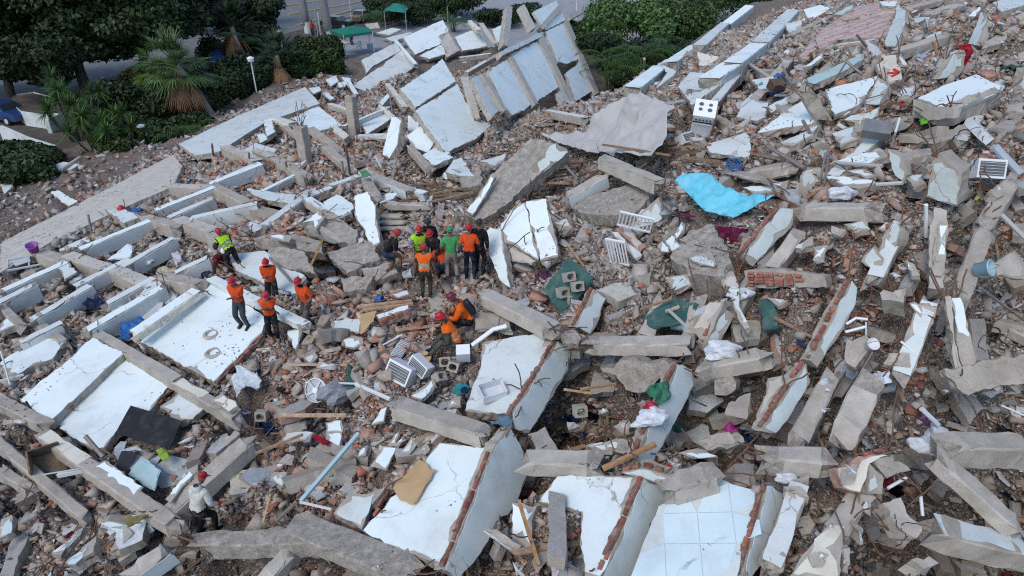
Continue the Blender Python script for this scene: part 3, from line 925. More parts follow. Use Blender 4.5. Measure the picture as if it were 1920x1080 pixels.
rib('979,10 1001,54', 9, 'pale stub post on the cap of the leaning floor', 'cream')
rib('956,12 948,86', 10, 'upright beige stub with frayed rebar at the back')
B('p', '1025,206 1102,220', 0.44, 0.38, 'tan beam with brick crumbs at the foot of the leaning floor', m='tanconcrete', top='white2', reb=(0, 3), l=.5)
for s, lb in (('345,240 402,300 385,340 330,300', 'grey rubble'),): pass
S('p', '1042,176 1058,165 1068,192 1050,197', 'small cream plaster piece at the foot of the middle panel', m='cream', plane='tower2', th=.1)
# column stubs
for px, y0, y1, w, lab in ((666, 258, 182, .5, 'tall square concrete column still standing beyond the beams'), (575, 310, 237, .5, 'square concrete column with bent rebar on its head')):
    p = cast(px, y1 + (y0 - y1), .0)
    h = 1.0
    while proj(p + np.array([0, 0, h]))[1] > y1 and h < 6: h += .05
    k = int(h / .25)
    V, F = [], []
    ch = .04
    sec = [(-w / 2 + ch, w / 2), (w / 2 - ch, w / 2), (w / 2, w / 2 - ch), (w / 2, -w / 2 + ch), (w / 2 - ch, -w / 2), (-w / 2 + ch, -w / 2), (-w / 2, -w / 2 + ch), (-w / 2, w / 2 - ch)]
    for i in range(k + 1):
        for x, y in sec:
            e = .05 if i == k else .012
            V.append((p[0] + x * .92 + y * .39 + rnd.uniform(-e, e), p[1] - x * .39 + y * .92 + rnd.uniform(-e, e), p[2] - .4 + (h + .4) * i / k + rnd.uniform(-e, e)))
    for i in range(k):
        for j in range(8):
            F.append([i * 8 + j, (i + 1) * 8 + j, (i + 1) * 8 + (j + 1) % 8, i * 8 + (j + 1) % 8])
    F.append([k * 8 + j for j in range(8)][::-1])
    o = mesh_obj('concrete_column', V, F, M['tanconcrete'], origin=p)
    tag(o, lab, 'column', None, 'thing')
    rebar(o, np.array([0, 0, h]), np.array([0, 0, 1.0]), 7 if px < 600 else 3, rnd, .7, .12)
    LAND.append((p[:2], 'standing column'))
B('10', '410,950,.9 640,1130,.3', 0.44, 0.38, 'beige beam sloping down from the column with bent rebar', m='tanconcrete', reb=(3, 0))
B('10', '550,775 705,825', 0.40, 0.38, 'tan beam butting the tall standing column', m='tanconcrete', top='cream', reb=(1, 0), l=.6)
B('10', '190,930 335,1020', 0.35, 0.34, 'tan beam left of the column with bent rebar', m='tanconcrete', l=.5)
B('10', '110,870 270,920', 0.53, 0.34, 'cream beam stump with red brick end', m='cream', top='white2', l=.7, reb=(0, 0))
S('10', '55,900 115,890 145,990 80,1025', 'white wall stump leaning beside the cream beam stump', m='white', th=.25, l=.6)
S('10', '10,1010 60,1000 100,1040 30,1075', 'small white slab at the foot of the wall stump', m='white', th=.15)
S('10', '590,930 700,1020 660,1045 575,985', 'cream beam piece before the tall column', m='cream', th=.35, l=.6)
S('10', '790,920 1010,830 1020,890 830,1010', 'white parapet panel right of the tall column', m='white', th=.25, l=.5)
B('10', '655,945 1000,800', 0.22, 0.30, 'thin white parapet rail right of the tall column', m='white2', top='white', l=.8, reb=(0, 0))
B('10', '770,1010 1000,1000', 0.26, 0.30, 'thin grey parapet rail below the tall column', m='white2', l=.5, reb=(0, 0))
B('10', '930,780 1040,880', 0.26, 0.27, 'cream rail piece beside the bent pipe', m='cream', l=.8, reb=(0, 1))
S('10', '920,770 990,700 1010,720 950,790', 'white window reveal beside the bent pipe', m='white', th=.3, l=.9)
S('10', '1020,870,1.6 1095,890,1.6 1060,1090,.5 1000,1190,.3 950,1160,.3', 'tall white wall strip standing left of the leaning slab', m='white', th=.35, bites=3)
S('10', '1140,860,1.2 1225,910,1.2 1205,1030,.7 1140,990,.7', 'short white wall strip in front of the leaning slab', m='white', th=.3)
S('10', '1125,1020,.9 1240,940,1.2 1350,1050,.7 1290,1150,.4 1180,1110,.4', 'white panel at the foot of the leaning slab', m='white', th=.22)
B('10', '1190,850,1.3 1420,1180,.3', 0.35, 0.38, 'tan beam along the foot of the leaning slab', m='tanconcrete', reb=(1, 1))
S('11', '1250,80 1390,0 1480,100 1330,165', 'white panel below the leaning slab', m='white', th=.2, l=.5)
B('11', '1150,0,.8 1310,180,.4', 0.31, 0.38, 'tan beam beside the white panel', m='tanconcrete', reb=(0, 1))
S('11', '1480,120 1540,100 1640,240 1530,240 1420,210', 'broken white box corner with a tan side', m='white2', th=.3, l=.45)
S('11', '1680,130 1880,70 1860,130 1790,165', 'pale slab right of the white box corner', m='white2', th=.2, l=.5)
for s, lb in (('520,600 600,565 620,610 560,650', 'white shard on the brick heap behind the columns'), ('395,660 480,650 490,680 430,705', 'pale shard left of the brick heap behind the columns'), ('495,700 530,685 590,740 560,750', 'rounded white shard in the brick heap behind the columns'), ('640,575 715,590 700,615 650,600', 'white cap shard above the brick heap behind the columns'), ('610,620 680,610 670,650 620,660', 'white shard with dark veins behind the columns'), ('650,590 690,580 770,705 740,710', 'thin pale strip leaning behind the tall column')):
    S('10', s, lb, 'plaster_shard', 'shard', 'white', .12, .5, bites=1)

# ------------------------------------------------------------------ middle of the mound
B('11', '60,605 370,385', 0.37, 0.38, 'white beam with a flaking side above the rescue pit', m='concrete_light', top='white2', side='white2', l=.5)
B('11', '400,385 570,320', 0.35, 0.34, 'short pale beam joining the white beam', m='concrete_light', top='white2', l=.5)
B('11', '385,400 520,490', 0.37, 0.38, 'short white beam behind the wedge of concrete', m='concrete_light', top='white', l=.6)
B('11', '555,310 770,235', 0.37, 0.34, 'pale beam pointing at the green cloth bundle', m='concrete_light', top='white2', l=.5)
B('11', '50,350 300,225', 0.23, 0.30, 'thin white beam beside the brick heap', m='white2', top='white', l=.4)
B('11', '800,195 1160,345', 0.44, 0.42, 'long plastered beam sloping to the timber heap', m='concrete_light', top='concrete_light', side='white2', l=.6, land='timber heap')
B('11', '1100,320 1270,365', 0.35, 0.30, 'white beam end at the timber heap', m='white2', top='white', l=.5, reb=(0, 0))
B('11', '510,0,.8 720,185,.3', 0.44, 0.38, 'beige beam in front of the thin steel posts', m='tanconcrete', reb=(0, 0))
B('11', '820,245 915,400', 0.40, 0.38, 'grey stub with green cloth on its head', m='concrete', l=.7, reb=(0, 1))
B('11', '985,440 1300,445', 0.31, 0.27, 'smooth grey beam end above the stacked planks', m='concrete_light', l=.5, reb=(0, 0))
S('11', '505,440 600,372 730,450 720,520 640,560 520,485', 'white plaster slab lying behind the bent rebar mat', m='white', th=.25, l=.6, bites=4)
S('11', '340,590,1.0 480,490,1.1 520,545,1.0 450,645,.9 400,580,.9', 'torn white plaster tip on the wedge of concrete', m='white', th=.3, bites=5)
S('11', '480,500,.9 560,520,.9 760,640,.8 745,745,.5 640,735,.5 470,640,.7', 'dark wedge of broken concrete beside the tall white shard', m='rough', body='rough', th=.6, skin=False, rag=.05)
S('11', '345,600,.8 470,645,.8 640,740,.5 560,745,.2 380,680,.3', 'tan underside of the concrete wedge', m='beige', th=.2, up=None)
S('11', '740,390,1.3 840,355,1.3 900,480,1.1 900,560,1.0 930,740,.5 860,785,.4 800,620,.8 740,530,1.0', 'tall white shard standing behind the man in black', m='white', th=.35, bites=3, land='tall white shard')
S('11', '905,430 970,370 1055,365 1040,412 930,448', 'small white slab behind the tall white shard', m='white', th=.25, l=.5)
S('11', '1265,420 1330,375 1330,420 1290,450', 'tiny white panel beside the red helmet', m='white', th=.06, l=.4)
for i, y in enumerate((515, 560, 605)):
    B('11', '%d,%d %d,%d' % (930 + i * 8, y + 15, 1100 + i * 8, y + 18), .3, .12, ('upper', 'middle', 'lowest')[i] + ' of three grey planks stacked behind the rescue pit', name='concrete_plank', cat='plank', m='concrete_light', l=.45 - i * .12, reb=(0, 0), rough=.3)
B('11', '60,680 390,720', 0.53, 0.46, 'rough grey beam stump at the rescue pit', m='rough', l=.5, rough=1.6)
S('11', '95,690 190,680 270,695 245,735 130,715', 'white plaster flake on the rough beam stump', 'plaster_shard', 'shard', 'white', .04, .75)
S('11', '660,710 790,690 860,775 700,765', 'pale slab wedged below the tall white shard', m='white2', th=.2, l=.5)
S('11', '0,810 60,800 380,1000 330,1070 180,1010 0,940', 'white slab under the feet of the man in the yellow vest', m='white', th=.2, l=.25)
S('p', '430,478 490,470 560,520 578,548 545,552 470,520 440,505', 'dusty white slab beside the man in the yellow vest', m='white2', th=.2, l=.3)
for q, lb in (('612,474,.5 690,452,.6 716,486,.5 650,512,.3', 'rough grey slab piece in the rescue pit'), ('676,505,.4 742,490,.5 750,512,.3 700,528,.2', 'flat grey slab piece beside the man in black'), ('500,462,.6 568,470,.6 592,512,.3 520,498,.4', 'dark cracked slab piece left of the wooden pole'), ('640,520,.3 700,515,.4 690,545,.2 648,548,.2', 'broken slab piece below the rescue pit'), ('545,440,.6 600,452,.5 608,478,.3 560,470,.4', 'grey slab piece above the wooden pole'), ('855,330,.4 900,318,.5 905,345,.3 868,352,.3', 'cracked slab piece beside the timber heap')):
    S('p', q, lb, m='rough', body='rough', skin=False, th=.35, rag=.05)
# the big concrete slab on edge and cracked white wall
S('p', '872,402,.6 890,377,.8 925,325,1.3 950,297,1.5 1000,262,1.8 1045,268,1.7 1065,285,1.2 1005,332,.8 960,375,.6 925,402,.5 890,412,.4', 'big tilted slab of rough concrete in the middle', m='rough', body='rough', th=.5, skin=False, rag=.05, land='big tilted concrete slab')
S('p', '995,312,1.3 1017,288,1.6 1042,268,1.85 1065,283,1.4 1048,302,1.1 1007,331,.95', 'white plastered end of the big tilted slab', m='white', th=.1, bites=5, bite_d=.25)
S('11', '1570,520,.7 1640,430,.9 1780,215,1.5 1800,240,1.4 1700,420,.9 1620,540,.6', 'white plaster strip along the big tilted slab', m='white', th=.1, bites=4)
S('p', '938,425,.9 965,384,1.2 984,378,1.3 1011,488,.5 962,458,.6 945,455,.7', 'cracked white wall left of the groove', m='white', th=.3, bites=4, land='cracked white wall')
S('p', '986,377,1.3 1025,372,1.3 1047,480,.5 1013,489,.5', 'smooth white wall panel right of the groove', m='white', th=.3, bites=2)
S('p', '905,440,.6 920,425,.9 940,432,.9 944,455,.7 952,520,.2 957,540,.1 935,521,.2', 'long white wall shard beside the man in the orange shirt', m='white', th=.25, bites=2)
S('p', '1013,490 1032,487 1036,495 1023,505', 'small white chip below the cracked wall', 'plaster_shard', 'shard', 'white', .08, .4)
S('p', '945,456,.5 1010,490,.4 1000,500,.2 960,490,.2', 'tan broken edge under the cracked white wall', m='beige', th=.3)
S('p', '1035,415 1060,410 1072,425 1045,435', 'pale slab wedged right of the cracked wall', m='white2', th=.2, l=.45)
B('21', '690,95 1120,275', 0.44, 0.42, 'long grey beam below the grey tarp', m='concrete', top='concrete_light', side='concrete_light', l=.9, reb=(0, 3), land='long beam below the grey tarp')
B('21', '400,390 690,225', 0.40, 0.46, 'short grey beam block under the long beam', m='concrete_light', side='white2', l=.6, reb=(1, 0))
S('21', '450,480 590,385 880,300 1075,370 920,520 700,535 560,530', 'rough dusty concrete slab left of the blue sheet', m='rough', body='rough', skin=False, th=.4, l=.25, rag=.06)
S('21', '920,560,.7 1100,390,1.1 1135,555,.6 1085,605,.4 960,600,.4', 'pale wall stump left of the blue sheet', m='wall', th=.35)
S('21', '1180,840 1350,640 1500,600 1655,800 1600,1000 1320,1000', 'big grey lump of concrete below the blue sheet', m='rough', body='rough', skin=False, th=.7, l=.6, rag=.08, land='big concrete lump')
S('21', '1330,860 1480,800 1540,900 1520,930 1400,900', 'smooth pale face on the big concrete lump', m='wall', th=.06, l=.72, bites=2)
for s, lb in (('1090,760 1130,720 1180,810 1120,810', 'white plaster chip above the big lump'), ('1150,730 1200,680 1280,770 1200,805', 'larger white plaster chip above the big lump'), ('1205,700 1270,580 1300,625 1240,710', 'long white plaster chip above the big lump'), ('1250,715 1320,700 1320,730 1270,745', 'small white plaster chip above the big lump')):
    S('21', s, lb, 'plaster_shard', 'shard', 'white', .08, .45, bites=1)
S('21', '780,640,.9 850,590,.9 1010,770,.4 960,830,.4', 'brick block leaning on the white railing', m='beige', body='dustbrick', th=.35)
S('21', '750,660 790,660 980,840 930,865', 'narrow pale plank leaning on the brick block', 'fallen_board', 'board', 'white2', .06, .9)
S('21', '890,900 960,875 1025,900 1000,950 910,930', 'pale chunk of plaster below the railing', 'plaster_shard', 'shard', 'white2', .15, .35)
S('p', '1465,389,1.0 1388,482,.6 1412,500 1485,422 1488,392', 'broken wall right of the maroon cloth', m='wall', th=.3, up=STEEP, bites=5, edges='0', land='wall by the maroon cloth')
S('21', '1560,960 1660,945 1720,1080 1580,1080', 'pale wall stump below the big lump', m='beige', th=.4, l=.5)
for q, lb, mm, th in (('1142,802,.1 1160,786,.3 1180,783,.3 1183,818,.1', 'white crumbling rock beside the blanket', 'white2', .4), ('1090,838,.3 1120,825,.4 1177,825,.4 1180,846,.3 1120,851,.2', 'white crumbled slab behind the concrete beam', 'white2', .2), ('1112,766,.1 1142,760,.2 1146,771,.1 1124,781,.1', 'grey panel deep in the hollow', 'white2', .08), ('1060,790,.0 1085,780,.1 1092,800,.1 1066,808,.0', 'brown board deep in the hollow', 'tanconcrete', .1), ('1185,755,.1 1205,740,.3 1222,758,.2 1200,775,.0', 'grey slab under the blanket', 'concrete', .3), ('1300,830,.2 1380,800,.3 1400,830,.2 1320,850,.1', 'dusty clay slab above the white sheet', 'tanconcrete', .25), ('1330,700,.3 1372,695,.4 1380,730,.1 1340,740,.0', 'crumbling dark slab in the hollow', 'concrete', .35)):
    S('p', q, lb, m=mm, body='rough', th=th, rag=.05, bites=4)
# green board
S('p', '1018,545,.2 1065,482,.9 1114,518,.8 1085,560,.3 1052,588,.1', 'dark green board propped over the hollow blocks', 'green_board', 'board', 'green_sheet', .04, body='green_sheet', bites=1, land='dark green board')
S('22', '1000,200 1180,80 1400,120 1330,260 1100,300 1000,280', 'dark green sheet lying in the rubble with a bucket', 'green_board', 'board', 'green_sheet', .03, .3, body='green_sheet', bites=2, land='green sheet with the bucket')
S('22', '1850,100 1960,60 2000,300 1880,330', 'dark green scrap beside the white wall', 'green_board', 'board', 'green_sheet', .03, .25, body='green_sheet', bites=3)

# ------------------------------------------------------------------ lower middle
S('p', '872,770,.25 900,690,.3 905,640,.3 1030,624,.4 1046,640,.4 960,775,.3 905,775,.25', 'white floor slab beside the seated men', m='white2', th=.25, bites=4, land='white slab by the seated men')
S('p', '1046,640,.42 960,778,.32 965,806 992,812 1066,692 1068,660', 'pale wall side below the white floor slab', m='wall', th=.3, up=STEEP, bites=3, edges='0')
S('12', '1640,175 1900,200 1920,320 1640,300', 'grey plank floor the seated man sits on', 'concrete_plank', 'plank', 'concrete_light', .12, .4, skin=False)
B('22', '-220,20 330,290', 0.44, 0.38, 'long concrete beam above the white floor slab', m='concrete_light', top='concrete_light', l=.85, reb=(1, 5), land='long beam above the white slab')
S('22', '340,330 440,300 560,360 500,440 400,430', 'crushed concrete joint with frayed wires', 'concrete_joint', 'concrete', 'rough', .5, .6, body='rough', skin=False, rag=.08)
B('22', '590,385 1290,390', 0.44, 0.34, 'straight concrete beam spanning the dark hollow', m='concrete_light', l=.6, reb=(4, 0), land='straight beam over the hollow')
B('22', '1430,560 1930,470', 0.44, 0.38, 'concrete beam with a white bag on its end', m='concrete_light', l=.55, reb=(4, 0))
S('p', '1115,540,.9 1078,614,.5 1106,627 1113,618 1136,558', 'pale wall stump left of the green sheet', m='wall', th=.3, up=STEEP, bites=3, edges='0')
S('22', '1330,345,.5 1480,100,1.1 1590,95,1.1 1450,420,.5', 'tan concrete side of the wall stump', m='beige', th=.3)
S('p', '1356,567,1.0 1323,645,.5 1325,660 1347,648 1376,590', 'pale wall stump right of the green sheet', m='wall', th=.3, up=STEEP, bites=4, edges='0')
S('22', '1640,0 1700,0 1690,130 1790,300 1750,320 1670,160', 'thin pale wall strip right of the stump', m='white2', th=.2, l=.7)
S('22', '640,600,.4 900,530,.6 1230,570,.6 1200,640,.5 1050,730,.1 900,785,.0 800,700,.2', 'rough concrete underside hanging over the hollow', m='rough', body='rough', skin=False, th=.4, rag=.07)
S('p', '1272,683,.8 1185,872,.5 1216,882 1260,800 1306,715 1297,692', 'long pale wall strip with the bright blanket', m='wall', th=.3, up=STEEP, bites=5, edges='0', land='wall strip with the bright blanket', defplane='wall_strip')
cw_, nw_ = PLANES['wall_strip']
PLANES['on_strip'] = (cw_ + nw_ * .07, nw_)
S('22', '1620,820 1790,785 1760,985 1600,945', 'dark stained board in the hollow', 'fallen_board', 'board', 'concrete', .05, .1, body='concrete', skin=False)
B('12', '1045,850 1730,1065', 0.48, 0.38, 'thick concrete beam lying before the white floor slab', m='concrete', side='concrete_light', l=.6, reb=(1, 4), land='thick beam before the white slab')
B('23', '90,170 640,200', 0.48, 0.38, 'concrete beam joined to the corner of the lower wall', m='concrete_light', l=.6, reb=(0, 2))
S('p', '930,832,.7 834,1070,.3 862,1085 905,1030 970,940 993,870 957,800', 'tall pale wall side right of the lower white floor', m='wall', th=.3, up=STEEP, bites=2, edges='0', land='tall pale wall of the lower floor')
S('13', '800,740 1380,80 1790,120 1750,400 1400,1010 1030,860', 'wide white floor with the plywood sheet on it', m='white', th=.25, edges='5', l=.3, bites=3, land='white floor with the plywood')
S('13', '580,610 700,460 830,470 970,420 790,730', 'grey white floor piece left of the plywood floor', m='white2', th=.2, edges='3', l=.3)
S('13', '1030,410 1220,200 1360,270 1180,540 1080,510', 'bare plywood sheet with a torn corner', 'plywood_sheet', 'plywood', 'ply', .03, .42, body='ply', bites=2, skin=False, land='plywood sheet')
B('13', '240,650 1150,1010', 0.66, 0.38, 'wide rough concrete beam below the plywood floor', m='rough', l=.35, reb=(4, 3), rough=2)
S('13', '1690,730,.5 1850,830,.5 1960,900,.3 1900,900,.2 1720,760,.3', 'pale strip under the brick heap', m='white2', th=.12)
for s, lb in (('860,250 960,110 1060,115 970,290', 'pale floor tile left of the white floor'), ('1080,160 1170,30 1220,70 1150,170', 'pale tile above the plywood'), ('1220,150 1280,80 1305,130 1270,170', 'white tile beside the top of the plywood floor'), ('1030,100 1110,30 1130,60 1060,105', 'narrow white tile above the pale floor tile'), ('985,105 1060,0 1075,10 1040,100', 'thin white tile beside the broken brick'), ('765,190 800,110 840,100 820,170', 'small white tile on the brown rubble'), ('520,90 530,0 640,0 630,110', 'white box panel beside the red cloth'), ('190,80 230,10 430,0 400,70', 'cream board above the red cloth'), ('170,230 230,165 290,180 270,250', 'cream shard on the brown rubble'), ('105,350 130,300 235,300 200,410', 'pale round plate of plaster')):
    S('13', s, lb, 'loose_tile', 'tile', 'white' if 'white' in lb else 'white2', .04, .15, bites=1)
for s, lb in (('860,1030 940,900 990,885 960,1000', 'white shard left of the thick beam'), ('1020,1000 1040,935 1150,985 1060,1000', 'white shard against the thick beam'), ('1430,910 1440,850 1540,790 1530,880', 'white shard right of the thick beam'), ('235,320 340,300 320,420 300,465 240,380', 'tall white shard below the man in dark trousers'), ('190,180 250,165 395,270 300,275', 'pale slab beside the man bending over'), ('570,245 780,230 780,330 570,300', 'pale thick slab beside the tan cardboard'), ('650,390 720,360 805,380 800,420 740,455 670,440', 'white foam lump above the long air conditioner'), ('1160,810 1330,680 1345,720 1240,840', 'white board under the air conditioner box'), ('0,620 30,690 40,720 0,760', 'white panel below the terrace edge'), ('990,290 1070,200 1075,240 1020,300', 'white chip beside the red brick block'), ('1300,180 1380,175 1370,215 1310,215', 'pale chip among the brown crumbs'), ('990,300 1060,250 1030,310 1000,330', 'narrow chip below the red brick block'), ('350,520 440,480 465,515 410,570', 'cream lump below the tall shard'), ('520,1010 640,990 650,1080 530,1080', 'white panel above the red cloth')):
    S('12', s, lb, 'plaster_shard', 'shard', 'white' if 'white' in lb else 'white2', .07, .16, bites=1)
S('12', '900,205 1140,125 1150,150 920,235', 'brick block with a white plastered top', m='white', body='dustbrick', th=.3, l=.55, edges='2', bites=0)
S('12', '1015,50 1140,15 1150,45 1060,75', 'short brick block with pale top', m='white2', body='dustbrick', th=.25, l=.5, edges='2', bites=0)
S('12', '790,195 905,170 880,250 800,345 780,350', 'torn sheet of tan cardboard', 'cardboard_sheet', 'cardboard', 'ply', .02, .5, body='ply', skin=False, bites=2)
S('12', '1200,520 1270,470 1315,500 1300,585 1200,570', 'crumpled tan cardboard near the seated man in the vest', 'cardboard_sheet', 'cardboard', 'ply', .02, .3, body='ply', skin=False, bites=2)
# lower right
S('23', '200,520 340,330 440,315 990,330 965,480 660,1090 545,1090 510,800 520,600', 'smooth white floor with a heap of broken brick on its edge', m='white', th=.25, l=.35, bites=2, land='white floor with the brick heap')
S('p', '1210,897,.55 1128,1086,.3 1182,1086 1247,950 1256,915', 'pale wall side right of the smooth white floor', m='wall', th=.3, up=STEEP, bites=2, edges='0')
S('23', '820,300,.6 970,275,.8 1200,340,.7 1290,460,.5 1260,475,.4 1170,420,.5 1000,345,.5', 'brick edged wall corner above the smooth floor', m='wall', th=.3, edges='0 1')
B('23', '1170,370 1510,270', 0.44, 0.46, 'concrete beam behind the brick edged corner', m='concrete', side='concrete_light', l=.75, reb=(0, 4))
S('23', '0,530,.4 200,535,.5 160,660,.4 150,890,.2 0,820,.2', 'white block at the head of the leaning stick', m='white', th=.35)
S('23', '0,960 110,1080 0,1080', 'pale blue panel at the lower picture edge', 'fallen_board', 'board', 'turquoise', .1, .5, body='white2')
S('23', '1230,160 1390,120 1555,180 1400,215', 'white sheet of plaster above the red plastic', 'plaster_sheet', 'plaster', 'white', .05, .3)
S('23', '1150,190 1310,240 1240,300 1160,230', 'white board beside the red plastic', 'fallen_board', 'board', 'white', .05, .3)
S('23', '1040,235 1195,220 1215,275 1150,300 1080,265', 'curved red plastic panel', 'red_plastic', 'plastic', 'cloth', .03, .35, body='cloth', skin=False)[0].color = (.5, .04, .03, 1)
S('p', '1440,908,.45 1390,1086,.2 1406,1086 1442,1042 1476,932', 'narrow wall side right of the tiled floor', m='wall', th=.3, up=STEEP, bites=2, edges='0')
B('33', '0,150 480,170', 0.44, 0.42, 'concrete beam above the clay hollow', m='concrete_light', l=.5, reb=(2, 1), land='concrete beam above the clay hollow')
S('33', '510,270,.7 630,200,.8 940,150,.7 770,225,.75 690,460,.5 560,420,.5', 'brick wall corner with a round plaster patch', m='cream', body='dustbrick', th=.35, edges='1', bites=2, land='brick wall corner with the plaster patch')
S('33', '540,270 640,225 700,235 650,370 550,390', 'round white plaster patch on the brick corner', 'plaster_shard', 'shard', 'white2', .02, .75)
S('33', '765,225,.75 885,330,.5 855,465,.3 740,470,.4', 'pale front face of the brick corner', m='wall', th=.2, up=None)
S('33', '775,210,.72 940,150,.7 1070,285,.4 890,345,.4', 'brown side face of the brick corner', m='tanconcrete', th=.2)
S('33', '700,470,.5 840,470,.5 775,670,.2 680,570,.3', 'pale wall piece below the brick corner', m='wall', th=.3)
S('33', '150,1090 340,800 470,680 580,700 560,890 530,1090', 'flat broken wall with two white plaster patches', m='cream', th=.35, l=.45, bites=3, land='flat broken wall')
S('33', '300,930 400,870 490,900 450,1000 330,1010', 'larger white patch on the flat broken wall', 'plaster_shard', 'shard', 'white', .02, .53)
S('33', '440,700 500,660 510,720 460,745', 'small white patch on the flat broken wall', 'plaster_shard', 'shard', 'white', .02, .53)
S('33', '565,880,.5 620,870,.5 605,1090,.2 530,1090,.2', 'pale side of the flat broken wall', m='wall', th=.2)
S('33', '670,700,.6 725,690,.6 720,870,.2 680,875,.2', 'narrow pale stump beside the flat broken wall', m='wall', th=.3)
B('33', '1330,190,.8 1940,740,.5', 0.44, 0.30, 'long pale beam sloping towards the lower corner', m='concrete_light', reb=(0, 0), land='long pale beam by the white bags')
B('33', '1280,690 1940,860', 0.53, 0.46, 'dark beam with a strip of white paint', m='concrete', top='wall', reb=(0, 0), l=.3)
B('33', '1360,60 1960,60', 0.48, 0.53, 'thick concrete beam above the dark hole', m='concrete', reb=(0, 0), l=.9)
S('33', '840,520 1000,490 1160,740 1120,790 960,680', 'rounded boulder of concrete above the bars', m='concrete_light', body='concrete_light', skin=False, th=.4, l=.3, rag=.05)
S('33', '1285,360 1420,290 1570,460 1470,500 1400,400', 'rough grey plate under the long pale beam', m='rough', body='rough', skin=False, th=.15, l=.2)
S('33', '1070,960 1210,925 1280,980 1160,1060', 'pale boulder in the lower corner', m='concrete_light', body='concrete_light', skin=False, th=.4, l=.3)
S('33', '860,500 80,380 100,385 80,395' if False else '75,395 250,400 330,500 100,450', 'tan beam stump above the clay', m='tanconcrete', th=.3, l=.4)
B('32', '760,690 560,1130', 0.53, 0.38, 'worn concrete beam running down to the clay hollow', m='concrete_light', l=.4, reb=(1, 0), rough=1.4, land='worn beam')

for i, (q, lb) in enumerate((('1500,430 1440,510', 'above the chunk of red brick'), ('1690,415 1640,520', 'beside the diamond shaped piece'), ('1560,700 1490,835', 'under the long broken wall'), ('1650,860 1560,1010', 'left of the flat broken wall'), ('1500,905 1445,1060', 'right of the tiled floor'), ('1420,505 1370,590', 'below the wall by the maroon cloth'), ('1310,560 1290,640', 'between the two pale stumps'), ('1745,560 1690,700', 'left of the white painted post'), ('1850,420 1800,560', 'right of the tall dusty strip'),
                           ('1540,232 1440,300', 'below the white slab strip'), ('1880,150 1800,262', 'right of the large white block'), ('1560,118 1480,190', 'under the turquoise slab'), ('1480,110 1400,200', 'between the ridge and the tiles'), ('1650,250 1560,330', 'above the long white slab'), ('1900,330 1840,430', 'below the window unit'), ('1240,560 1205,640', 'left of the green sheet'), ('1390,130 1340,190', 'behind the cooker'))):
    B('p', q, .36, .42, 'half buried diagonal beam ' + lb, l=.3, m=('concrete_light', 'tanconcrete', 'concrete')[i % 3], top=(None, 'white2', None)[i % 3], reb=(2, 2), rough=1.3)
# ------------------------------------------------------------------ tiled floor at the bottom: tiles laid one by one
def tiled(v, s, label, n1, n2, mat, body, l, gap=.006, name='tiled_floor', corner=(0, 1, 3), skip=.04, cols=None, th=.22):
    pts = vpts(v, s)
    P3, c, n = lay(pts, l, None, None)
    org = P3.mean(0)
    o = prism(name, P3, n, th, M[body], origin=org, rag=.02, bites=2)
    tag(o, label, 'floor', None, 'thing')
    register(pts, c, n, P3)
    i0, i1, i3 = corner
    eu, ev = P3[i1] - P3[i0], P3[i3] - P3[i0]
    u = eu / np.linalg.norm(eu)
    w = np.cross(n, u)
    if w @ ev < 0: w = -w
    poly = np.stack([(P3 - P3[i0]) @ u, (P3 - P3[i0]) @ w], 1)
    lo, hi = poly.min(0), poly.max(0)
    T = n1
    def inside(q):
        x, y = poly[:, 0], poly[:, 1]
        x2, y2 = np.roll(x, -1), np.roll(y, -1)
        return (((y > q[1]) != (y2 > q[1])) & (q[0] < (x2 - x) * (q[1] - y) / (y2 - y + 1e-9) + x)).sum() % 2 == 1
    nx, ny = int((hi[0] - lo[0]) / T) + 1, int((hi[1] - lo[1]) / T) + 1
    sub = 4
    for i in range(nx):
        for j in range(ny):
            if rnd.random() < skip: continue
            a = lo + np.array([i, j]) * T
            cs = [a + T * np.array(k) for k in ((.01, .01), (.99, .01), (.99, .99), (.01, .99))]
            ins = [inside(q) for q in cs]
            if not any(ins): continue
            if not all(ins):
                m_ = a + T / 2
                cs = [q if g else (q + (m_ - q) * .55) for q, g in zip(cs, ins)]
                if not inside(m_): continue
            tl = rnd.uniform(0, .006)
            V = [P3[i0] - org + u * q[0] + w * q[1] + n * (.012 + tl + rnd.uniform(0, .003)) for q in cs]
            V += [p - n * .018 for p in V]
            t = mesh_obj('tile', V, [[0, 1, 2, 3], [0, 4, 5, 1], [1, 5, 6, 2], [2, 6, 7, 3], [3, 7, 4, 0]], M[mat], o)
            if cols: t.color = (*cols[(i + j) % len(cols)], 1)
    return o
tiled('23', '1100,560 1530,340 1890,480 1680,1090 890,1090', 'glossy white tiled floor with a wide crack across it', .62, 0, 'tile_white', 'white2', .3, corner=(4, 3, 0), skip=.04)
LAND.append((at_z(1310, 1000, 4.8)[:2], 'tiled white floor'))
S('p', '1762,694,.5 1925,662,.7 1930,716,.6 1806,738,.4', 'sagging grey slab roofing the dark hole', m='concrete', th=.2, rag=.05)
tiled('p', '1600,15 1690,-5 1682,22 1664,66 1640,72 1572,74 1536,94 1506,118 1498,106 1540,57', 'faded pink and brown tiled floor tilted at the top of the mound', .38, 0, 'tile_pink', 'tanconcrete', .25, corner=(0, 1, 6), cols=((1, 1, 1), (.8, .95, 1.05), (.75, .6, .55)), skip=.12)

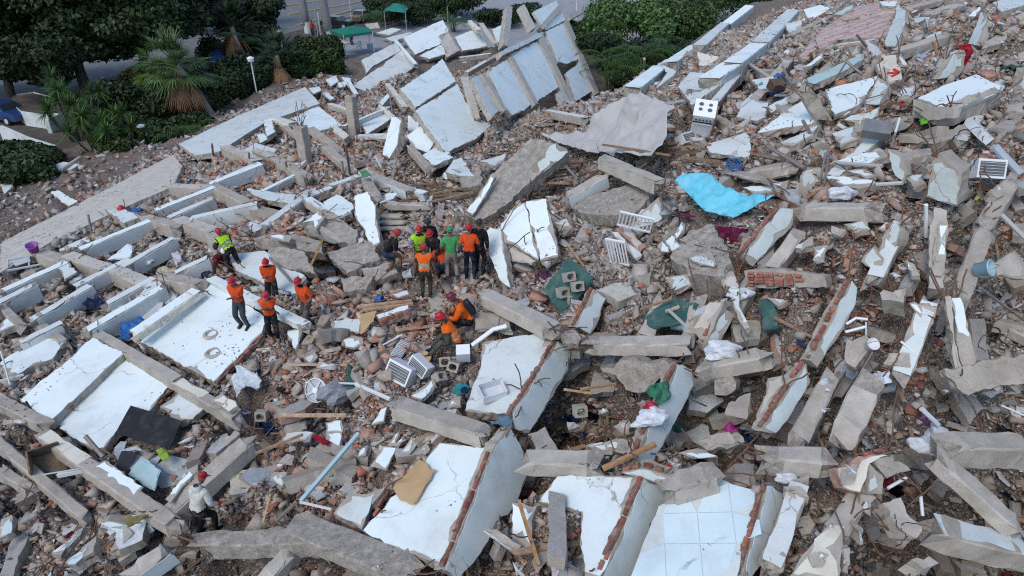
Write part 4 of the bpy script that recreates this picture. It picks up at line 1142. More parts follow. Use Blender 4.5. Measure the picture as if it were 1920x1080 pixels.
# ------------------------------------------------------------------ right-hand slope
rs = [
 ('20', '1115,480,.8 1235,535,.7 1210,570,.5 1080,665,.3 1165,545,.7', 'pale wall face on the ridge over the dark gap', 'wall', .3),
 ('20', '1245,650 1340,540 1500,560 1560,640 1350,790', 'beige white slab above the cooker', 'white2', .3),
 ('20', '1390,390 1560,430 1470,505 1400,490', 'curved cream plaster piece between the ridges', 'cream', .2),
 ('20', '1680,880 1760,740 1930,770 1900,880 1830,910', 'white grooved panel right of the cooker', 'white2', .1),
 ('30', '270,70 400,35 472,60 400,135 290,135', 'round edged white slab at the top of the mound', 'white', .2),
 ('30', '1070,140 1140,98 1212,130 1200,205 1058,222', 'square pale block beside the upright wall', 'wall', .4),
 ('30', '430,670 830,570 690,790 500,860 440,720', 'white slab with long cracks beside the stub column', 'white', .2),
 ('30', '-80,1000 180,800 310,720 400,870 330,930 100,965', 'white slab left of the stub column', 'white', .2),
 ('30', '60,1085 400,930 340,1010 200,1090', 'white slab strip below the stub column', 'white2', .2),
 ('30', '0,800 150,720 170,760 20,850', 'narrow white slab by the blue bags', 'white2', .2),
 ('30', '270,600 720,400 722,440 560,540 330,640', 'pale turquoise slab under the tiled floor', 'turquoise', .2),
 ('30', '280,500 420,390 410,430 320,495', 'white flake below the tiled floor', 'white', .1),
 ('30', '970,725 1010,650 1112,650 1085,722', 'white top of the block with the small red arrow', 'white2', .1),
 ('30', '1640,310 1850,190 1912,270 1600,372', 'flat grey slab near the picture edge', 'concrete_light', .2),
 ('30', '1500,120 1590,50 1600,70 1560,130', 'white slab leaning on the far wall', 'white', .15),
 ('30', '490,110 640,30 640,60 560,115', 'pale blue slab beside the tiled floor', 'turquoise', .15),
 ('30', '835,12 970,12 965,45 860,50', 'small white slab on the tiled floor', 'white', .15),
 ('30', '1685,20 1790,-10 1925,-10 1925,40 1750,90', 'pale slab in the top corner', 'wall', .3),
 ('30', '1780,790 1920,770 1920,850 1800,820', 'grey slab at the picture edge below the green cloth', 'concrete_light', .2),
]
for v, s, lb, m, th in rs:
    S(v, s, lb, m=m, th=th, l=.4, bites=3)
for q, w, h, l, lb, tp in (('1186,163 1238,124', .85, .9, .75, 'lowest wall block on the ridge beside the grey tarp', 'white'), ('1256,116 1302,84', .9, .9, .8, 'white wall block halfway along the ridge', 'white'), ('1312,84 1360,42', .8, 1.0, .9, 'pale long wall block on the upper ridge', 'white2'), ('1362,44 1406,10', .85, 1.0, 1.0, 'highest white wall block on the ridge', 'white'),
                        ('1330,146 1372,118', .95, .9, .8, 'white wall block above the cooker', 'white'), ('1374,117 1424,80', .8, .9, .85, 'white wall block in the second ridge', 'white'), ('1426,78 1488,18', .8, .9, .9, 'long white wall block at the top of the second ridge', 'white2'), ('1238,124 1256,112', .6, .7, .6, 'narrow wall piece closing the ridge', 'wall'), ('1300,168 1332,148', .7, .7, .5, 'low wall piece above the cooker', 'wall')):
    B('p', q, w, h, lb, l=l, m='wall', top=tp, side='wall', reb=(1, 1), name='wall_block', cat='wall', rough=1.2, roll=rnd.uniform(-10, 10))
for q, w, h, l, lb in (('1395,320 1490,303', .45, .35, .4, 'tan beam beside the open blue crate'), ('1362,316 1445,338', .4, .12, .5, 'grey plank above the blue sheet'), ('1330,210 1385,240', .35, .3, .4, 'grey beam piece right of the cooker'), ('1500,215 1590,190', .4, .35, .35, 'buried beam beside the cracked slab'), ('1740,260 1830,235', .5, .4, .3, 'buried beam below the large white topped block'), ('1660,300 1740,280', .45, .35, .3, 'buried beam above the upright pale shard')):
    B('p', q, w, h, lb, l=l, m='tanconcrete' if 'tan' in lb else 'concrete', top=None, reb=(2, 2))
for q, lb, mm in (('1322,272 1400,247 1408,262 1405,298 1330,286', 'pale slab below the cooker', 'white2'), ('1390,352 1475,340 1462,360 1415,364', 'white slab end beside the blue sheet corner', 'white'), ('1410,150 1460,140 1470,160 1425,168', 'grey white slab by the dark crate', 'white2'), ('1560,250 1600,238 1612,262 1575,272', 'pale plate above the long white slab', 'wall'), ('1700,330 1735,322 1740,345 1712,352', 'pale plate left of the standing block', 'wall'), ('1640,120 1660,112 1668,135 1650,140', 'small cream plate left of the arrow wall', 'cream'), ('1470,45 1505,38 1500,58 1478,62', 'grey plate below the round edged slab', 'wall'), ('1725,70 1765,58 1770,72 1735,82', 'pale plate above the long tan beam', 'white2'), ('1850,300 1890,290 1895,312 1860,318', 'grey plate behind the window unit', 'wall'), ('1580,420 1620,412 1640,432 1600,440', 'pale plate on the brick slope below the straight beam', 'wall'), ('1180,420 1200,405 1215,425 1195,440', 'grey plate behind the railing', 'wall'), ('1245,520 1290,510 1310,530 1265,545', 'pale plate below the big lump', 'wall')):
    S('p', q, lb, m=mm, th=.15, l=.3)
S('30', '970,30,1.0 1035,85,1.0 1030,170,.8 950,352,.2 868,342,.2 962,95,.8', 'upright pale wall beside the tiled floor', m='wall', th=.3, edges='5', land='upright wall beside the tiles')
S('30', '1600,90,1.0 1655,150,1.0 1562,342,.2 1500,335,.2', 'upright pale wall near the top corner', m='wall', th=.3, edges='3')
S('30', '832,580,.5 912,640,.5 832,792,.0 690,800,.1', 'pale wall side of the slab with long cracks', m='wall', th=.3, edges='3')
S('30', '560,900,.4 842,798,.5 842,880,.2 640,962,.1', 'pale wall strip below the slab with long cracks', m='wall', th=.3, edges='0')
ar1 = S('30', '862,420,1.0 962,400,1.0 1012,600,.4 902,642,.3 850,560,.5', 'beige wall stump with a red spray arrow pointing right', m='beige', th=.4, land='wall stump with the red arrow')
ar2 = S('30', '930,832,.1 972,732,.5 1092,742,.5 1052,832,.1', 'concrete block with a small red arrow pointing up', m='beige', th=.4)
S('30', '965,402,.95 1000,395,.9 1055,500,.5 1010,505,.5', 'white strip beside the wall stump with the arrow', m='white', th=.1)
S('30', '1120,740 1330,640 1560,560 1752,650 1740,685 1400,812 1270,800', 'large white topped floor block near the top', m='white', th=.5, l=.7, bites=2, land='large white topped block')
S('30', '1090,742,.75 1270,802,.75 1400,816,.75 1380,885,.2 1200,905,.1 1085,825,.2', 'rough front of the large white topped block', m='concrete_light', up=(0, .2, 1), th=.2, skin=False, body='concrete_light')
S('30', '1400,816,.73 1742,690,.72 1735,730,.5 1380,880,.2', 'white edge of the large white topped block', m='white2', th=.2, edges='2')
S('30', '1280,595,.2 1345,480,.7 1390,398,.9 1482,400,.9 1470,500,.5 1420,575,.2', 'pale wall stump beside the red cloth', m='wall', th=.4)
S('30', '1850,700,.2 1925,500,.9 1960,520,.8 1925,690,.2', 'pale wall edge at the picture side', m='wall', th=.2)
B('30', '660,125 1000,70', 0.44, 0.30, 'grey beam lying on the tiled floor', m='concrete_light', l=.4)
B('30', '1030,60 1290,-10', 0.44, 0.30, 'tan beam at the top of the tiled floor', m='tanconcrete', l=.5, reb=(0, 0))
B('30', '1170,110 1460,20', 0.53, 0.30, 'wide grey beam in the top corner', m='concrete_light', l=.5)
B('30', '400,350 800,295', 0.40, 0.30, 'grey beam below the tiled floor with a white top', m='concrete', top='white2', patch=(.3, 1), l=.5, reb=(4, 1))
B('30', '960,380 1340,260', 0.44, 0.34, 'long tan beam above the arrow wall', m='tanconcrete', top='concrete_light', l=.6, reb=(3, 2))
B('30', '340,690,1.3 450,880,.3', 0.44, 0.38, 'leaning concrete stub column beside the cracked slab', m='tanconcrete', reb=(4, 0), name='fallen_column', cat='column', land='leaning stub column')
B('30', '590,970 1060,880', 0.44, 0.30, 'grey beam below the arrow block', m='concrete', l=.3, reb=(2, 0))
B('30', '1720,970 1910,890', 0.44, 0.38, 'dusty beam near the wires at the picture edge', m='concrete', l=.4)
B('30', '160,260 480,110', 0.31, 0.23, 'thin grey beam below the round edged slab', m='concrete', l=.3, reb=(0, 0))
B('30', '330,640 690,540', 0.26, 0.30, 'tan beam under the turquoise slab', m='tanconcrete', l=.1, reb=(0, 0))
B('31', '225,460 820,455', 0.44, 0.38, 'straight beam right of the blue sheet with a brick scar', m='concrete_light', l=.55, reb=(4, 2), land='straight beam with the brick scar')
B('31', '0,170 230,150', 0.35, 0.30, 'pale beam end above the blue sheet', m='concrete_light', l=.4, reb=(0, 2))
rs2 = [
 ('31', '440,150 560,110 850,40 900,90 700,170', 'long white slab above the straight beam', 'white', .25),
 ('31', '430,240 640,240 832,290 700,332 560,310', 'white slab with a brown rim above the straight beam', 'white', .25),
 ('31', '580,200 720,180 812,240 740,262', 'pale slab between two white slabs', 'white2', .15),
 ('31', '900,35,.8 1000,80,.8 1052,230,.4 1020,302,.2 950,250,.3', 'upright pale shard above the tan lump', 'wall', .2),
 ('31', '990,80,.6 1055,120,.6 1050,170,.4 1010,130,.5', 'small pale shard behind the upright one', 'wall', .15),
 ('31', '1140,130,.7 1180,125,.7 1210,200,.4 1180,245,.2 1130,190,.4', 'pale shard beside the tan stone', 'wall', .15),
 ('31', '270,200,.7 330,180,.7 360,260,.3 330,360,.1 240,400,.1', 'pale wall flake beside the steel bars', 'wall', .15),
 ('31', '340,20,.8 400,-10,.8 480,40,.5 410,130,.2', 'pale wall flake above the steel bars', 'wall', .2),
 ('31', '850,700,.3 950,560,.7 992,640,.6 970,750,.3 890,832,.1', 'diamond shaped pale wall piece in the brick slope', 'wall', .35),
 ('31', '700,880,.4 790,770,.7 872,860,.4 800,1005,.1', 'four sided pale wall piece below the diamond shaped one', 'wall', .4),
 ('31', '1030,870 1100,900 1155,990 1070,1015', 'pale plaster piece right of the diamond shape', 'wall', .12),
 ('31', '870,960 950,938 1005,990 960,1025', 'small pale plate below the diamond shape', 'wall', .12),
 ('31', '475,615 590,640 540,690 480,670', 'cream plate beside the dark tile', 'cream', .08),
 ('31', '330,760 445,750 420,885 328,882', 'white carton sheet standing in the rubble', 'white', .05),
 ('31', '190,780 330,690 335,760 240,800', 'grey plaster slab above the brick wall chunk', 'wall', .15),
 ('31', '1005,600 1110,610 1080,645 1020,640', 'small pale plate beside the red brick', 'wall', .1),
 ('31', '1660,340 1720,290 1785,330 1770,385 1720,405', 'eight sided pale chunk below the window unit', 'white2', .25),
 ('31', '1690,900 1850,800 1930,900 1930,1020 1700,1000', 'folded grey sheet at the picture edge', 'concrete_light', .08),
 ('31', '0,290 160,270 130,330 20,350', 'white slab end right of the blue sheet', 'white', .15),
 ('32', '900,480 1060,490 1078,602 850,570', 'flat grey slab on the brick slope', 'concrete_light', .12),
 ('32', '1280,765 1340,735 1372,770 1340,800', 'small pale plate below the flat grey slab', 'white2', .06),
 ('32', '-10,70 100,70 160,90 80,140', 'pale plate at the green scrap', 'wall', .12),
 ('32', '850,0 1040,0 1020,110 860,90', 'grey concrete block above the brick slope', 'concrete_light', .5),
 ('32', '1720,580 1920,560 1920,680 1730,700', 'grey sheet over the dark hole', 'wall', .1),
 ('32', '320,900 360,870 500,900 410,980', 'bundle shaped pale plate in the hollow', 'wall', .1),
 ('32', '580,380 740,350 790,420 650,600 590,560', 'flat clay coloured slab beside the hole', 'tanconcrete', .25),
 ('32', '500,0 660,0 640,60 560,70', 'tan top of the broken wall', 'tanconcrete', .1),
]
for v, s, lb, m, th in rs2:
    S(v, s, lb, m=m, th=th, l=.35, bites=3)
S('31', '1190,392,.3 1230,130,1.2 1300,88,1.3 1452,220,1.0 1420,462,.2 1330,440,.2', 'large pale block standing above the dark hollow', m='wall', th=.6, bites=3, land='large pale standing block')
S('31', '1200,1085,.3 1205,700,.5 1245,475,.8 1345,500,.8 1352,600,.7 1330,1000,.3 1320,1085,.3', 'tall dusty wall strip below the large pale block', m='concrete_light', body='concrete_light', skin=False, th=.5, land='tall dusty wall strip')
S('31', '1282,590,.78 1352,600,.76 1332,890,.5 1262,880,.5', 'bright white paint on the tall dusty strip', 'plaster_shard', 'shard', 'white', .03)
S('31', '1255,680,.66 1280,690,.66 1265,900,.5 1330,900,.5 1300,990,.4 1240,980,.4', 'grey plaster on the tall dusty strip', 'plaster_shard', 'shard', 'concrete', .02, skin=False)
S('p', '1598,525,.9 1520,677,.5 1532,688 1575,626 1605,568 1607,538', 'long broken wall side beside the brick slope', m='wall', th=.3, up=STEEP, bites=6, edges='0', land='long broken wall by the brick slope')
S('p', '1512,682,.7 1428,808,.4 1452,813 1475,790 1520,716', 'lower broken wall side with a dusty top', m='wall', th=.3, up=STEEP, bites=3, edges='0')
S('32', '0,680,.3 210,620,.6 280,570,.7 200,640,.6 20,980,.3 -70,1080,.2 -90,950,.2', 'dusty top of the lower broken wall', m='beige', th=.3)
S('32', '1330,70,.8 1370,60,.8 1410,400,.6 1475,640,.4 1460,790,.2 1420,650,.3 1390,400,.5', 'concrete flank of the white post', m='concrete_light', body='concrete_light', skin=False, th=.2)
S('32', '1370,65,.8 1440,62,.8 1530,410,.55 1470,420,.55 1410,400,.55', 'white painted post lying above the dark hole', m='white', th=.4, bites=2, land='white painted post')
S('32', '1410,405,.55 1530,412,.55 1605,660,.35 1590,790,.25 1465,795,.25 1475,640,.35', 'bare lower end of the white post', m='tanconcrete', body='tanconcrete', skin=False, th=.4)
S('32', '1600,640 1755,700 1730,785 1600,792', 'tan stone block at the end of the white post', m='tanconcrete', body='tanconcrete', skin=False, th=.5, l=.3, rag=.05)
S('32', '1060,110 1105,105 1272,280 1230,302', 'narrow white plank on the brick slope', 'fallen_board', 'board', 'white', .06, .3)
S('p', '1395,507,.5 1440,504,.6 1552,518,.5 1556,541,.2 1400,541,.2', 'chunk of brick wall with exposed red courses', name='brick_wall_chunk', cat='wall', m='concrete_light', body='concrete', th=.4, skin=False, land='chunk of red brick wall')
bw = bpy.data.objects['brick_wall_chunk']
P3b, cb_, nb_ = lay(vpts('p', '1400,508,.52 1528,518,.45 1530,534,.3 1402,538,.25'), .4, None, None)
ob_ = np.array(bw.location)
for r_ in range(5):
    t = (r_ + .5) / 5
    a_, b_ = P3b[0] * (1 - t) + P3b[3] * t, P3b[1] * (1 - t) + P3b[2] * t
    brick_edge(bw, a_ + nb_ * .05, b_ + nb_ * .05 - (b_ - a_) * rnd.uniform(0, .3), nb_, nb_ * .0, ob_, skip=.12, h=.06, d=np.linalg.norm(P3b[0] - P3b[3]) / 5 - .012)
def arrow(slab, v, s, w):
    """a sprayed arrow: shaft and two barbs of red paint on the face of a wall piece"""
    o, P3, c, n = slab
    q = [hitplane(x, y, c, n) + n * .03 for x, y in vpts(v, s)]       # tail, tip, barb, barb
    mb = MB()
    for a, b in ((q[0], q[1]), (q[2], q[1]), (q[3], q[1])):
        e = (b - a); wv = np.cross(n, e); wv = wv / np.linalg.norm(wv) * w / 2
        mb.add([a - wv, b - wv, b + wv, a + wv, a - wv - n * .012, b - wv - n * .012, b + wv - n * .012, a + wv - n * .012], [[0, 1, 2, 3], [0, 4, 5, 1], [1, 5, 6, 2], [2, 6, 7, 3], [3, 7, 4, 0]])
        n_off = n * .004
        q = [t + n_off for t in q]
    org = np.array(o.location)
    mb.v = [tuple(np.array(p) - org) for p in mb.v]
    k = mb.build('painted_arrow', M['paint'], o)
    k.color = (.5, .03, .02, 1)
arrow(ar1, '30', '895,552 985,548 940,522 925,578', .09)
arrow(ar2, '30', '995,812 1015,758 975,775 1030,798', .07)
# ------------------------------------------------------------------ things lying about
def prop(name, label, cat, px, py, head=0, tx=0, ty=0, lift=0, grp=None):
    p, r_ = frame_at(px, py, head, tx, ty, lift)
    return empty(name, p, label, cat, grp, r_)
def part(mb, name, mat, parent, color=None, smooth=False):
    o = mb.build(name, M[mat], parent, smooth)
    if color: o.color = (*color, 1)
    return o
def one(mb, name, mat, label, cat, px, py, head=0, tx=0, ty=0, lift=0, color=None, smooth=False, grp=None):
    p, r_ = frame_at(px, py, head, tx, ty, lift)
    o = part(mb, name, mat, None, color, smooth)
    o.location = p; o.rotation_euler = r_
    return tag(o, label, cat, grp)

# cooker: white enamel box with four plates, brown insulation showing at its side
k = prop('kitchen_cooker', 'white electric cooker with four round plates tilted in the rubble', 'cooker', 1312, 255, -16, 32, 4, .2)
part(MB().box((0, 0, .42), (.54, .56, .84)), 'body', 'plastic', k, (.78, .8, .82))
part(MB().box((0, 0, .852), (.57, .59, .03)), 'cooktop', 'plastic', k, (.86, .88, .9))
for x, y, r_ in ((-.12, .12, .06), (.12, .12, .05), (-.12, -.06, .05), (.12, -.06, .06)):
    part(MB().lathe([(0, .882), (r_, .882), (r_, .868)], 18, (x, y, 0)), 'hot_plate', 'mesh_grille', k)
d = part(MB().box((0, -.287, .36), (.5, .02, .5)), 'oven_door', 'plastic', k, (.74, .77, .8))
part(MB().box((0, -.315, .58), (.4, .025, .025)), 'handle', 'plastic', d, (.5, .52, .54))
part(MB().box((0, -.287, .73), (.5, .02, .14)), 'control_panel', 'plastic', k, (.55, .57, .6))
part(MB().box((0, -.292, .63), (.52, .02, .03)), 'door_gap', 'dark', k)
for i in range(5): part(MB().lathe([(0, .02), (.022, .02), (.024, 0)], 10, (-.18 + i * .09, -.299, .73), Matrix.Rotation(R(90), 3, 'X')), 'knob', 'dark', k)
k.scale = (1.28, 1.28, 1.28)
mb = MB()
for i in range(9): mb.box((.29 + rnd.uniform(0, .03), -.22 + i * .055, .42 + rnd.uniform(-.05, .05)), (.05, .05, .78))
part(mb, 'insulation', 'wood', k, (1.6, 1.4, 1.2))
LAND.append((np.array(k.location)[:2], 'white cooker'))

sheet('grey_tarp', 'p', '1012,252,.3 1095,240,.8 1140,198,1.5 1178,167,1.9 1262,194,1.9 1238,268,1.2 1215,286,.8 1140,286,.9 1062,272,.4', 'large grey tarpaulin stretched over the rubble', 'tarp', M['tarp_grey'], fold=.14, res=.13, sag=.25, peak=3, dev_max=1.2, land='grey tarp', seed=3)
sheet('blue_sheet', 'p', '1265,342,1.0 1292,325,1.1 1327,322,1.1 1360,347,.9 1392,362,.8 1453,368,.9 1417,388,.7 1370,404,.5 1322,395,.6 1297,370,.8', 'bright sky blue sheet draped over broken concrete', 'sheet', M['tarp_blue'], fold=.055, res=.12, land='blue sheet', seed=5)
S('p', '245,760 341,789 318,841 216,812', 'big flat black panel lying on the tilted floor', 'black_board', 'board', 'rubber', .05, .3, body='rubber', skin=False, bites=0, rag=.004, land='black panel')
S('03', '860,260 910,130 1040,140 990,230 950,300', 'torn dark mat beside the black panel', 'rubber_mat', 'mat', 'dark', .02, .25, body='dark', skin=False, bites=2)
sheets = [
 ('maroon_cloth', '21', '1520,610,.7 1770,640,.8 1650,785,.2', 'dark maroon cloth hanging between two walls', (.14, .012, .05), .05),
 ('maroon_cloth', '21', '1210,520 1330,520 1390,565 1250,550', 'small strip of maroon cloth beside the blue sheet', (.12, .012, .05), .04),
 ('red_cloth', '30', '1395,340,.9 1500,350,.9 1525,500,.2 1490,512,.2 1450,390,.8', 'bright red cloth hanging from a wall stump', (.33, .012, .025), .06),
 ('green_cloth', '30', '1750,480 1900,440 1930,560 1790,585', 'dark green cloth on the rubble near the picture edge', (.03, .11, .09), .08),
 ('green_cloth', '22', '990,780,.5 1040,730,.6 1140,690,.7 1180,720,.7 1172,830,.5 1100,880,.4 1050,830,.4', 'bright green patterned blanket on the pale wall', (.06, .24, .14), .05),
 ('red_cloth', '22', '1050,835,.45 1100,880,.42 1080,930,.35 965,890,.3', 'red and pink end of the patterned blanket', (.6, .05, .09), .05),
 ('blue_cloth', '02', '900,280,.3 1060,215,.3 1085,240,.3 990,330,.2 965,395,.2 900,385,.2', 'blue patterned cloth beside the cream parapet', (.04, .16, .42), .06),
 ('navy_cloth', '02', '600,105 740,60 795,130 650,150', 'dark navy cloth between two beams', (.02, .025, .07), .08),
 ('blue_cloth', '12', '1750,1000 1840,955 1925,980 1920,1040 1780,1030', 'pale blue jeans at the end of the thick beam', (.14, .24, .32), .06),
 ('teal_cloth', '12', '1450,770 1520,725 1600,740 1590,800 1480,800', 'teal and navy clothes in a heap', (.03, .24, .25), .07),
 ('navy_cloth', '12', '1530,725 1600,700 1605,760 1570,820 1540,790', 'navy shirt on the heap of clothes', (.015, .02, .06), .07),
 ('pink_cloth', '12', '1740,740 1780,690 1845,680 1830,740 1760,770', 'pink and blue patterned garment on the white slab', (.38, .2, .42), .05),
 ('white_sheet', '02', '1735,680,.4 1800,580,.5 1920,640,.5 1960,700,.4 1910,750,.3 1830,740,.3 1760,830,.2', 'white plastic sheeting beside the terrace edge', (.66, .72, .75), .1),
 ('moss_cloth', '03', '945,660,.55 1010,625,.6 1120,620,.6 1050,680,.5 970,715,.4', 'moss coloured rag on the broken white strip', (.2, .18, .07), .05),
 ('lime_cloth', '03', '1165,135 1275,125 1275,200 1235,235 1200,190', 'lime green bag beside the black panel', (.28, .42, .06), .08),
 ('red_cloth', '13', '415,30 480,25 545,60 540,105 470,70', 'crumpled dark red cloth beside the white box panel', (.3, .012, .03), .06),
 ('magenta_cloth', '22', '1590,1050 1640,1020 1705,1040 1690,1085 1600,1090', 'magenta cloth in the clay hollow', (.3, .015, .15), .07),
 ('green_cloth', '11', '775,205,1.1 830,195,1.1 870,240,1.0 800,250,.9', 'green patterned cloth on the head of the stub', (.07, .25, .12), .05),
 ('blue_cloth', '30', '0,690 80,655 115,690 60,720', 'bright blue plastic bag near the narrow white slab', (.03, .08, .3), .08),
 ('blue_cloth', '30', '40,580 110,545 130,575 70,600', 'small blue bag beside the wooden crate', (.04, .12, .38), .08),
 ('blue_cloth', '01', '940,495 1040,475 1080,500 1010,515', 'blue bag beside the red helmet on the beam', (.03, .16, .42), .05),
 ('white_cloth', '01', '815,490 870,472 900,495 850,505', 'white bag beside the red helmet on the beam', (.7, .72, .74), .05),
 ('white_cloth', '01', '1290,830 1330,800 1360,850 1320,910', 'small pale shirt on the rubble', (.62, .58, .62), .05),
 ('white_cloth', '01', '1050,880 1110,855 1170,875 1120,905', 'torn white plastic in the brick bay', (.7, .72, .74), .06),
 ('pale_cloth', '01', '1160,960 1240,920 1320,940 1180,985', 'cream rag beside the pale cross beam', (.55, .48, .36), .06),
 ('navy_cloth', '01', '1490,1000 1540,960 1590,960 1560,1010', 'dark blue bag at the feet of the kneeling person', (.015, .02, .06), .08),
 ('pink_cloth', '11', '1330,560 1370,450 1420,455 1400,580', 'striped grey cloth hanging in the timber', (.36, .3, .31), .06),
 ('white_cloth', '30', '1100,420 1160,390 1210,430 1130,460', 'pale blue checked cloth near the arrow wall', (.35, .45, .55), .06),
 ('teal_cloth', '20', '1840,620 1880,615 1890,650 1850,650', 'small turquoise rag on the ridge', (.05, .45, .42), .06),
 ('white_cloth', '23', '290,1000 400,830 415,900 340,1080 290,1080', 'white and purple patterned cloth on the brick heap', (.6, .5, .58), .06),
 ('white_cloth', '32', '360,730 440,700 500,740 470,790 370,780', 'white torn plastic in the hollow', (.62, .66, .7), .12),
 ('purple_cloth', '32', '1150,970 1200,930 1230,1040 1180,1060', 'dark purple cloth in the brick slope', (.1, .02, .1), .08),
 ('green_scrap', '30', '1130,900 1190,890 1200,930 1150,945', 'bright green scrap under the arrow block', (.15, .42, .05), .04),
 ('white_cloth', '31', '440,390 500,370 560,345 600,400 480,420', 'bundle of white plastic above the straight beam', (.72, .74, .76), .12),
]
for nm, v, s, lb, colr, fo in sheets:
    sheet(nm, v, s, lb, 'cloth', M['cloth'], l=.3, color=colr, fold=fo, res=.07, th=.008, seed=len(lb), plane='on_strip' if 'blanket' in lb else None)

def lump(seed, a, b, c, pinch=.0, sub=3, amp=.22):
    rg = np.random.RandomState(seed)
    bm = bmesh.new()
    bmesh.ops.create_icosphere(bm, subdivisions=sub, radius=1)
    ph = rg.rand(6, 3) * 4 - 2
    for v in bm.verts:
        p = v.co.copy()
        f = 1.0
        for q in ph:
            f += amp * math.sin(3.1 * p.dot(Vector(q)) + q[0] * 5) / 3
        v.co = Vector((p.x * a, p.y * b, p.z * c)) * f
        if v.co.z < -.5 * c: v.co.z = -.5 * c
        if pinch and p.x > .5: v.co.y *= 1 - pinch * (p.x - .5) * 2; v.co.x *= 1 + pinch * (p.x - .5)
    mb = MB()
    bm.verts.index_update()
    mb.add([v.co for v in bm.verts], [[v.index for v in f.verts] for f in bm.faces])
    bm.free()
    return mb
for i, (px, py, a, hd, tx, lb) in enumerate(((1352, 666, .36, 10, 0, 'white plastic sack on the beam end'), (1222, 792, .32, 200, 20, 'white plastic sack on the lower wall strip'), (1757, 838, .36, 80, -30, 'white plastic sack standing by the long pale beam'),
                                             (1735, 845, .26, 160, 0, 'small white sack beside a taller sack'), (1575, 372, .3, 0, 0, 'white sack in the brick slope'), (1470, 905, .2, 0, 0, 'tiny blue white bag on the clay'), (1650, 718, .22, 40, 0, 'small white bag on the worn beam'), (1385, 560, .25, 0, 0, 'white torn bag near the green sheet'))):
    one(lump(i + 3, a, a * .7, a * .6, .7, 3, .3), 'plastic_sack', 'cloth', lb, 'sack', px, py, hd, tx, 0, .12, (.76, .79, .82))
# air conditioners
def wall_ac(px, py, head, tx, ty, L, lb, lift=.1):
    k = prop('air_conditioner', lb, 'air conditioner', px, py, head, tx, ty, lift)
    part(MB().box((0, 0, 0), (L, .3, .22)), 'casing', 'plastic', k, (.72, .74, .75))
    f = part(MB().box((0, 0, .112), (L * .92, .24, .012)), 'grille', 'plastic', k, (.12, .12, .12))
    n = int(L / .075)
    for i in range(n):
        part(MB().box((-L * .44 + (i + .5) * L * .88 / n, 0, .121), (L * .88 / n * .5, .24, .012)), 'louvre', 'plastic', f, (.7, .72, .73))
    return k
wall_ac(748, 668, 76, 18, 0, .95, 'long white indoor air conditioner lying in the rubble')
wall_ac(1828, 268, 74, 34, 0, 1.15, 'long louvred air conditioner among tangled wires', .3)
def outdoor_ac(px, py, head, tx, ty, d, lb, dark=True):
    k = prop('outdoor_unit', lb, 'air conditioner', px, py, head, tx, ty, .25)
    part(MB().box((0, 0, 0), d), 'casing', 'plastic', k, (.72, .74, .75))
    g = part(MB().box((0, -d[1] / 2 - .006, 0), (d[0] * .86, .012, d[2] * .74)), 'grille', 'plastic', k, (.1, .1, .1))
    for i in range(5):
        part(MB().box((0, -d[1] / 2 - .015, (i - 2) * d[2] * .15), (d[0] * .84, .012, .012)), 'bar', 'plastic', g, (.5, .52, .53))
    return k
outdoor_ac(754, 712, -30, -30, 10, (.72, .42, .5), 'white air conditioner box on its side near the long unit')
outdoor_ac(790, 700, -40, -20, 20, (.6, .3, .36), 'second white appliance casing beside the air conditioner box')
outdoor_ac(1846, 336, -12, -25, 0, (.62, .4, .45), 'window air conditioner with an open dark front')
outdoor_ac(1284, 274, 35, -40, 0, (.6, .4, .35), 'small white appliance with a grille beside the cooker')
# hollow concrete blocks
def hollow(px, py, head, tx, ty, lb, s=.74, lift=.08):
    L, D, H = .4 * s, .34 * s, .36 * s
    mb = MB()
    w = .06 * s
    mb.box((0, -D / 2 + w / 2, 0), (L, w, H)); mb.box((0, D / 2 - w / 2, 0), (L, w, H))
    for x in (-L / 2 + w / 2, L / 2 - w / 2): mb.box((x, 0, 0), (w, D - 2 * w, H))
    for sx in (-1, 1):
        for sy in (-1, 1):
            mb.box((sx * (L / 2 - w * 1.3), sy * (D / 2 - w * 1.3), 0), (w * .8, w * .8, H * .98), Matrix.Rotation(.78, 3, 'Z'))
    o = one(mb, 'hollow_block', 'concrete', lb, 'block', px, py, head, tx, ty, lift)
    return o
hollow(1066, 537, 20, 60, 0, 'upper hollow block stacked behind the green board', lift=.3)
hollow(1082, 552, 15, 65, 0, 'right hand hollow block stacked behind the green board', lift=.25)
hollow(1072, 575, 10, 60, 10, 'lowest hollow block below the green board', lift=.2)
hollow(1055, 560, 25, 70, 0, 'hollow block half under the green board', lift=.2)
hollow(834, 683, 10, 55, 0, 'hollow block left of the white box near the seated men')
hollow(851, 692, -15, 60, 10, 'hollow block below the white box near the seated men')
hollow(824, 713, 40, 40, 20, 'dusty hollow block above the heap of clothes')
hollow(707, 723, 30, 60, 0, 'hollow block left of the air conditioner box')
hollow(492, 783, 0, 70, 0, 'hollow block beside the terrace edge')
hollow(565, 686, 60, 30, 30, 'hollow block lying in the brown rubble below the terrace')
hollow(1143, 527, 20, 70, 0, 'hollow block below the white railing')
hollow(133, 592, 30, 70, 0, 'grey ring block in a bay of the floor grid', .8)
hollow(1087, 775, 10, 65, 0, 'hollow block deep in the dark hollow')
part(MB().box((0, 0, 0), (.36, .3, .42)), 'casing', 'plastic', prop('storage_box', 'upright white box beside the man in the orange vest', 'box', 869, 677, 5, 25, 0, .25), (.8, .83, .85))
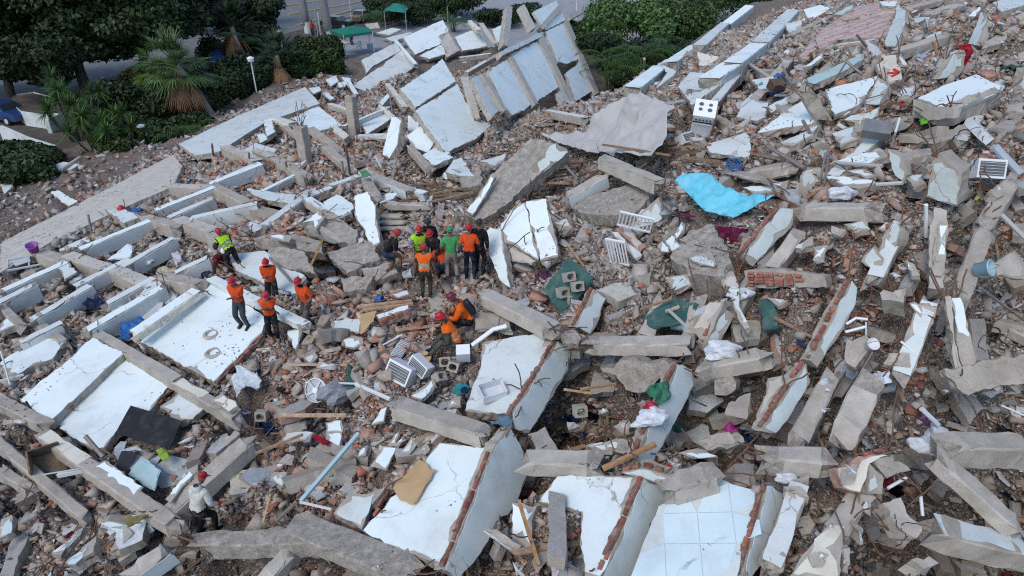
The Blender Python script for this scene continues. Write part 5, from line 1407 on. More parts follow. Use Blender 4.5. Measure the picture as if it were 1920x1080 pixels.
# clear plastic crate
k = prop('plastic_crate', 'clear plastic crate on the white slab below the clothes', 'crate', 922, 745, 25, 15, 0, .1)
for x, y, w, d in ((-.3, 0, .015, .4), (.3, 0, .015, .4), (0, -.2, .6, .015), (0, .2, .6, .015)):
    part(MB().box((x, y, .12), (w, d, .24)), 'side', 'plastic', k, (.72, .74, .76))
part(MB().box((0, 0, .006), (.6, .4, .012)), 'base', 'plastic', k, (.68, .7, .72))
# drum of a fan with its wrapper
k = prop('pedestal_fan', 'round silver fan head lying beside a grey plastic wrapper', 'fan', 597, 748, -20, 62, 0, .3)
part(MB().lathe([(.3, 0), (.33, .02), (.33, .06), (.3, .07)], 28), 'rim', 'plastic', k, (.6, .62, .64))
part(MB().lathe([(0, .03), (.3, .03)], 24), 'back_plate', 'plastic', k, (.42, .44, .45))
part(MB().lathe([(0, .09), (.08, .09), (.09, .05)], 18), 'hub', 'plastic', k, (.75, .77, .8))
for i in range(5):
    part(MB().box((.18 * math.cos(i * 1.2566), .18 * math.sin(i * 1.2566), .06), (.22, .07, .014), Matrix.Rotation(i * 1.2566, 3, 'Z')), 'blade', 'plastic', k, (.5, .52, .54))
one(lump(31, .42, .32, .3, .3), 'plastic_wrapper', 'cloth', 'crumpled grey plastic wrapper behind the fan head', 'wrapper', 626, 748, 0, 0, 0, .15, (.3, .31, .33))
# railings
def railing(px, py, head, tx, ty, W, H, n, lb):
    k = prop('slatted_railing', lb, 'railing', px, py, head, tx, ty, .3)
    for z in (.02, H): part(MB().box((0, 0, z), (W, .05, .06)), 'rail', 'plastic', k, (.82, .83, .83))
    for i in range(n):
        part(MB().box((-W / 2 + .03 + i * (W - .06) / (n - 1), 0, H / 2), (.04, .03, H - .05)), 'slat', 'plastic', k, (.8, .81, .81))
railing(1186, 447, -14, 28, 8, .95, .6, 10, 'white slatted railing piece standing above the brick block')
railing(1161, 513, -35, 18, -6, .6, .85, 7, 'white slatted railing piece below the brick block')
one(MB().box((0, 0, 0), (.26, .02, .18)), 'red_sign', 'plastic', 'small red plate beside the lower white railing', 'plate', 1163, 465, -20, 60, 0, .7, (.5, .03, .03))
# buckets, helmets, small finds
def bucket(px, py, head, tx, col, lb, r=.14, h=.28):
    k = prop('plastic_bucket', lb, 'bucket', px, py, head, tx, 0, .08)
    part(MB().lathe([(0, 0), (r * .8, 0), (r, h), (r * 1.07, h), (r * 1.07, h - .03), (r * .98, h - .03), (r * .78, .02), (0, .02)], 18), 'shell', 'plastic', k, col, True)
    part(MB().tube([(r * 1.05 * math.cos(t), .02, h + .12 * math.sin(t)) for t in np.linspace(0, math.pi, 9)], .006, 5), 'handle', 'steel', k)
bucket(66, 474, 20, 15, (.28, .06, .36), 'purple bucket on the fallen outer wall', .22, .32)
bucket(704, 565, 70, 80, (.05, .17, .45), 'blue and white bucket on its side near the planks', .11, .26)
bucket(1259, 613, 60, 75, (.5, .68, .72), 'pale blue bucket lying on the green sheet', .17, .36)
bucket(1827, 512, 40, 60, (.34, .5, .58), 'pale blue tub in the grey rubble', .17, .3)
bucket(838, 333, 0, 50, (.75, .78, .8), 'round white plate lid in the timber heap', .16, .05)
bucket(758, 520, 80, 70, (.75, .78, .8), 'white bucket on its side beside the rescue pit', .15, .32)
bucket(1627, 655, 10, 40, (.7, .72, .75), 'small white pot with a red rim', .12, .18)
def helmet_mb(r=.13):
    return MB().lathe([(r * 1.35, .0), (r * 1.33, .012), (r * 1.04, .02), (r, .06), (r * .86, .11), (r * .6, .145), (r * .25, .162), (0, .165)], 16)
for px, py, lb, c in ((228, 393, 'red hard hat resting on a white beam end', (.45, .015, .03)), (813, 383, 'red hard hat in the timber heap', (.45, .015, .03)), (438, 540, 'loose red hard hat behind the narrow parapet', (.45, .015, .03))):
    one(helmet_mb(.14 if 'hat' in lb else .09), 'hard_hat' if 'hat' in lb else 'red_ball', 'plastic', lb, 'helmet' if 'hat' in lb else 'ball', px, py, 30, 10, 0, .05, c, True)
k = prop('bottle_crate', 'open blue plastic crate above the blue sheet', 'crate', 1375, 317, 15, 10, 0, .0)
k.scale = (.72, .72, .72)
for z in (.05, .2, .33):
    for x, y, w, d in ((-.2, 0, .025, .5), (.2, 0, .025, .5), (0, -.25, .4, .025), (0, .25, .4, .025)):
        part(MB().box((x, y, z), (w, d, .05)), 'band', 'plastic', k, (.03, .13, .36))
for x in (-.2, .2):
    for y in (-.25, .25): part(MB().box((x, y, .18), (.04, .04, .36)), 'corner_post', 'plastic', k, (.03, .12, .34))
k = prop('wooden_cabinet', 'grey cabinet lying below the arrow block', 'cabinet', 1638, 268, -30, 35, 0, .2)
part(MB().box((0, 0, .25), (.7, .42, .3)), 'carcass', 'plastic', k, (.16, .17, .18))
part(MB().box((.45, -.02, .28), (.05, .5, .6)), 'door', 'plastic', k, (.55, .62, .68))
k = prop('wooden_cabinet', 'dark wooden crate by the blue bags', 'crate', 1452, 172, 20, 20, 0, .1)
part(MB().box((0, 0, .12), (.5, .4, .3)), 'carcass', 'wood', k, (.35, .35, .35))
part(MB().box((0, 0, .285), (.52, .42, .03)), 'lid', 'wood', k, (.5, .5, .5))
k = prop('window_frame', 'aluminium window frame with a pale panel inside', 'window frame', 52, 505, 28, 8, 0, .3)
for x, y, w, d in ((-.6, 0, .07, .8), (.6, 0, .07, .8), (0, -.4, 1.2, .07), (0, .4, 1.2, .07), (.15, 0, .05, .8)):
    part(MB().box((x, y, .03), (w, d, .06)), 'bar', 'plastic', k, (.5, .53, .55))
part(MB().box((-.1, .03, .075), (.55, .42, .02), Matrix.Rotation(.3, 3, 'Z')), 'panel', 'plastic', k, (.5, .51, .5))
k = prop('bent_railing', 'bent pale metal frame beside the long white tilted floor', 'frame', 30, 735, 20, 0, 0, .5)
part(MB().tube([(-.3, 0, .1), (-.1, .3, .8), (0, .2, .85), (.15, -.5, .1)], .03, 6), 'tube', 'plastic', k, (.5, .53, .55))
part(MB().box((-.2, -.3, .15), (1.3, .06, .05), Matrix.Rotation(.2, 3, 'Z')), 'bar', 'plastic', k, (.6, .63, .65))
# square plate and junk beside the hooded man
k = prop('open_box', 'dark open box under the plank near the picture edge', 'box', 98, 880, 30, 30, 0, .2)
part(MB().box((0, 0, .0), (.7, .6, .04)), 'base', 'wood', k, (.7, .75, .75))
part(MB().box((-.35, 0, .25), (.04, .6, .5)), 'side', 'wood', k, (.9, .85, .8))
part(MB().box((0, .3, .25), (.7, .04, .5)), 'side', 'wood', k, (.5, .55, .58))

# poles, pipes, sticks: two photo places and heights above the mound
def stick(v, s, r_, mat, lb, name='steel_pole', cat='pole', color=None, square=False, bend=0):
    P = [cast(q[0], q[1], q[2] if len(q) > 2 else .3) for q in vpts(v, s)]
    org = P[0]
    mb = MB()
    pts = [np.array(p) - org for p in P]
    if len(pts) == 2 and bend:
        m_ = (pts[0] + pts[1]) / 2 + np.array([rnd.uniform(-bend, bend), rnd.uniform(-bend, bend), bend * .5])
        pts = [pts[0], pts[0] * .6 + m_ * .4 + np.array([0, 0, bend * .2]), m_, pts[1]]
    mb.tube(pts, r_, 4 if square else 7)
    o = mb.build(name, M[mat], None, False)
    o.location = Vector(org)
    if color: o.color = (*color, 1)
    return tag(o, lb, cat)
sticks = [
 ('01', '695,700,.0 660,530,1.0', .05, 'steel', 'rusty steel post leaning in the floor grid', 'steel_pole', None),
 ('01', '1600,95,.1 1590,0,1.0', .06, 'steel', 'short steel post among the beams below the hedge', 'steel_pole', None),
 ('01', '1870,155,.2 1868,65,1.0', .05, 'steel', 'short steel post beside the white cross beam', 'steel_pole', None),
 ('11', '240,230,.1 222,130,.9', .05, 'steel', 'short steel post below the stub column', 'steel_pole', None),
 ('11', '705,225,.1 672,0,1.8', .06, 'steel', 'tall rusty post behind the grey stub', 'steel_pole', None),
 ('11', '655,215,.1 640,120,.8', .07, 'concrete_light', 'pale short pipe beside the tall rusty post', 'water_pipe', None),
 ('11', '960,215,.2 895,85,1.0', .06, 'plastic', 'grey plastic pipe leaning by the tan beam', 'water_pipe', (.5, .52, .55)),
 ('11', '380,980,.1 500,715,1.2', .05, 'wood', 'brown wooden pole leaning out of the pit', 'wooden_pole', (1.5, 1.3, 1.0)),
 ('11', '105,855,.7 310,1080,.2', .05, 'steel', 'grey pole behind the men in orange', 'steel_pole', None),
 ('21', '680,5,1.0 1190,85,.9', .05, 'wood', 'long brown pole along the edge of the grey tarp', 'wooden_pole', (1, .9, .8)),
 ('21', '370,130,.9 495,265,.5', .05, 'steel', 'grey pipe end under the grey tarp', 'steel_pole', None),
 ('21', '410,745,.6 540,920,.2', .03, 'wood', 'thin pale lath beside the green board', 'wooden_pole', (2, 1.8, 1.5)),
 ('12', '1880,285,.6 1780,310,.6 1620,430,.4', .06, 'plastic', 'bent white plastic pipe beside the man in the vest', 'water_pipe', (.8, .82, .84)),
 ('12', '800,510,.3 1095,350,.35', .025, 'plastic', 'thin white pipe in the brown crumbs', 'water_pipe', (.7, .7, .7)),
 ('12', '760,140,.4 1170,95,.4', .05, 'wood', 'weathered grey plank beside the blue bucket', 'wooden_pole', (2, 1.9, 1.8)),
 ('12', '800,165,.4 1180,120,.45', .05, 'wood', 'second weathered plank beside the brick block', 'wooden_pole', (1.8, 1.7, 1.5)),
 ('12', '170,955,.4 680,955,.4', .05, 'wood', 'long pale plank below the fan head', 'wooden_pole', (2.2, 2.1, 2)),
 ('12', '750,720,.3 1010,835,.3', .06, 'plastic', 'white pipe pointing at the thick beam', 'water_pipe', (.6, .62, .62)),
 ('12', '560,712,.3 760,718,.3', .03, 'plastic', 'thin pale rod beside the green netting', 'water_pipe', (.55, .57, .57)),
 ('13', '335,520,.5 770,10,.6', .06, 'plastic', 'long pale blue metal channel', 'metal_channel', (.36, .5, .54)),
 ('13', '330,525,.5 565,580,.4', .03, 'plastic', 'thin white strip joined to the blue channel', 'metal_channel', (.7, .68, .64)),
 ('13', '150,675,.3 305,520,.5', .04, 'steel', 'dark metal strip joined to the blue channel', 'metal_channel', None),
 ('13', '0,160,.4 350,20,.5', .04, 'wood', 'grey wooden pole above the brown rubble', 'wooden_pole', (1.4, 1.3, 1.2)),
 ('13', '50,685,.2 108,465,.8', .03, 'wood', 'pale stick standing beside the blue channel', 'wooden_pole', (2.2, 2, 1.7)),
 ('23', '680,275,.7 1080,90,.9', .06, 'wood', 'brown plank leaning across the lower wall strip', 'wooden_plank', (1.5, 1.2, .9)),
 ('23', '50,510,.9 200,1000,.4', .05, 'wood', 'brown stick leaning on the brick heap', 'wooden_pole', (1.6, 1.3, .9)),
 ('03', '640,30,1.0 775,185,.6', .06, 'steel', 'grey steel tube standing out of the plastered beam', 'steel_pole', None),
 ('03', '435,325,.5 640,285,.5', .07, 'plastic', 'pale board crossing the open box', 'loose_plank', (.55, .58, .56)),
 ('03', '320,320,.5 600,275,.6', .02, 'plastic', 'thin curved rod above the pale board', 'water_pipe', (.4, .45, .45)),
 ('02', '195,850,.6 250,940,.2', .03, 'dark', 'thin dark rod on the white tilted floor', 'steel_pole', None),
 ('30', '260,900,.9 345,1045,.2', .05, 'steel', 'brown pole on the white slab strip', 'steel_pole', None),
 ('30', '500,600,.2 590,460,.8', .03, 'steel', 'thin steel rod on the turquoise slab', 'steel_pole', None),
 ('30', '580,455,.9 710,560,.4', .05, 'steel', 'bent pipe on the turquoise slab', 'steel_pole', None),
 ('30', '665,260,1.0 740,350,.4', .05, 'steel', 'short pipe standing on the grey beam', 'steel_pole', None),
 ('30', '1240,310,1.0 1290,480,.2', .06, 'wood', 'pale post leaning above the checked cloth', 'wooden_pole', (1.8, 1.6, 1.4)),
 ('30', '0,380,.6 70,455,.3', .05, 'steel', 'grey pipe beside the wooden crate', 'steel_pole', None),
 ('30', '110,500,.5 180,640,.2', .05, 'steel', 'steel bar beside the small blue bag', 'steel_pole', None),
 ('31', '0,20,.7 280,185,.4', .06, 'steel', 'long grey pipe pointing down at the straight beam', 'steel_pole', None),
 ('31', '385,305,.2 435,60,1.0', .035, 'steel', 'upright steel bar above the straight beam', 'steel_pole', None),
 ('31', '420,310,.2 450,120,.9', .03, 'steel', 'second upright steel bar above the straight beam', 'steel_pole', None),
 ('31', '490,140,.5 860,165,.5', .05, 'plastic', 'pale grey tube across the long white slab', 'water_pipe', (.4, .38, .37)),
 ('31', '815,305,.4 1010,292,.5', .05, 'plastic', 'pale tube end beside the brown rimmed slab', 'water_pipe', (.5, .52, .54)),
 ('31', '1185,695,.1 1187,455,1.1', .04, 'plastic', 'thin white upright pipe beside the dusty strip', 'water_pipe', (.85, .87, .88)),
 ('31', '1700,20,.7 1890,220,.3', .09, 'plastic', 'wide grey gutter pipe at the picture edge', 'water_pipe', (.4, .45, .5)),
 ('31', '1750,530,.5 1920,700,.3', .05, 'plastic', 'pale rail across the dark corner', 'water_pipe', (.5, .48, .46)),
 ('32', '1590,0,.8 1920,240,.4', .03, 'steel', 'long thin bar over the grey boulders', 'steel_pole', None),
 ('32', '1750,880,.5 1930,960,.4', .02, 'plastic', 'thin white wire over the dark hole', 'water_pipe', (.7, .7, .7)),
 ('32', '580,330,.4 735,290,.4', .03, 'plastic', 'thin white conduit below the long broken wall', 'water_pipe', (.75, .78, .8)),
 ('32', '590,270,.4 660,225,.5 745,235,.4', .03, 'plastic', 'white angled conduit below the long broken wall', 'water_pipe', (.75, .78, .8)),
 ('32', '735,350,.2 735,260,.5', .02, 'plastic', 'short upright conduit below the long broken wall', 'water_pipe', (.7, .73, .76)),
 ('32', '1150,905,.4 1275,1025,.2', .05, 'plastic', 'white conduit end above the dark corner', 'water_pipe', (.6, .65, .7)),
 ('32', '705,615,.2 785,480,.5', .02, 'steel', 'thin rod beside the small white pot', 'steel_pole', None),
 ('32', '995,400,.3 1110,490,.3', .025, 'plastic', 'thin white stick on the brick slope', 'water_pipe', (.75, .76, .76)),
 ('22', '960,160,.6 1200,80,.5', .03, 'wood', 'thin stick on the edge of the green sheet', 'wooden_pole', (1.3, 1.2, 1)),
 ('22', '1170,160,.6 1330,310,.2', .045, 'plastic', 'dusty grey bar across the green sheet', 'water_pipe', (.35, .37, .36)),
 ('22', '390,760,.1 600,790,.2', .03, 'wood', 'thin lath in the dark hollow', 'wooden_pole', (2, 1.8, 1.6)),
 ('22', '510,760,.3 780,720,.3', .035, 'wood', 'long lath under the hanging concrete', 'wooden_pole', (1.5, 1.4, 1.2)),
 ('33', '900,420,.4 1040,340,.4', .03, 'plastic', 'thin white stick below the brick corner', 'water_pipe', (.7, .7, .7)),
 ('33', '1145,480,.3 1160,630,.2', .03, 'plastic', 'white lath on the dark beam', 'water_pipe', (.7, .7, .7)),
 ('20', '340,985,.0 360,880,.8', .02, 'plastic', 'thin white stick before the grey tarp', 'water_pipe', (.8, .82, .84)),
 ('20', '400,975,.0 405,915,.6', .02, 'plastic', 'shorter white stick before the grey tarp', 'water_pipe', (.8, .82, .84)),
 ('20', '995,540,.0 993,440,1.2', .09, 'concrete_light', 'thin pale post with a round cap behind the grey tarp', 'concrete_post', None),
 ('20', '1780,480,.4 1930,580,.3', .07, 'concrete_light', 'grey pole beside the second ridge', 'steel_pole', None),
 ('20', '1720,790,.5 1800,710,.6', .03, 'plastic', 'thin pale bar above the grooved panel', 'water_pipe', (.65, .65, .65)),
 ('20', '1070,960,1.2 1180,1090,.6', .05, 'wood', 'brown stick lying on the grey tarp', 'wooden_pole', (1, .9, .8)),
 ('10', '1000,700,1.4 1025,860,.6', .04, 'steel', 'bent brown pipe beside the tall column', 'steel_pole', None),
 ('10', '485,760,.3 515,580,1.3', .05, 'wood', 'upright brown post on the brick heap behind the columns', 'wooden_pole', (1.2, 1.1, 1)),
]
for v, s, r_, mat, lb, nm, c in sticks:
    stick(v, s, r_, mat, lb, nm, 'pipe' if 'pipe' in nm else 'pole', c, square='plank' in nm or 'channel' in nm or 'wood' in mat)
# dark timber under and before the grey tarp
for i in range(46):
    zx, zy = (1010, 325) if i < 18 else ((800, 372) if i < 34 else ((1370, 300) if i < 40 else (1250, 285)))
    px, py = zx + rnd.gauss(0, 48), zy + rnd.gauss(0, 14)
    a = rnd.uniform(-.45, .35) if rnd.random() < .7 else rnd.uniform(-1.4, 1.4)
    L = rnd.uniform(18, 62)
    stick('p', '%.1f,%.1f,%.2f %.1f,%.1f,%.2f' % (px - L * math.cos(a), py - L * .6 * math.sin(a), rnd.uniform(.05, .5), px + L * math.cos(a), py + L * .6 * math.sin(a), rnd.uniform(.05, .5)), rnd.uniform(.025, .06), 'wood',
          'brown roof timber in the heap ' + ('under the grey tarp' if i < 18 else 'behind the rescue pit' if i < 34 else 'above the blue sheet' if i < 40 else 'beside the cooker'), 'roof_timber', 'timber', tuple([rnd.uniform(.5, 1.3)] * 3), True)['group'] = 'roof timbers ' + str(0 if i < 18 else 1 if i < 34 else 2 if i < 40 else 3)
# loose cables
for i, (px, py, lb) in enumerate(((1460, 275, 'above the straight beam'), (1690, 230, 'below the arrow block'), (1330, 470, 'on the big concrete lump'), (1810, 245, 'around the louvred air conditioner'), (1835, 285, 'below the louvred air conditioner'), (1640, 860, 'beside the brick corner'), (1690, 1000, 'in the lower corner'), (420, 410, 'in the floor grid'), (650, 400, 'behind the tall white shard'),
                                  (1265, 290, 'below the cooker'), (1550, 190, 'on the cracked slab'), (1070, 640, 'at the crushed joint'), (330, 960, 'beside the hooded man'), (900, 110, 'on the back slabs'), (1000, 1020, 'on the brick heap'), (1850, 620, 'over the grey boulders'), (1120, 300, 'under the long grey beam'), (560, 245, 'at the column head'))):
    for j in range(3):
        q = np.array([px + rnd.uniform(-15, 15), py + rnd.uniform(-12, 12)])
        a = rnd.uniform(0, 6.28)
        pts = []
        for t in range(9):
            pts.append('%.1f,%.1f,%.2f' % (q[0], q[1], rnd.uniform(.25, .75)))
            a += rnd.uniform(-.8, .8)
            q = q + np.array([math.cos(a) * 9, math.sin(a) * 6])
        stick('p', ' '.join(pts), rnd.choice((.009, .012, .016)), rnd.choice(('dark', 'rust', 'rust')), 'tangled wire ' + lb, 'loose_wire', 'wire')['group'] = 'tangled wires ' + lb
# green netting
sheet('green_netting', '12', '690,600 790,560 800,600 740,640 760,720 720,800 650,800 690,690', 'torn dark green netting in the brown rubble', 'net', M['netting'], l=.22, fold=.1, res=.09, seed=9)
# round debris rings left on the white floor
for px, py, lb in ((396, 628, 'round ring of mortar on the white floor behind'), (400, 663, 'round ring of mortar on the white floor in front')):
    one(MB().lathe([(.13, 0), (.17, .05), (.23, .04), (.26, 0)], 14), 'mortar_ring', 'concrete_light', lb, 'ring', px, py, 0, 0, 0, .02)
# ------------------------------------------------------------------ people
def ik(a, c, l1, l2, hint):
    a, c = Vector(a), Vector(c)
    d = c - a
    D = min(d.length, (l1 + l2) * .995)
    d = d.normalized()
    c = a + d * D
    x = (l1 * l1 - l2 * l2 + D * D) / (2 * D)
    h = math.sqrt(max(l1 * l1 - x * x, 0))
    hv = Vector(hint); hv = hv - d * hv.dot(d)
    hv = hv.normalized() if hv.length > 1e-5 else d.orthogonal().normalized()
    return a + d * x + hv * h, c

PEOPLE = []
def person(px, py, head, label, shirt=(.6, .1, .02), trousers=(.02, .02, .025), helmet=(.45, .015, .03), lean=4, hip=.9, feet=((-.11, 0), (.11, .02)), hands=((-.27, .08, -.05), (.27, .08, -.05)),
           sleeve=.8, leg=.92, vest=None, stripe=(.62, .64, .6), pack=False, look=0, shoe=(.02, .02, .02), cap=False, mask=False, footz=0, scale=1.0, lift=0, twist=0, hood=False, foot_up=(0, 0), gloves=None, roll=0, grp=None, ground=False):
    """one standing, bending or sitting figure; y is forward, heights from the feet; hands relative to the hips"""
    p = at_z(px, py, 0) if ground else on(px, py)
    J = {}
    P = Vector((0, 0, hip))
    up = Vector((math.sin(R(roll)) * .6, math.sin(R(lean)), math.cos(R(lean)))).normalized()
    J['pelvis'] = P
    J['waist'] = P + up * .17
    J['chest'] = P + up * .36 + Vector((0, .01, 0))
    J['neck'] = P + up * .53
    hd = Vector((0, math.sin(R(lean * .55 + look)), math.cos(R(lean * .55 + look)))).normalized()
    J['skull'] = J['neck'] + hd * .1
    rt = Vector((math.cos(R(twist)), math.sin(R(twist)), 0))
    E_, Rd = [], {'pelvis': .135, 'waist': .13, 'chest': .155, 'neck': .058, 'skull': .06}
    E_ += [('pelvis', 'waist'), ('waist', 'chest'), ('chest', 'neck'), ('neck', 'skull')]
    for i, s in ((0, -1), (1, 1)):
        t = 'LR'[i]
        J['sh' + t] = P + up * .45 + rt * (s * .185)
        hnd = P + Vector(hands[i])
        J['el' + t], J['wr' + t] = ik(J['sh' + t], hnd, .285, .26, (s * .5, -.6, -.5))
        J['hp' + t] = P + Vector((s * .09, 0, -.06))
        ank = Vector((feet[i][0], feet[i][1], .09 + foot_up[i]))
        J['kn' + t], J['an' + t] = ik(J['hp' + t], ank, .42, .42, (s * .12, 1, .15))
        E_ += [('chest', 'sh' + t), ('sh' + t, 'el' + t), ('el' + t, 'wr' + t), ('pelvis', 'hp' + t), ('hp' + t, 'kn' + t), ('kn' + t, 'an' + t)]
        Rd.update({'sh' + t: .08, 'el' + t: .054, 'wr' + t: .037, 'hp' + t: .105, 'kn' + t: .07, 'an' + t: .05})
    names = list(J)
    me = bpy.data.meshes.new('skeleton')
    me.from_pydata([J[n] for n in names], [(names.index(a), names.index(b)) for a, b in E_], [])
    o = bpy.data.objects.new('skeleton', me)
    link(o)
    sk = o.modifiers.new('Skin', 'SKIN')
    sk.use_smooth_shade = True
    for i, n in enumerate(names):
        v = me.skin_vertices[0].data[i]
        v.radius = (Rd[n], Rd[n])
        v.use_root = n == 'pelvis'
    ss = o.modifiers.new('Sub', 'SUBSURF'); ss.levels = ss.render_levels = 2
    PEOPLE.append(dict(o=o, J=J, E=E_, Rd=Rd, names=names, p=p, head=head, label=label, shirt=shirt, trousers=trousers, helmet=helmet, sleeve=sleeve, leg=leg, vest=vest, stripe=stripe, pack=pack, hd=hd, up=up, shoe=shoe, cap=cap, mask=mask, scale=scale, lift=lift, hood=hood, gloves=gloves, feet=feet, rt=rt, grp=grp, foot_up=foot_up))

def hand_mesh(mb, w, d, side, curl=.5):
    d = Vector(d).normalized()
    a = d.cross(Vector((0, 0, 1)))
    a = a.normalized() if a.length > .1 else Vector((1, 0, 0))
    n = a.cross(d).normalized()
    Mx = Matrix((a, d, n)).transposed()
    mb.box(w + d * .045, (.075, .09, .028), Mx)
    for i, L in enumerate((.062, .074, .078, .07)):
        b = w + d * .085 + a * ((i - 1.5) * .019)
        q1 = b + d * L * .5 - n * curl * L * .2
        q2 = q1 + d * L * .32 - n * curl * L * .55
        mb.tube([b, q1, q2], [.0095, .0088, .007], 5)
    b = w + d * .03 + a * (side * .036)
    mb.tube([b, b + a * side * .025 + d * .028 - n * .008, b + a * side * .03 + d * .055 - n * .02], [.011, .0095, .0075], 5)

def finish_people():
    dg = bpy.context.evaluated_depsgraph_get()
    for Q in PEOPLE:
        ev = bpy.data.meshes.new_from_object(Q['o'].evaluated_get(dg))
        V = np.array([v.co for v in ev.vertices]); Nn = np.array([v.normal for v in ev.vertices])
        F = [list(f.vertices) for f in ev.polygons]
        C = np.array([V[f].mean(0) for f in F])
        J, E_, Rd = Q['J'], Q['E'], Q['Rd']
        best = np.full(len(C), 9e9); bone = np.zeros(len(C), int); tt = np.zeros(len(C))
        for bi, (a, b) in enumerate(E_):
            A, Bq = np.array(J[a]), np.array(J[b])
            e = Bq - A
            t = np.clip(((C - A) @ e) / (e @ e), 0, 1)
            r_ = Rd[a] * (1 - t) + Rd[b] * t
            d = np.linalg.norm(C - A - t[:, None] * e, axis=1) / r_
            m = d < best
            best[m] = d[m]; bone[m] = bi; tt[m] = t[m]
        nm = [a + '-' + b for a, b in E_]
        typ = np.array([nm[i] for i in bone], dtype=object)
        root = empty('person', Vector(Q['p']) + Vector((0, 0, Q['lift'])), Q['label'], 'person', Q['grp'], (0, 0, R(Q['head'])))
        root.scale = (Q['scale'],) * 3
        def shell(name, sel, off, mat, col):
            ids = np.nonzero(sel)[0]
            if not len(ids): return None
            used = sorted({v for i in ids for v in F[i]})
            mp = {v: k for k, v in enumerate(used)}
            VV = V[used] + Nn[used] * off
            o = mesh_obj(name, VV, [[mp[v] for v in F[i]] for i in ids], M[mat], root, True)
            if col: o.color = (*col, 1)
            return o
        # body with head and hands in one mesh
        mb = MB()
        mb.add([Vector(v) for v in V], F)
        hd = Q['hd']
        hc = Vector(J['neck']) + hd * .19 + Vector((0, .015, 0))
        fw = (Vector((0, 1, 0)) - hd * hd.y).normalized()
        sd = fw.cross(hd).normalized()
        Mh = Matrix((sd, fw, hd)).transposed()
        hv, hf = [], []
        nu, nv = 14, 10
        for i in range(nv + 1):
            th = math.pi * i / nv
            for j in range(nu):
                ph = 2 * math.pi * j / nu
                q = Vector((math.sin(th) * math.cos(ph), math.sin(th) * math.sin(ph), math.cos(th)))
                k = Vector((q.x * .076, q.y * .096, q.z * .118))
                if q.z < -.2: k.x *= 1 + (q.z + .2) * .35; k.y *= 1 + (q.z + .2) * (.1 if q.y > 0 else .55)      # jaw
                hv.append(hc + Mh @ k)
        for i in range(nv):
            for j in range(nu):
                hf.append([i * nu + j, (i + 1) * nu + j, (i + 1) * nu + (j + 1) % nu, i * nu + (j + 1) % nu])
        mb.add(hv, hf)
        mb.box(hc + Mh @ Vector((0, .1, -.012)), (.024, .03, .045), Mh, .5)                # nose
        for s in (-1, 1): mb.box(hc + Mh @ Vector((s * .078, 0, -.005)), (.014, .035, .055), Mh)   # ears
        nb = len(mb.f)
        for s in (-1, 1): mb.box(hc + Mh @ Vector((s * .031, .086, .015)), (.026, .008, .012), Mh)  # eyes
        mb.box(hc + Mh @ Vector((0, .088, -.052)), (.045, .008, .01), Mh)                           # mouth
        ne = len(mb.f)
        for t, s in (('L', -1), ('R', 1)):
            hand_mesh(mb, Vector(J['wr' + t]) - (Vector(J['wr' + t]) - Vector(J['el' + t])).normalized() * .005, Vector(J['wr' + t]) - Vector(J['el' + t]), -s)
        fm = [0] * nb + [1] * (ne - nb) + [0] * (len(mb.f) - ne)
        mesh_obj('body', mb.v, mb.f, None, root, True, mats=[M['skin'], M['dark']], fmat=fm)
        torso = np.isin(typ, ['pelvis-waist', 'waist-chest', 'chest-neck', 'chest-shL', 'chest-shR'])
        pel = (typ == 'pelvis-waist') & (tt < .35)
        arms = np.isin(typ, ['shL-elL', 'shR-elR'])
        fore = np.isin(typ, ['elL-wrL', 'elR-wrR'])
        nk = (typ == 'chest-neck') & (tt > .8)
        sl = Q['sleeve']
        shirt_sel = (torso & ~nk & ~((typ == 'pelvis-waist') & (tt < .12))) | (arms & (tt < min(sl, 1.01)))
        if sl > 1: shirt_sel |= fore & (tt < sl - 1)
        shell('shirt', shirt_sel, .016, 'cloth', Q['shirt'])
        legs = np.isin(typ, ['pelvis-hpL', 'pelvis-hpR']) | pel
        th = np.isin(typ, ['hpL-knL', 'hpR-knR']); shn = np.isin(typ, ['knL-anL', 'knR-anR'])
        lg = Q['leg']
        tr = legs | (th & (tt < (lg * 2 if lg < .5 else 1.01)))
        if lg >= .5: tr |= shn & (tt < (lg - .5) * 2 + .1)
        shell('trousers', tr, .012, 'cloth', Q['trousers'])
        if Q['vest']:
            vs = (torso & ~nk & ~((typ == 'pelvis-waist') & (tt < .1))) | (arms & (tt < .12))
            v = shell('vest', vs, .032, 'cloth', Q['vest'])
            hgt = (C - np.array(J['pelvis'])) @ np.array(Q['up'])
            for a, b in ((.10, .15), (.22, .27)):
                n_faces = vs & (hgt > a) & (hgt < b)
                shell('reflective_stripe', n_faces, .037, 'cloth', Q['stripe'])
        if Q['hood']:
            hb = MB()
            prof = [(.135, -.12), (.14, 0), (.12, .09), (.07, .14), (0, .15)]
        for i, t in enumerate('LR'):
            a = Vector(J['an' + t])
            fb = MB()
            fw_ = (Vector(J['an' + t]) - Vector(J['kn' + t])); yaw = 0
            for y0, y1, w0, w1, h0, h1 in ((-.07, .05, .075, .085, .11, .09), (.05, .18, .085, .07, .09, .045)):
                b0 = a.z - .09
                Vv = []
                for yy, ww, hh in ((y0, w0, h0), (y1, w1, h1)):
                    for xx, zz in ((-1, 0), (1, 0), (1, .7), (.6, 1), (-.6, 1), (-1, .7)):
                        Vv.append(Vector((a.x + xx * ww / 2, a.y + yy, b0 + zz * hh)))
                fb.add(Vv, [[0, 1, 2, 3, 4, 5][::-1], [6, 7, 8, 9, 10, 11]] + [[k, (k + 1) % 6, 6 + (k + 1) % 6, 6 + k] for k in range(6)])
            fb.tube([a + Vector((0, -.01, .06)), a + Vector((0, -.01, -.04))], .052, 8)
            part(fb, 'shoe', 'cloth', root, Q['shoe'])
        # helmet or cap
        hc2 = hc + hd * .028
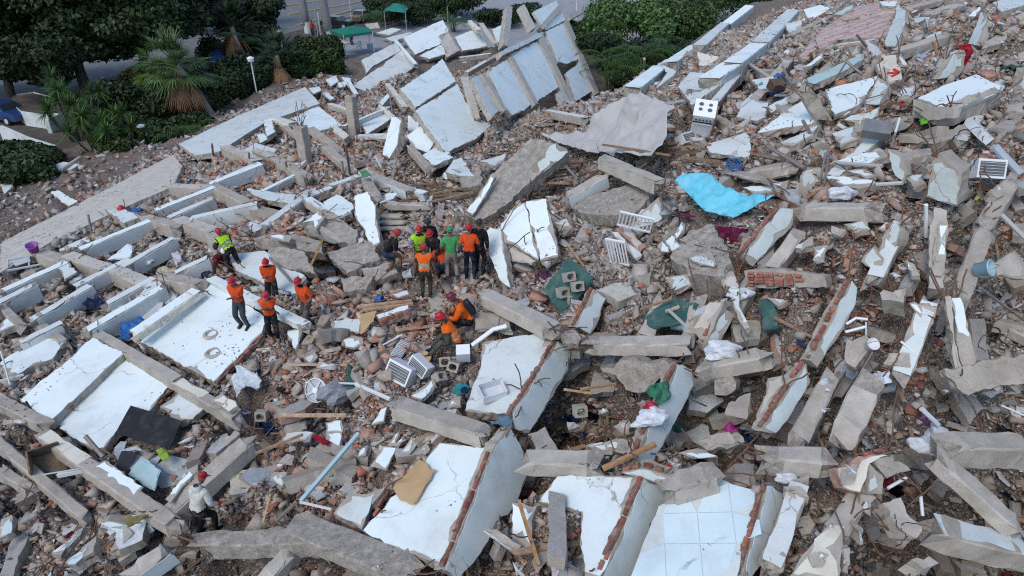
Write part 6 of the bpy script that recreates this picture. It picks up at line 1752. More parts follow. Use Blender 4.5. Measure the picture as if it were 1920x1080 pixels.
        hm = MB()
        hm.lathe([(.099, .0), (.1, .03), (.094, .065), (.075, .098), (.04, .116), (0, .12)], 16, hc2, Mh @ Matrix.Diagonal((.92, 1.12, 1)))
        h_ = part(hm, 'cap' if Q['cap'] else 'helmet', 'plastic' if not Q['cap'] else 'cloth', root, Q['helmet'], True)
        bb = MB()
        if Q['cap']:
            bb.box(hc2 + Mh @ Vector((0, .14, .012)), (.13, .1, .012), Mh)
        else:
            bb.lathe([(.09, .008), (.122, -.006), (.122, -.014), (.09, -.004)], 16, hc2, Mh @ Matrix.Diagonal((.95, 1.16, 1)))
            rg_ = MB().box(hc2 + Mh @ Vector((0, 0, .112)), (.03, .17, .022), Mh)
            part(rg_, 'ridge', 'plastic', h_, Q['helmet'])
        part(bb, 'brim', 'plastic', h_, Q['helmet'])
        if Q['mask']:
            part(MB().box(hc + Mh @ Vector((0, .082, -.045)), (.1, .05, .075), Mh, .8), 'face_mask', 'cloth', root, (.3, .55, .6))
        if Q['pack']:
            c = (Vector(J['chest']) + Vector(J['waist'])) / 2 - Vector((0, 1, 0)) * .19 * Q['up'].z + Vector((0, 0, 1)) * .19 * Q['up'].y
            uu = Q['up']; bw_ = uu.cross(Vector((1, 0, 0)))
            Mp = Matrix((Vector((1, 0, 0)), -bw_ * -1, uu)).transposed()
            pb = MB().box(c, (.27, .14, .36), Mp, .85)
            k_ = part(pb, 'backpack', 'cloth', root, (.03, .03, .032))
            for s in (-1, 1):
                part(MB().tube([Vector(J['neck']) + Vector((s * .1, -.1, -.02)), Vector(J['neck']) + Vector((s * .1, .02, .02)), Vector(J['chest']) + Vector((s * .1, .15, 0)), Vector(J['waist']) + Vector((s * .13, .05, 0))], .017, 6), 'strap', 'cloth', k_, (.03, .03, .032))
        if Q['hood']:
            ho = MB().lathe([(.075, .13), (.12, .1), (.13, .02), (.1, -.05), (.04, -.07)], 12, Vector(J['neck']) - Vector((0, .06, 0)) + Q['up'] * -.02, Matrix.Diagonal((1, .8, 1)))
            part(ho, 'hood', 'cloth', root, Q['shirt'], True)
        if Q['gloves']:
            for t in 'LR':
                d = (Vector(J['wr' + t]) - Vector(J['el' + t])).normalized()
                part(MB().tube([Vector(J['wr' + t]) - d * .03, Vector(J['wr' + t]) + d * .05, Vector(J['wr' + t]) + d * .13], [.04, .05, .042], 8), 'glove', 'cloth', root, Q['gloves'])
        bpy.data.objects.remove(Q['o'])

ORA, ORV, YEL = (.76, .09, .022), (.85, .15, .02), (.45, .78, .03)
RED = (.42, .012, .028)
person(441, 508, 55, 'person in a yellow vest and red helmet bending forward on the beams', (.02, .02, .022), (.015, .015, .017), RED, lean=52, hip=.86, feet=((-.12, .05), (.15, -.32)), hands=((-.2, .62, .05), (.2, .6, -.02)), sleeve=1.6, vest=YEL, stripe=(.2, .22, .22), look=-15)
person(411, 505, 235, 'kneeling person in a maroon top and white helmet before the yellow vest', (.12, .012, .02), (.03, .03, .035), (.75, .76, .78), lean=55, hip=.42, feet=((-.12, -.25), (.12, -.3)), hands=((-.15, .4, -.2), (.18, .42, -.22)), sleeve=1.6)
person(458, 612, 172, 'person in an orange shirt and red helmet with crossed arms facing us', ORA, (.055, .065, .08), RED, lean=2, hip=.92, feet=((-.17, .06), (.11, -.02)), hands=((.07, .2, .2), (-.08, .2, .14)), sleeve=.85, look=22)
person(516, 570, 190, 'person in an orange jacket and red helmet behind the group on the terrace', ORA, (.02, .02, .022), RED, lean=8, hip=.9, hands=((.05, .22, .22), (-.03, .24, .2)), sleeve=1.7, look=20)
person(516, 636, 195, 'person in an orange shirt and black trousers looking down at a phone', ORA, (.015, .015, .017), RED, lean=5, hip=.92, feet=((-.1, .1), (.1, -.08)), hands=((.1, .26, .3), (-.28, .05, -.06)), look=28, shoe=(.25, .25, .27))
person(582, 607, 150, 'person in an orange shirt and grey trousers stepping over the rubble', ORA, (.1, .1, .095), RED, lean=12, hip=.86, feet=((-.2, .1), (.2, -.2)), hands=((-.22, .2, .02), (.1, .22, .1)), look=12, foot_up=(.05, 0))
person(728, 517, 290, 'person in a black shirt, blue shorts and face mask leaning on a chunk', (.015, .015, .018), (.03, .05, .09), RED, lean=42, hip=.84, feet=((-.15, .05), (.2, .38)), hands=((-.1, .5, -.12), (.22, .42, -.12)), sleeve=.8, leg=.4, mask=True, look=-10, foot_up=(0, .22))
person(790, 512, 200, 'person in a yellow vest and red helmet at the rescue pit', (.25, .26, .27), (.05, .055, .04), RED, lean=14, hip=.9, hands=((-.18, .25, .0), (.2, .28, .05)), sleeve=1.5, vest=YEL, stripe=(.18, .2, .2))
person(800, 556, 2, 'person seen from behind in an orange vest and camouflage trousers', (.05, .04, .03), (.06, .055, .04), RED, lean=8, hip=.9, hands=((-.3, .05, -.08), (.3, .05, -.08)), vest=ORV, stripe=(.45, .4, .3), sleeve=.6)
person(808, 494, 185, 'person in black with a black helmet behind the yellow vest', (.02, .02, .022), (.02, .02, .022), (.03, .03, .035), lean=20, hip=.88, sleeve=1.7, hands=((-.1, .3, .0), (.1, .3, .02)))
person(824, 510, 150, 'person in dark clothes and red helmet bending behind the green shirt', (.025, .025, .028), (.03, .03, .035), RED, lean=35, hip=.86, sleeve=1.7, hands=((-.12, .4, -.1), (.12, .4, -.1)))
person(836, 522, 30, 'person in orange crouching between the green and orange shirts', ORA, (.03, .05, .09), (.5, .1, .06), lean=55, hip=.5, feet=((-.15, .2), (.15, .1)), hands=((-.15, .45, -.2), (.15, .45, -.2)), sleeve=1.5)
person(848, 524, 8, 'person seen from behind in a green shirt and green helmet', (.07, .34, .11), (.34, .29, .23), (.02, .22, .09), lean=3, hip=.93, feet=((-.14, 0), (.16, .02)), hands=((-.24, .16, .02), (.26, .1, .0)), sleeve=.75, shoe=(.1, .09, .08))
person(882, 521, 355, 'person seen from behind in an orange shirt and navy trousers', ORA, (.012, .015, .03), RED, lean=4, hip=.94, feet=((-.12, -.02), (.12, 0)), hands=((-.26, .1, -.04), (.2, .28, .1)), sleeve=.7)
person(899, 512, 340, 'person in black beside the long white shard', (.012, .012, .014), (.012, .012, .014), (.02, .02, .022), lean=8, hip=.93, sleeve=1.8, hands=((-.2, .25, .05), (.26, .05, -.06)))
person(880, 622, 100, 'seated person in an orange shirt with a black backpack', ORV, (.015, .015, .017), (.12, .02, .03), lean=30, hip=.38, feet=((-.1, .62), (.12, .68)), hands=((-.05, .55, .12), (.15, .5, .1)), sleeve=1.6, pack=True, look=15, scale=1.15)
person(860, 662, 95, 'seated person in an orange vest and red helmet', (.06, .065, .05), (.06, .065, .055), RED, lean=35, hip=.34, feet=((-.14, .66), (.12, .6)), hands=((-.12, .45, .0), (.15, .42, .02)), sleeve=1.6, vest=ORV, stripe=(.5, .45, .35), roll=18, scale=1.15)
person(384, 1006, 338, 'person in a pale hooded jacket and red cap with orange gloves', (.62, .61, .55), (.012, .012, .014), (.42, .015, .02), lean=28, hip=.86, feet=((-.14, 0), (.16, .2)), hands=((-.24, .32, -.1), (.25, .35, -.05)), sleeve=1.9, cap=True, hood=True, gloves=(.65, .07, .02), look=18)
# far away on the paving
far = [(908, 34, 180, (.05, .1, .3), (.03, .03, .05), (.7, .72, .75), 'person in blue with a white hat beyond the back slabs'), (1210, 32, 200, (.015, .015, .02), (.02, .02, .03), (.02, .02, .02), 'person in black carrying a blue bag on the far paving'),
       (1226, 24, 170, (.7, .1, .03), (.03, .03, .035), (.5, .1, .06), 'person in an orange vest on the far paving'), (1243, 34, 190, (.25, .35, .06), (.03, .03, .035), (.03, .03, .03), 'person in an olive vest standing apart on the far paving'),
       (1101, 54, 200, YEL, (.05, .05, .05), (.05, .04, .03), 'person in a yellow vest behind the tall leaning floor'), (1119, 45, 170, (.3, .45, .05), (.03, .03, .03), (.02, .02, .02), 'person in a yellow green vest beside a pole'),
       (603, 92, 120, (.02, .02, .025), (.03, .03, .04), (.02, .02, .02), 'person in dark clothes outside the green canopy'), (611, 90, 200, (.03, .03, .035), (.03, .03, .04), (.03, .02, .02), 'second person in dark clothes outside the green canopy'),
       (645, 84, 180, (.45, .46, .48), (.03, .03, .04), (.02, .02, .02), 'person in pale grey under the green canopy'), (661, 84, 150, (.3, .03, .03), (.03, .03, .04), (.02, .02, .02), 'person in red under the green canopy'), (588, 66, 150, (.5, .03, .03), (.03, .03, .04), (.02, .02, .02), 'person in red beside the palm trunk')]
for px, py, h_, c1, c2, c3, lb in far:
    person(px, py, h_, lb, c1, c2, c3, ground=True, sleeve=1.6)
finish_people()
# ------------------------------------------------------------------ trees, palms and the street behind
def leaf_quads(C, n, size, rg, flat=.5, elong=1.6, shell=.55):
    """n leaf-sized faces spread through ellipsoids C = (x, y, z, rx, ry, rz)"""
    C = np.array(C, float)
    vol = C[:, 3] * C[:, 4] * C[:, 5]
    pick = rg.choice(len(C), n, p=vol / vol.sum())
    d = rg.normal(size=(n, 3)); d /= np.linalg.norm(d, axis=1, keepdims=True)
    r_ = shell + (1 - shell) * rg.rand(n) ** .6
    r_ *= 1 + rg.normal(size=n) * .06
    P = C[pick, :3] + d * r_[:, None] * C[pick, 3:]
    nz = d * .6 + rg.normal(size=(n, 3)) * .6 + np.array([0, 0, flat])
    nz /= np.linalg.norm(nz, axis=1, keepdims=True)
    t = rg.normal(size=(n, 3)); t -= nz * (t * nz).sum(1, keepdims=True); t /= np.linalg.norm(t, axis=1, keepdims=True)
    b = np.cross(nz, t)
    s = size * rg.uniform(.6, 1.4, (n, 1))
    V = np.stack([P - t * s * elong * .5, P - b * s * .5 + nz * s * .1, P + t * s * elong * .5, P + b * s * .5 + nz * s * .1], 1).reshape(-1, 3)
    F = np.arange(n * 4).reshape(-1, 4)
    return V, F
def crown(name, C, n, size, col, parent, seed, **kw):
    rg = np.random.RandomState(seed)
    V, F = leaf_quads(C, n, size, rg, **kw)
    o = fast_mesh0(name, V, F, M['leaf'])
    o.parent = parent
    o.color = (*col, 1)
    return o
def fast_mesh0(name, V, F, mat):
    me = bpy.data.meshes.new(name)
    nf, k = F.shape
    me.vertices.add(len(V)); me.vertices.foreach_set('co', np.ascontiguousarray(V, dtype=np.float32).ravel())
    me.loops.add(nf * k); me.loops.foreach_set('vertex_index', np.ascontiguousarray(F, dtype=np.int32).ravel())
    me.polygons.add(nf); me.polygons.foreach_set('loop_start', np.arange(nf, dtype=np.int32) * k)
    me.materials.append(mat); me.update(calc_edges=True)
    return link(bpy.data.objects.new(name, me))
def tree(px, py, label, trunk_h, rad, blobs, n, size, col, seed, tr=.35, name='broadleaf_tree', spread=1.0, grp=None, **kw):
    """blobs: crown masses relative to the foot (m)"""
    p = at_z(px, py, 0)
    k = empty(name, p, label, 'tree', grp)
    rg = random.Random(seed)
    mb = MB()
    mb.tube([(0, 0, -.2), (rg.uniform(-.2, .2), rg.uniform(-.2, .2), trunk_h * .5), (rg.uniform(-.3, .3), 0, trunk_h)], [tr, tr * .8, tr * .6], 9)
    for b in blobs:
        e = Vector((b[0], b[1], b[2] - b[5] * .2)); s = Vector((0, 0, trunk_h * rg.uniform(.7, 1)))
        m_ = s.lerp(e, .5) + Vector((rg.uniform(-.4, .4), rg.uniform(-.4, .4), .3))
        mb.tube([s, m_, e], [tr * .42, tr * .28, tr * .1], 6)
    part(mb, 'trunk', 'bark', k)
    sub = []
    for b in blobs:
        sub.append((b[0], b[1], b[2], b[3] * .72, b[4] * .72, b[5] * .72))
        for _ in range(13):
            d = Vector((rg.gauss(0, 1), rg.gauss(0, 1), rg.gauss(0, 1) * .9)).normalized()
            f = rg.uniform(.22, .42)
            sub.append((b[0] + d.x * b[3] * .8, b[1] + d.y * b[4] * .8, b[2] + d.z * b[5] * .8, b[3] * f, b[4] * f, b[5] * f * .8))
    crown('crown', sub, n, size, col, k, seed, **kw)
    return k
# big dark trees on the street side: each crown built of many clumps
tree(165, 178, 'huge dark broadleaf tree filling the top corner', 4.5, .5, [(-4, 0, 3.9, 3.6, 4, 2.9), (1.0, 0, 5.4, 4.6, 4.2, 2.9), (5.6, .5, 6.0, 3.8, 4, 2.4), (-1.2, -2, 2.6, 2.2, 2.6, 2.0), (-6.5, -1, 3.9, 3.2, 4, 2.8), (2, 1, 8.6, 7, 5, 3.5), (-6, 1, 7.5, 5, 5, 3.5)], 58000, .25, (.75, .8, .62), 1, tr=.5)
tree(20, 182, 'dark spreading tree cut off by the picture edge', 3.5, .4, [(-2, 0, 4.0, 3.6, 4, 2.8), (2.0, -.5, 3.6, 2.6, 3, 2.2), (-1, 0, 8, 5, 5, 3.6)], 24000, .25, (.62, .66, .56), 2, tr=.4)
tree(283, 158, 'dark tree with a leaning trunk beside the blue tent', 5.5, .4, [(-1, 1, 5.4, 4.4, 4, 2.4), (2.6, 1, 6.2, 4.0, 4, 2.6), (-4, 3, 9.5, 5, 4, 3.5), (1, 3, 9, 5, 4, 3)], 34000, .28, (.6, .66, .52), 3, tr=.45)
tree(385, 66, 'thin crowned tree on the pavement', 6, .4, [(-2.5, 0, 4.4, 3.0, 3, 2.2), (2.0, 0, 5.4, 3.2, 3, 2.2), (-1, 0, 8, 4, 3, 2.5)], 16000, .28, (.6, .68, .52), 4, tr=.45)
tree(437, 52, 'forked tree behind the lamp', 6, .4, [(0.5, 0, 4.6, 2.8, 3, 2.2), (-3.5, 0, 5.4, 2.8, 3, 2), (0, 0, 8.5, 4, 3, 2.5)], 16000, .28, (.6, .7, .55), 5, tr=.5)
tree(335, 130, 'dark tree rising behind the fan palm', 4, .4, [(-1.5, 0, 6.2, 3.2, 3, 2.6), (1.5, 0, 7.6, 3, 3, 2.4), (0, 1, 10, 4.5, 3, 3)], 20000, .26, (.5, .58, .45), 6, tr=.35)
tree(470, 105, 'dark tree filling the gap behind the lamps', 3, .4, [(-2, 0, 4.6, 3.0, 3, 2.4), (1.8, 0, 5.0, 2.6, 3, 2.2), (-1, 1, 7.5, 3, 3, 2)], 17000, .25, (.5, .6, .48), 7, tr=.35)
tree(110, 215, 'dark leaning tree above the planter', 2.6, .3, [(-1.5, 0, 4.2, 2.2, 2.2, 1.6), (1.2, 0, 4.6, 2.0, 2, 1.6)], 12000, .22, (.55, .62, .48), 8, tr=.22)
def hedge(s, label, h, col, seed, n=9000):
    P = [at_z(x, y, 0) for x, y in vpts('p', s)]
    c = sum(P) / len(P)
    k = empty('clipped_hedge', c, label, 'hedge')
    rg = random.Random(seed)
    C = []
    for a, b in zip(P[:-1], P[1:]):
        m = max(2, int(np.linalg.norm(b - a) / 1.0))
        for i in range(m):
            q = a + (b - a) * (i + .5) / m - c
            C.append((q[0] + rg.uniform(-.2, .2), q[1] + rg.uniform(-.2, .2), h * .5, rg.uniform(1.0, 1.4), rg.uniform(1.1, 1.6), h * .56))
    crown('foliage', C, n, .17, col, k, seed, shell=.75)
    mb = MB()
    for q in C: mb.tube([(q[0], q[1], 0), (q[0] + .2, q[1], h * .6)], [.05, .03], 5)
    part(mb, 'stem', 'bark', k)
hedge('535,155 585,160 640,152', 'rounded hedge clipped low behind the white wall slab', 2.7, (.9, 1.0, .55), 11, 16000)
hedge('560,130 600,128 640,122', 'upper clipped hedge below the straw parasol', 2.8, (.85, .95, .55), 12, 12000)
hedge('440,192 475,180 510,168', 'dark clipped hedge beside the globe lamp', 2.4, (.6, .72, .5), 13, 12000)
hedge('280,268 330,262 390,246', 'low bushy hedge along the wall slab', 1.4, (.62, .78, .42), 14, 8000)
hedge('490,150 520,140', 'dark bush under the second globe lamp', 2.2, (.5, .62, .5), 15, 7000)
def bush(px, py, label, r_, h, col, seed, n=5000, size=.17, name='leafy_bush', grp=None):
    p = at_z(px, py, 0)
    k = empty(name, p, label, 'bush', grp)
    rg = random.Random(seed)
    C = [(rg.uniform(-.6, .6) * r_, rg.uniform(-.6, .6) * r_, h * rg.uniform(.35, .75), r_ * rg.uniform(.35, .6), r_ * rg.uniform(.35, .6), h * rg.uniform(.2, .34)) for _ in range(12)]
    crown('foliage', C, n, size, col, k, seed, shell=.5)
    mb = MB()
    for q in C[:7]: mb.tube([(q[0] * .2, q[1] * .2, -.1), (q[0] * .6, q[1] * .6, q[2] * .5), q[:3]], [.05, .04, .015], 5)
    part(mb, 'stem', 'bark', k)
for i, a in enumerate(((240, 222, 'dark shrub between the spiky plants and the tent', 2.2, 3.0, (.4, .5, .34)), (90, 318, 'dry shrub beside the broken garden wall', 1.5, 1.5, (.8, .8, .5)), (350, 200, 'dark shrub mass under the palms', 2.4, 2.8, (.42, .54, .36)), (445, 165, 'dark shrub mass left of the lamp', 2.4, 3.2, (.42, .55, .4)), (30, 300, 'grey scrub at the picture edge', 1.6, 1.4, (.8, .85, .65)), (55, 345, 'scrubby bush on the bare earth', 1.6, 1.8, (.9, 1.0, .75)), (225, 292, 'dry brownish bush beside the spiky plants', 1.4, 1.3, (1.3, 1.1, .7)), (245, 262, 'dark low bush beside the spiky plants', 1.4, 1.6, (.6, .75, .45)), (310, 225, 'dark bush below the fan palm', 2.0, 2.4, (.55, .7, .42)), (395, 215, 'bush at the foot of the fan palm', 1.6, 1.8, (.6, .75, .45)),
                       (270, 190, 'brown leaved shrub beside the blue tent', 1.6, 2.8, (1.0, .75, .4)), (200, 230, 'dark shrub behind the spiky plants', 1.8, 2.2, (.45, .6, .36)), (455, 95, 'broad dark bush behind the lamp', 3, 4.5, (.5, .64, .45)), (500, 112, 'dark palm like bush by the second lamp', 2.6, 4, (.5, .65, .5)), (420, 135, 'dark bush right of the fan palm', 2.4, 3.4, (.45, .58, .42)))):
    bush(a[0], a[1], a[2], a[3], a[4], a[5], 40 + i, 6000, .19)
# big bushes between the leaning floor and the ridge
for i, (px, py, lb, r_, h, col, n) in enumerate(((1180, 100, 'pale speckled bush beyond the tall leaning floor', 5.0, 5.5, (2.6, 2.8, 2.3), 11000), (1270, 90, 'broad grey green bush behind the ridge', 6, 7.5, (1.7, 1.8, 1.4), 13000), (1340, 62, 'dark tall bush behind the upper ridge', 6, 9, (1.3, 1.4, 1.1), 13000), (1400, 40, 'grey green tree crown behind the top of the ridge', 6, 9, (1.4, 1.5, 1.2), 11000),
                                             (1160, 140, 'dark undergrowth beside the leaning floor', 3.5, 3.6, (.5, .62, .4), 9000), (1240, 140, 'dark undergrowth below the ridge', 4, 3.2, (.45, .56, .38), 9000), (1190, 172, 'low dark bush in the corner below the leaning floor', 2.4, 2.2, (.5, .6, .4), 6000),
                                             (795, 22, 'round bush behind the back slabs', 4.5, 4.5, (.6, .72, .5), 9000), (845, 38, 'bush with yellow leaves behind the back slabs', 3.5, 4, (.9, 1.0, .55), 8000), (760, 45, 'dark bush beside the green tent', 4, 3, (.6, .72, .5), 7000), (868, 28, 'tall bush beyond the beige stub', 4, 5, (.6, .75, .5), 7000), (1085, 85, 'green bush beside the people in vests', 2.6, 3, (.8, .95, .6), 6000), (715, 30, 'palm shaped bush by the road', 2.5, 3, (.8, 1.0, .6), 5000), (930, 50, 'undergrowth behind the cream stub', 3, 2.4, (.5, .62, .42), 5000), (985, 40, 'undergrowth behind the pale stub post', 3, 2.4, (.5, .62, .42), 5000))):
    bush(px, py, lb, r_, h, col, 70 + i, n, .22 if n > 10000 else .2)
def blade(mb, base, tip, w, droop=.0, seg=3):
    base, tip = Vector(base), Vector(tip)
    d = tip - base
    s = d.cross(Vector((0, 0, 1)))
    s = s.normalized() * w / 2 if s.length > 1e-5 else Vector((w / 2, 0, 0))
    V = []
    for i in range(seg + 1):
        t = i / seg
        c = base + d * t - Vector((0, 0, droop * t * t * d.length))
        k = (1 - t) ** .7 * (1 if i else .6)
        V += [c - s * k, c + s * k] if i < seg else [c]
    F = [[2 * i, 2 * i + 1, 2 * i + 3, 2 * i + 2] for i in range(seg - 1)] + [[2 * seg - 2, 2 * seg - 1, 2 * seg]]
    mb.add(V, F)
def fan_palm(px, py, H, label, lean, col, seed, nf=34, L=2.2):
    p = at_z(px, py, 0)
    k = empty('fan_palm', p, label, 'palm')
    rg = random.Random(seed)
    top = Vector((lean[0], lean[1], H))
    part(MB().tube([(0, 0, -.2), top * .5 + Vector((0, 0, .1)), top], [.26, .2, .18], 9), 'trunk', 'palm_bark', k)
    for dead in (0, 1):
        for i in range(nf if not dead else 20):
            a = rg.uniform(0, 6.28)
            el = rg.uniform(-.35, 1.35) if not dead else rg.uniform(-1.45, -.8)
            d = Vector((math.cos(a) * math.cos(el), math.sin(a) * math.cos(el), math.sin(el)))
            st = L * rg.uniform(.4, .65) * (.7 if dead else 1)
            b = top + d * st - Vector((0, 0, .25 * st if el < .8 else 0))
            mb = MB().tube([top, top + d * st * .5, b], [.025, .02, .015], 4)
            s = d.cross(Vector((0, 0, 1))).normalized(); u = s.cross(d).normalized()
            for j in range(15):
                q = (j - 7) / 7 * (1.45 if not dead else .7)
                dd = (d * math.cos(q) + s * math.sin(q)).normalized()
                blade(mb, b, b + dd * L * rg.uniform(.48, .62) * (1 - .12 * abs(q)), .15, .28 if not dead else .5)
            part(mb, 'frond' if not dead else 'dead_frond', 'leaf' if not dead else 'wood', k, col if not dead else (1.1, .9, .7))
fan_palm(408, 226, 4.2, 'fan palm with a skirt of dead brown fronds', (-1.9, -.4), (2.1, 2.2, 1.7), 3, 44, 2.9)
fan_palm(320, 200, 3.2, 'smaller fan palm leaning beside a larger one', (-.3, 0), (1.6, 1.8, 1.0), 4, 26, 2.4)
fan_palm(530, 170, 3.0, 'dark fan palm under the second lamp', (0, 0), (.7, .85, .8), 5, 24, 2.4)
fan_palm(470, 150, 4.6, 'dark fan palm behind the globe lamp', (-1, .5), (.55, .7, .6), 6, 26, 2.6)
fan_palm(505, 100, 6, 'tall dark palm beside the road', (-1, 0), (.5, .62, .55), 7, 26, 3)
def spiky(px, py, label, heads, seed, col=(1.8, 2.0, 1.2)):
    p = at_z(px, py, 0)
    k = empty('spiky_plant', p, label, 'plant', 'spiky plants beside the mound')
    rg = random.Random(seed)
    for x, y, z in heads:
        mb = MB().tube([(x * .3, y * .3, -.1), (x * .8, y * .8, z * .6), (x, y, z)], [.07, .06, .05], 6)
        part(mb, 'stem', 'bark', k)
        mb = MB()
        for i in range(70):
            a = rg.uniform(0, 6.28); el = rg.uniform(-.7, 1.5)
            d = Vector((math.cos(a) * math.cos(el), math.sin(a) * math.cos(el), math.sin(el)))
            blade(mb, (x, y, z), Vector((x, y, z)) + d * rg.uniform(.8, 1.25), .1, .18)
        part(mb, 'rosette', 'leaf', k, tuple(c * rg.uniform(.8, 1.2) for c in col))
hd_ = lambda n, rr, h, sd: [(random.Random(sd + i).uniform(-rr, rr), random.Random(sd + i + 50).uniform(-rr, rr), random.Random(sd + i + 90).uniform(h * .45, h)) for i in range(n)]
spiky(150, 262, 'tallest spiky leaved plant beside the white planter wall', hd_(12, 1.6, 4.4, 1), 1)
spiky(185, 285, 'spiky leaved plant in front of the tallest one', hd_(12, 1.6, 3.2, 2), 2)
spiky(222, 290, 'spiky leaved plant nearest the mound', hd_(8, 1.2, 2.2, 3), 3, (1.9, 2.2, 1.2))
def feather_palm(px, py, label, H, n, L, col, seed):
    p = at_z(px, py, 0)
    k = empty('feather_palm', p, label, 'palm', None)
    rg = random.Random(seed)
    for i in range(n):
        a = rg.uniform(0, 6.28)
        b = Vector((rg.uniform(-.6, .6), rg.uniform(-.6, .6), H * rg.uniform(.3, .8)))
        d = Vector((math.cos(a), math.sin(a), 1.1)).normalized()
        pts = [Vector((b.x * .3, b.y * .3, 0)), b]
        q = b
        for j in range(6):
            q = q + d * L / 6
            d = (d + Vector((math.cos(a) * .1, math.sin(a) * .1, -.3))).normalized()
            pts.append(q)
        mb = MB().tube(pts, [.05, .04] + [.022] * 6, 4)
        for j in range(1, len(pts) - 1):
            for t in (0, .33, .66):
                c = pts[j].lerp(pts[j + 1], t)
                ax = (pts[j + 1] - pts[j]).normalized()
                s = ax.cross(Vector((0, 0, 1))).normalized()
                for sg in (-1, 1):
                    blade(mb, c, c + (s * sg + ax * .5).normalized() * L * .24, .06, .3, 2)
        part(mb, 'frond', 'leaf', k, tuple(c * rg.uniform(.75, 1.25) for c in col))
for i, (px, py, lb, H, n, L) in enumerate(((1142, 172, 'feathery palm beside the tall leaning floor', 3.5, 16, 3.2), (1190, 168, 'feathery palm in the dark undergrowth', 4, 16, 3.2), (1232, 148, 'feathery palm below the upper ridge', 4, 16, 3.2), (1215, 178, 'low feathery palm before the grey tarp', 2.6, 12, 2.6), (1130, 110, 'yellowish feathery palm behind the leaning floor', 4, 14, 3), (362, 262, 'drooping green palm below the fan palm', 1.0, 10, 2.6), (700, 55, 'small feathery palm beside the bronze car', 2.5, 14, 2.6), (850, 60, 'feathery palm beyond the beige panel', 2, 14, 2.4))):
    feather_palm(px, py, lb, H, n, L, (1.6, 1.9, .9), 20 + i)
for px, py, lb, H, r_ in ((578, 62, 'pale royal palm trunk behind the dark hedge', 9, .42), (619, 80, 'thick pale royal palm trunk with a whitewashed foot', 9, .46)):
    p = at_z(px, py, 0)
    k = empty('royal_palm', p, lb, 'palm')
    part(MB().tube([(0, 0, -.1), (-.1, 0, H * .3), (-.3, 0, H * .7), (-.5, 0, H)], [r_, r_ * 1.05, r_ * .95, r_ * .7], 12), 'trunk', 'palm_bark', k, None, True)
    part(MB().tube([(0, 0, 0), (0, 0, 1.3)], r_ * 1.06, 12), 'whitewash', 'white2', k)
    rg = random.Random(px)
    for i in range(14):
        a = i * .45; d = Vector((math.cos(a), math.sin(a), .9)).normalized(); q = Vector((-.5, 0, H)); pts = [q]
        for j in range(6):
            q = q + d * .6; d = (d + Vector((0, 0, -.3))).normalized(); pts.append(q)
        mb = MB().tube(pts, .03, 4)
        for j in range(6):
            ax = (pts[j + 1] - pts[j]).normalized(); s = ax.cross(Vector((0, 0, 1))).normalized()
            for sg in (-1, 1): blade(mb, pts[j], pts[j] + (s * sg + ax * .4).normalized() * .8, .09, .3, 2)
        part(mb, 'frond', 'leaf', k, (.9, 1.1, .6))
# lamps and poles
def globe_lamp(px, py, H, lb):
    k = empty('globe_lamp', at_z(px, py, 0), lb, 'lamp')
    part(MB().tube([(0, 0, 0), (0, 0, .5), (0, 0, H)], [.09, .06, .05], 9), 'post', 'plastic', k, (.72, .74, .76))
    part(MB().lathe([(.05, H), (.2, H + .02), (.26, H + .15), (.24, H + .32), (.1, H + .42), (0, H + .43)], 14), 'globe', 'plastic', k, (.82, .84, .86), True)
    part(MB().lathe([(.3, H + .3), (.28, H + .36), (.12, H + .44), (0, H + .45)], 14), 'cap', 'plastic', k, (.75, .77, .8), True)
globe_lamp(484, 188, 3.1, 'white globe lamp standing before the clipped hedge')
globe_lamp(535, 124, 3.0, 'white globe lamp in the dark bushes')
globe_lamp(274, 272, 1.0, 'small white globe lamp low in the bushes')
def pole(px, py, H, r_, c, lb, name='street_pole'):
    o = MB().tube([(0, 0, 0), (0, 0, H)], [r_, r_ * .8], 8).build(name, M['plastic'])
    o.location = Vector(at_z(px, py, 0)); o.color = (*c, 1)
    tag(o, lb, 'pole')
pole(597, 70, 9, .08, (.28, .36, .34), 'thin green street pole left of the palm trunk')
pole(603, 78, 3.2, .1, (.6, .62, .64), 'short white pole beside the palm trunk')
pole(840, 44, 7, .1, (.22, .33, .26), 'thin green pole behind the back slabs')
pole(1133, 42, 5, .1, (.75, .78, .8), 'white flag pole beyond the leaning floor')
pole(1080, 45, 5, .07, (.7, .72, .74), 'thin white pole beyond the leaning floor')
pole(660, 45, 4, .05, (.7, .72, .74), 'thin white post beside the bronze car')
pole(695, 25, 3.5, .05, (.7, .72, .74), 'white net post beside the green tent')
# canopy, parasol, tents
k = empty('canopy_tent', at_z(640, 96, 0), 'green flat canopy with people below it', 'canopy')
cs = [at_z(x, y, 2.4) - np.array(k.location) for x, y in ((618, 57), (690, 51), (698, 59), (644, 66))]
cc = sum(cs) / 4 + np.array([0, 0, .55])
mb = MB()
V = [tuple(c) for c in cs] + [tuple(cc)] + [tuple(c - np.array([0, 0, .25])) for c in cs]
mb.add(V, [[0, 1, 4], [1, 2, 4], [2, 3, 4], [3, 0, 4], [0, 5, 6, 1], [1, 6, 7, 2], [2, 7, 8, 3], [3, 8, 5, 0]])
part(mb, 'roof', 'cloth', k, (.02, .22, .15))
for c in cs: part(MB().tube([c - np.array([0, 0, 2.4]), c], .04, 6), 'pole', 'plastic', k, (.6, .62, .64))
k = empty('straw_parasol', at_z(633, 112, 0), 'round straw parasol on the paving', 'parasol')
part(MB().tube([(0, 0, 0), (0, 0, 1.9)], .05, 7), 'pole', 'wood', k, (1, 1, 1))
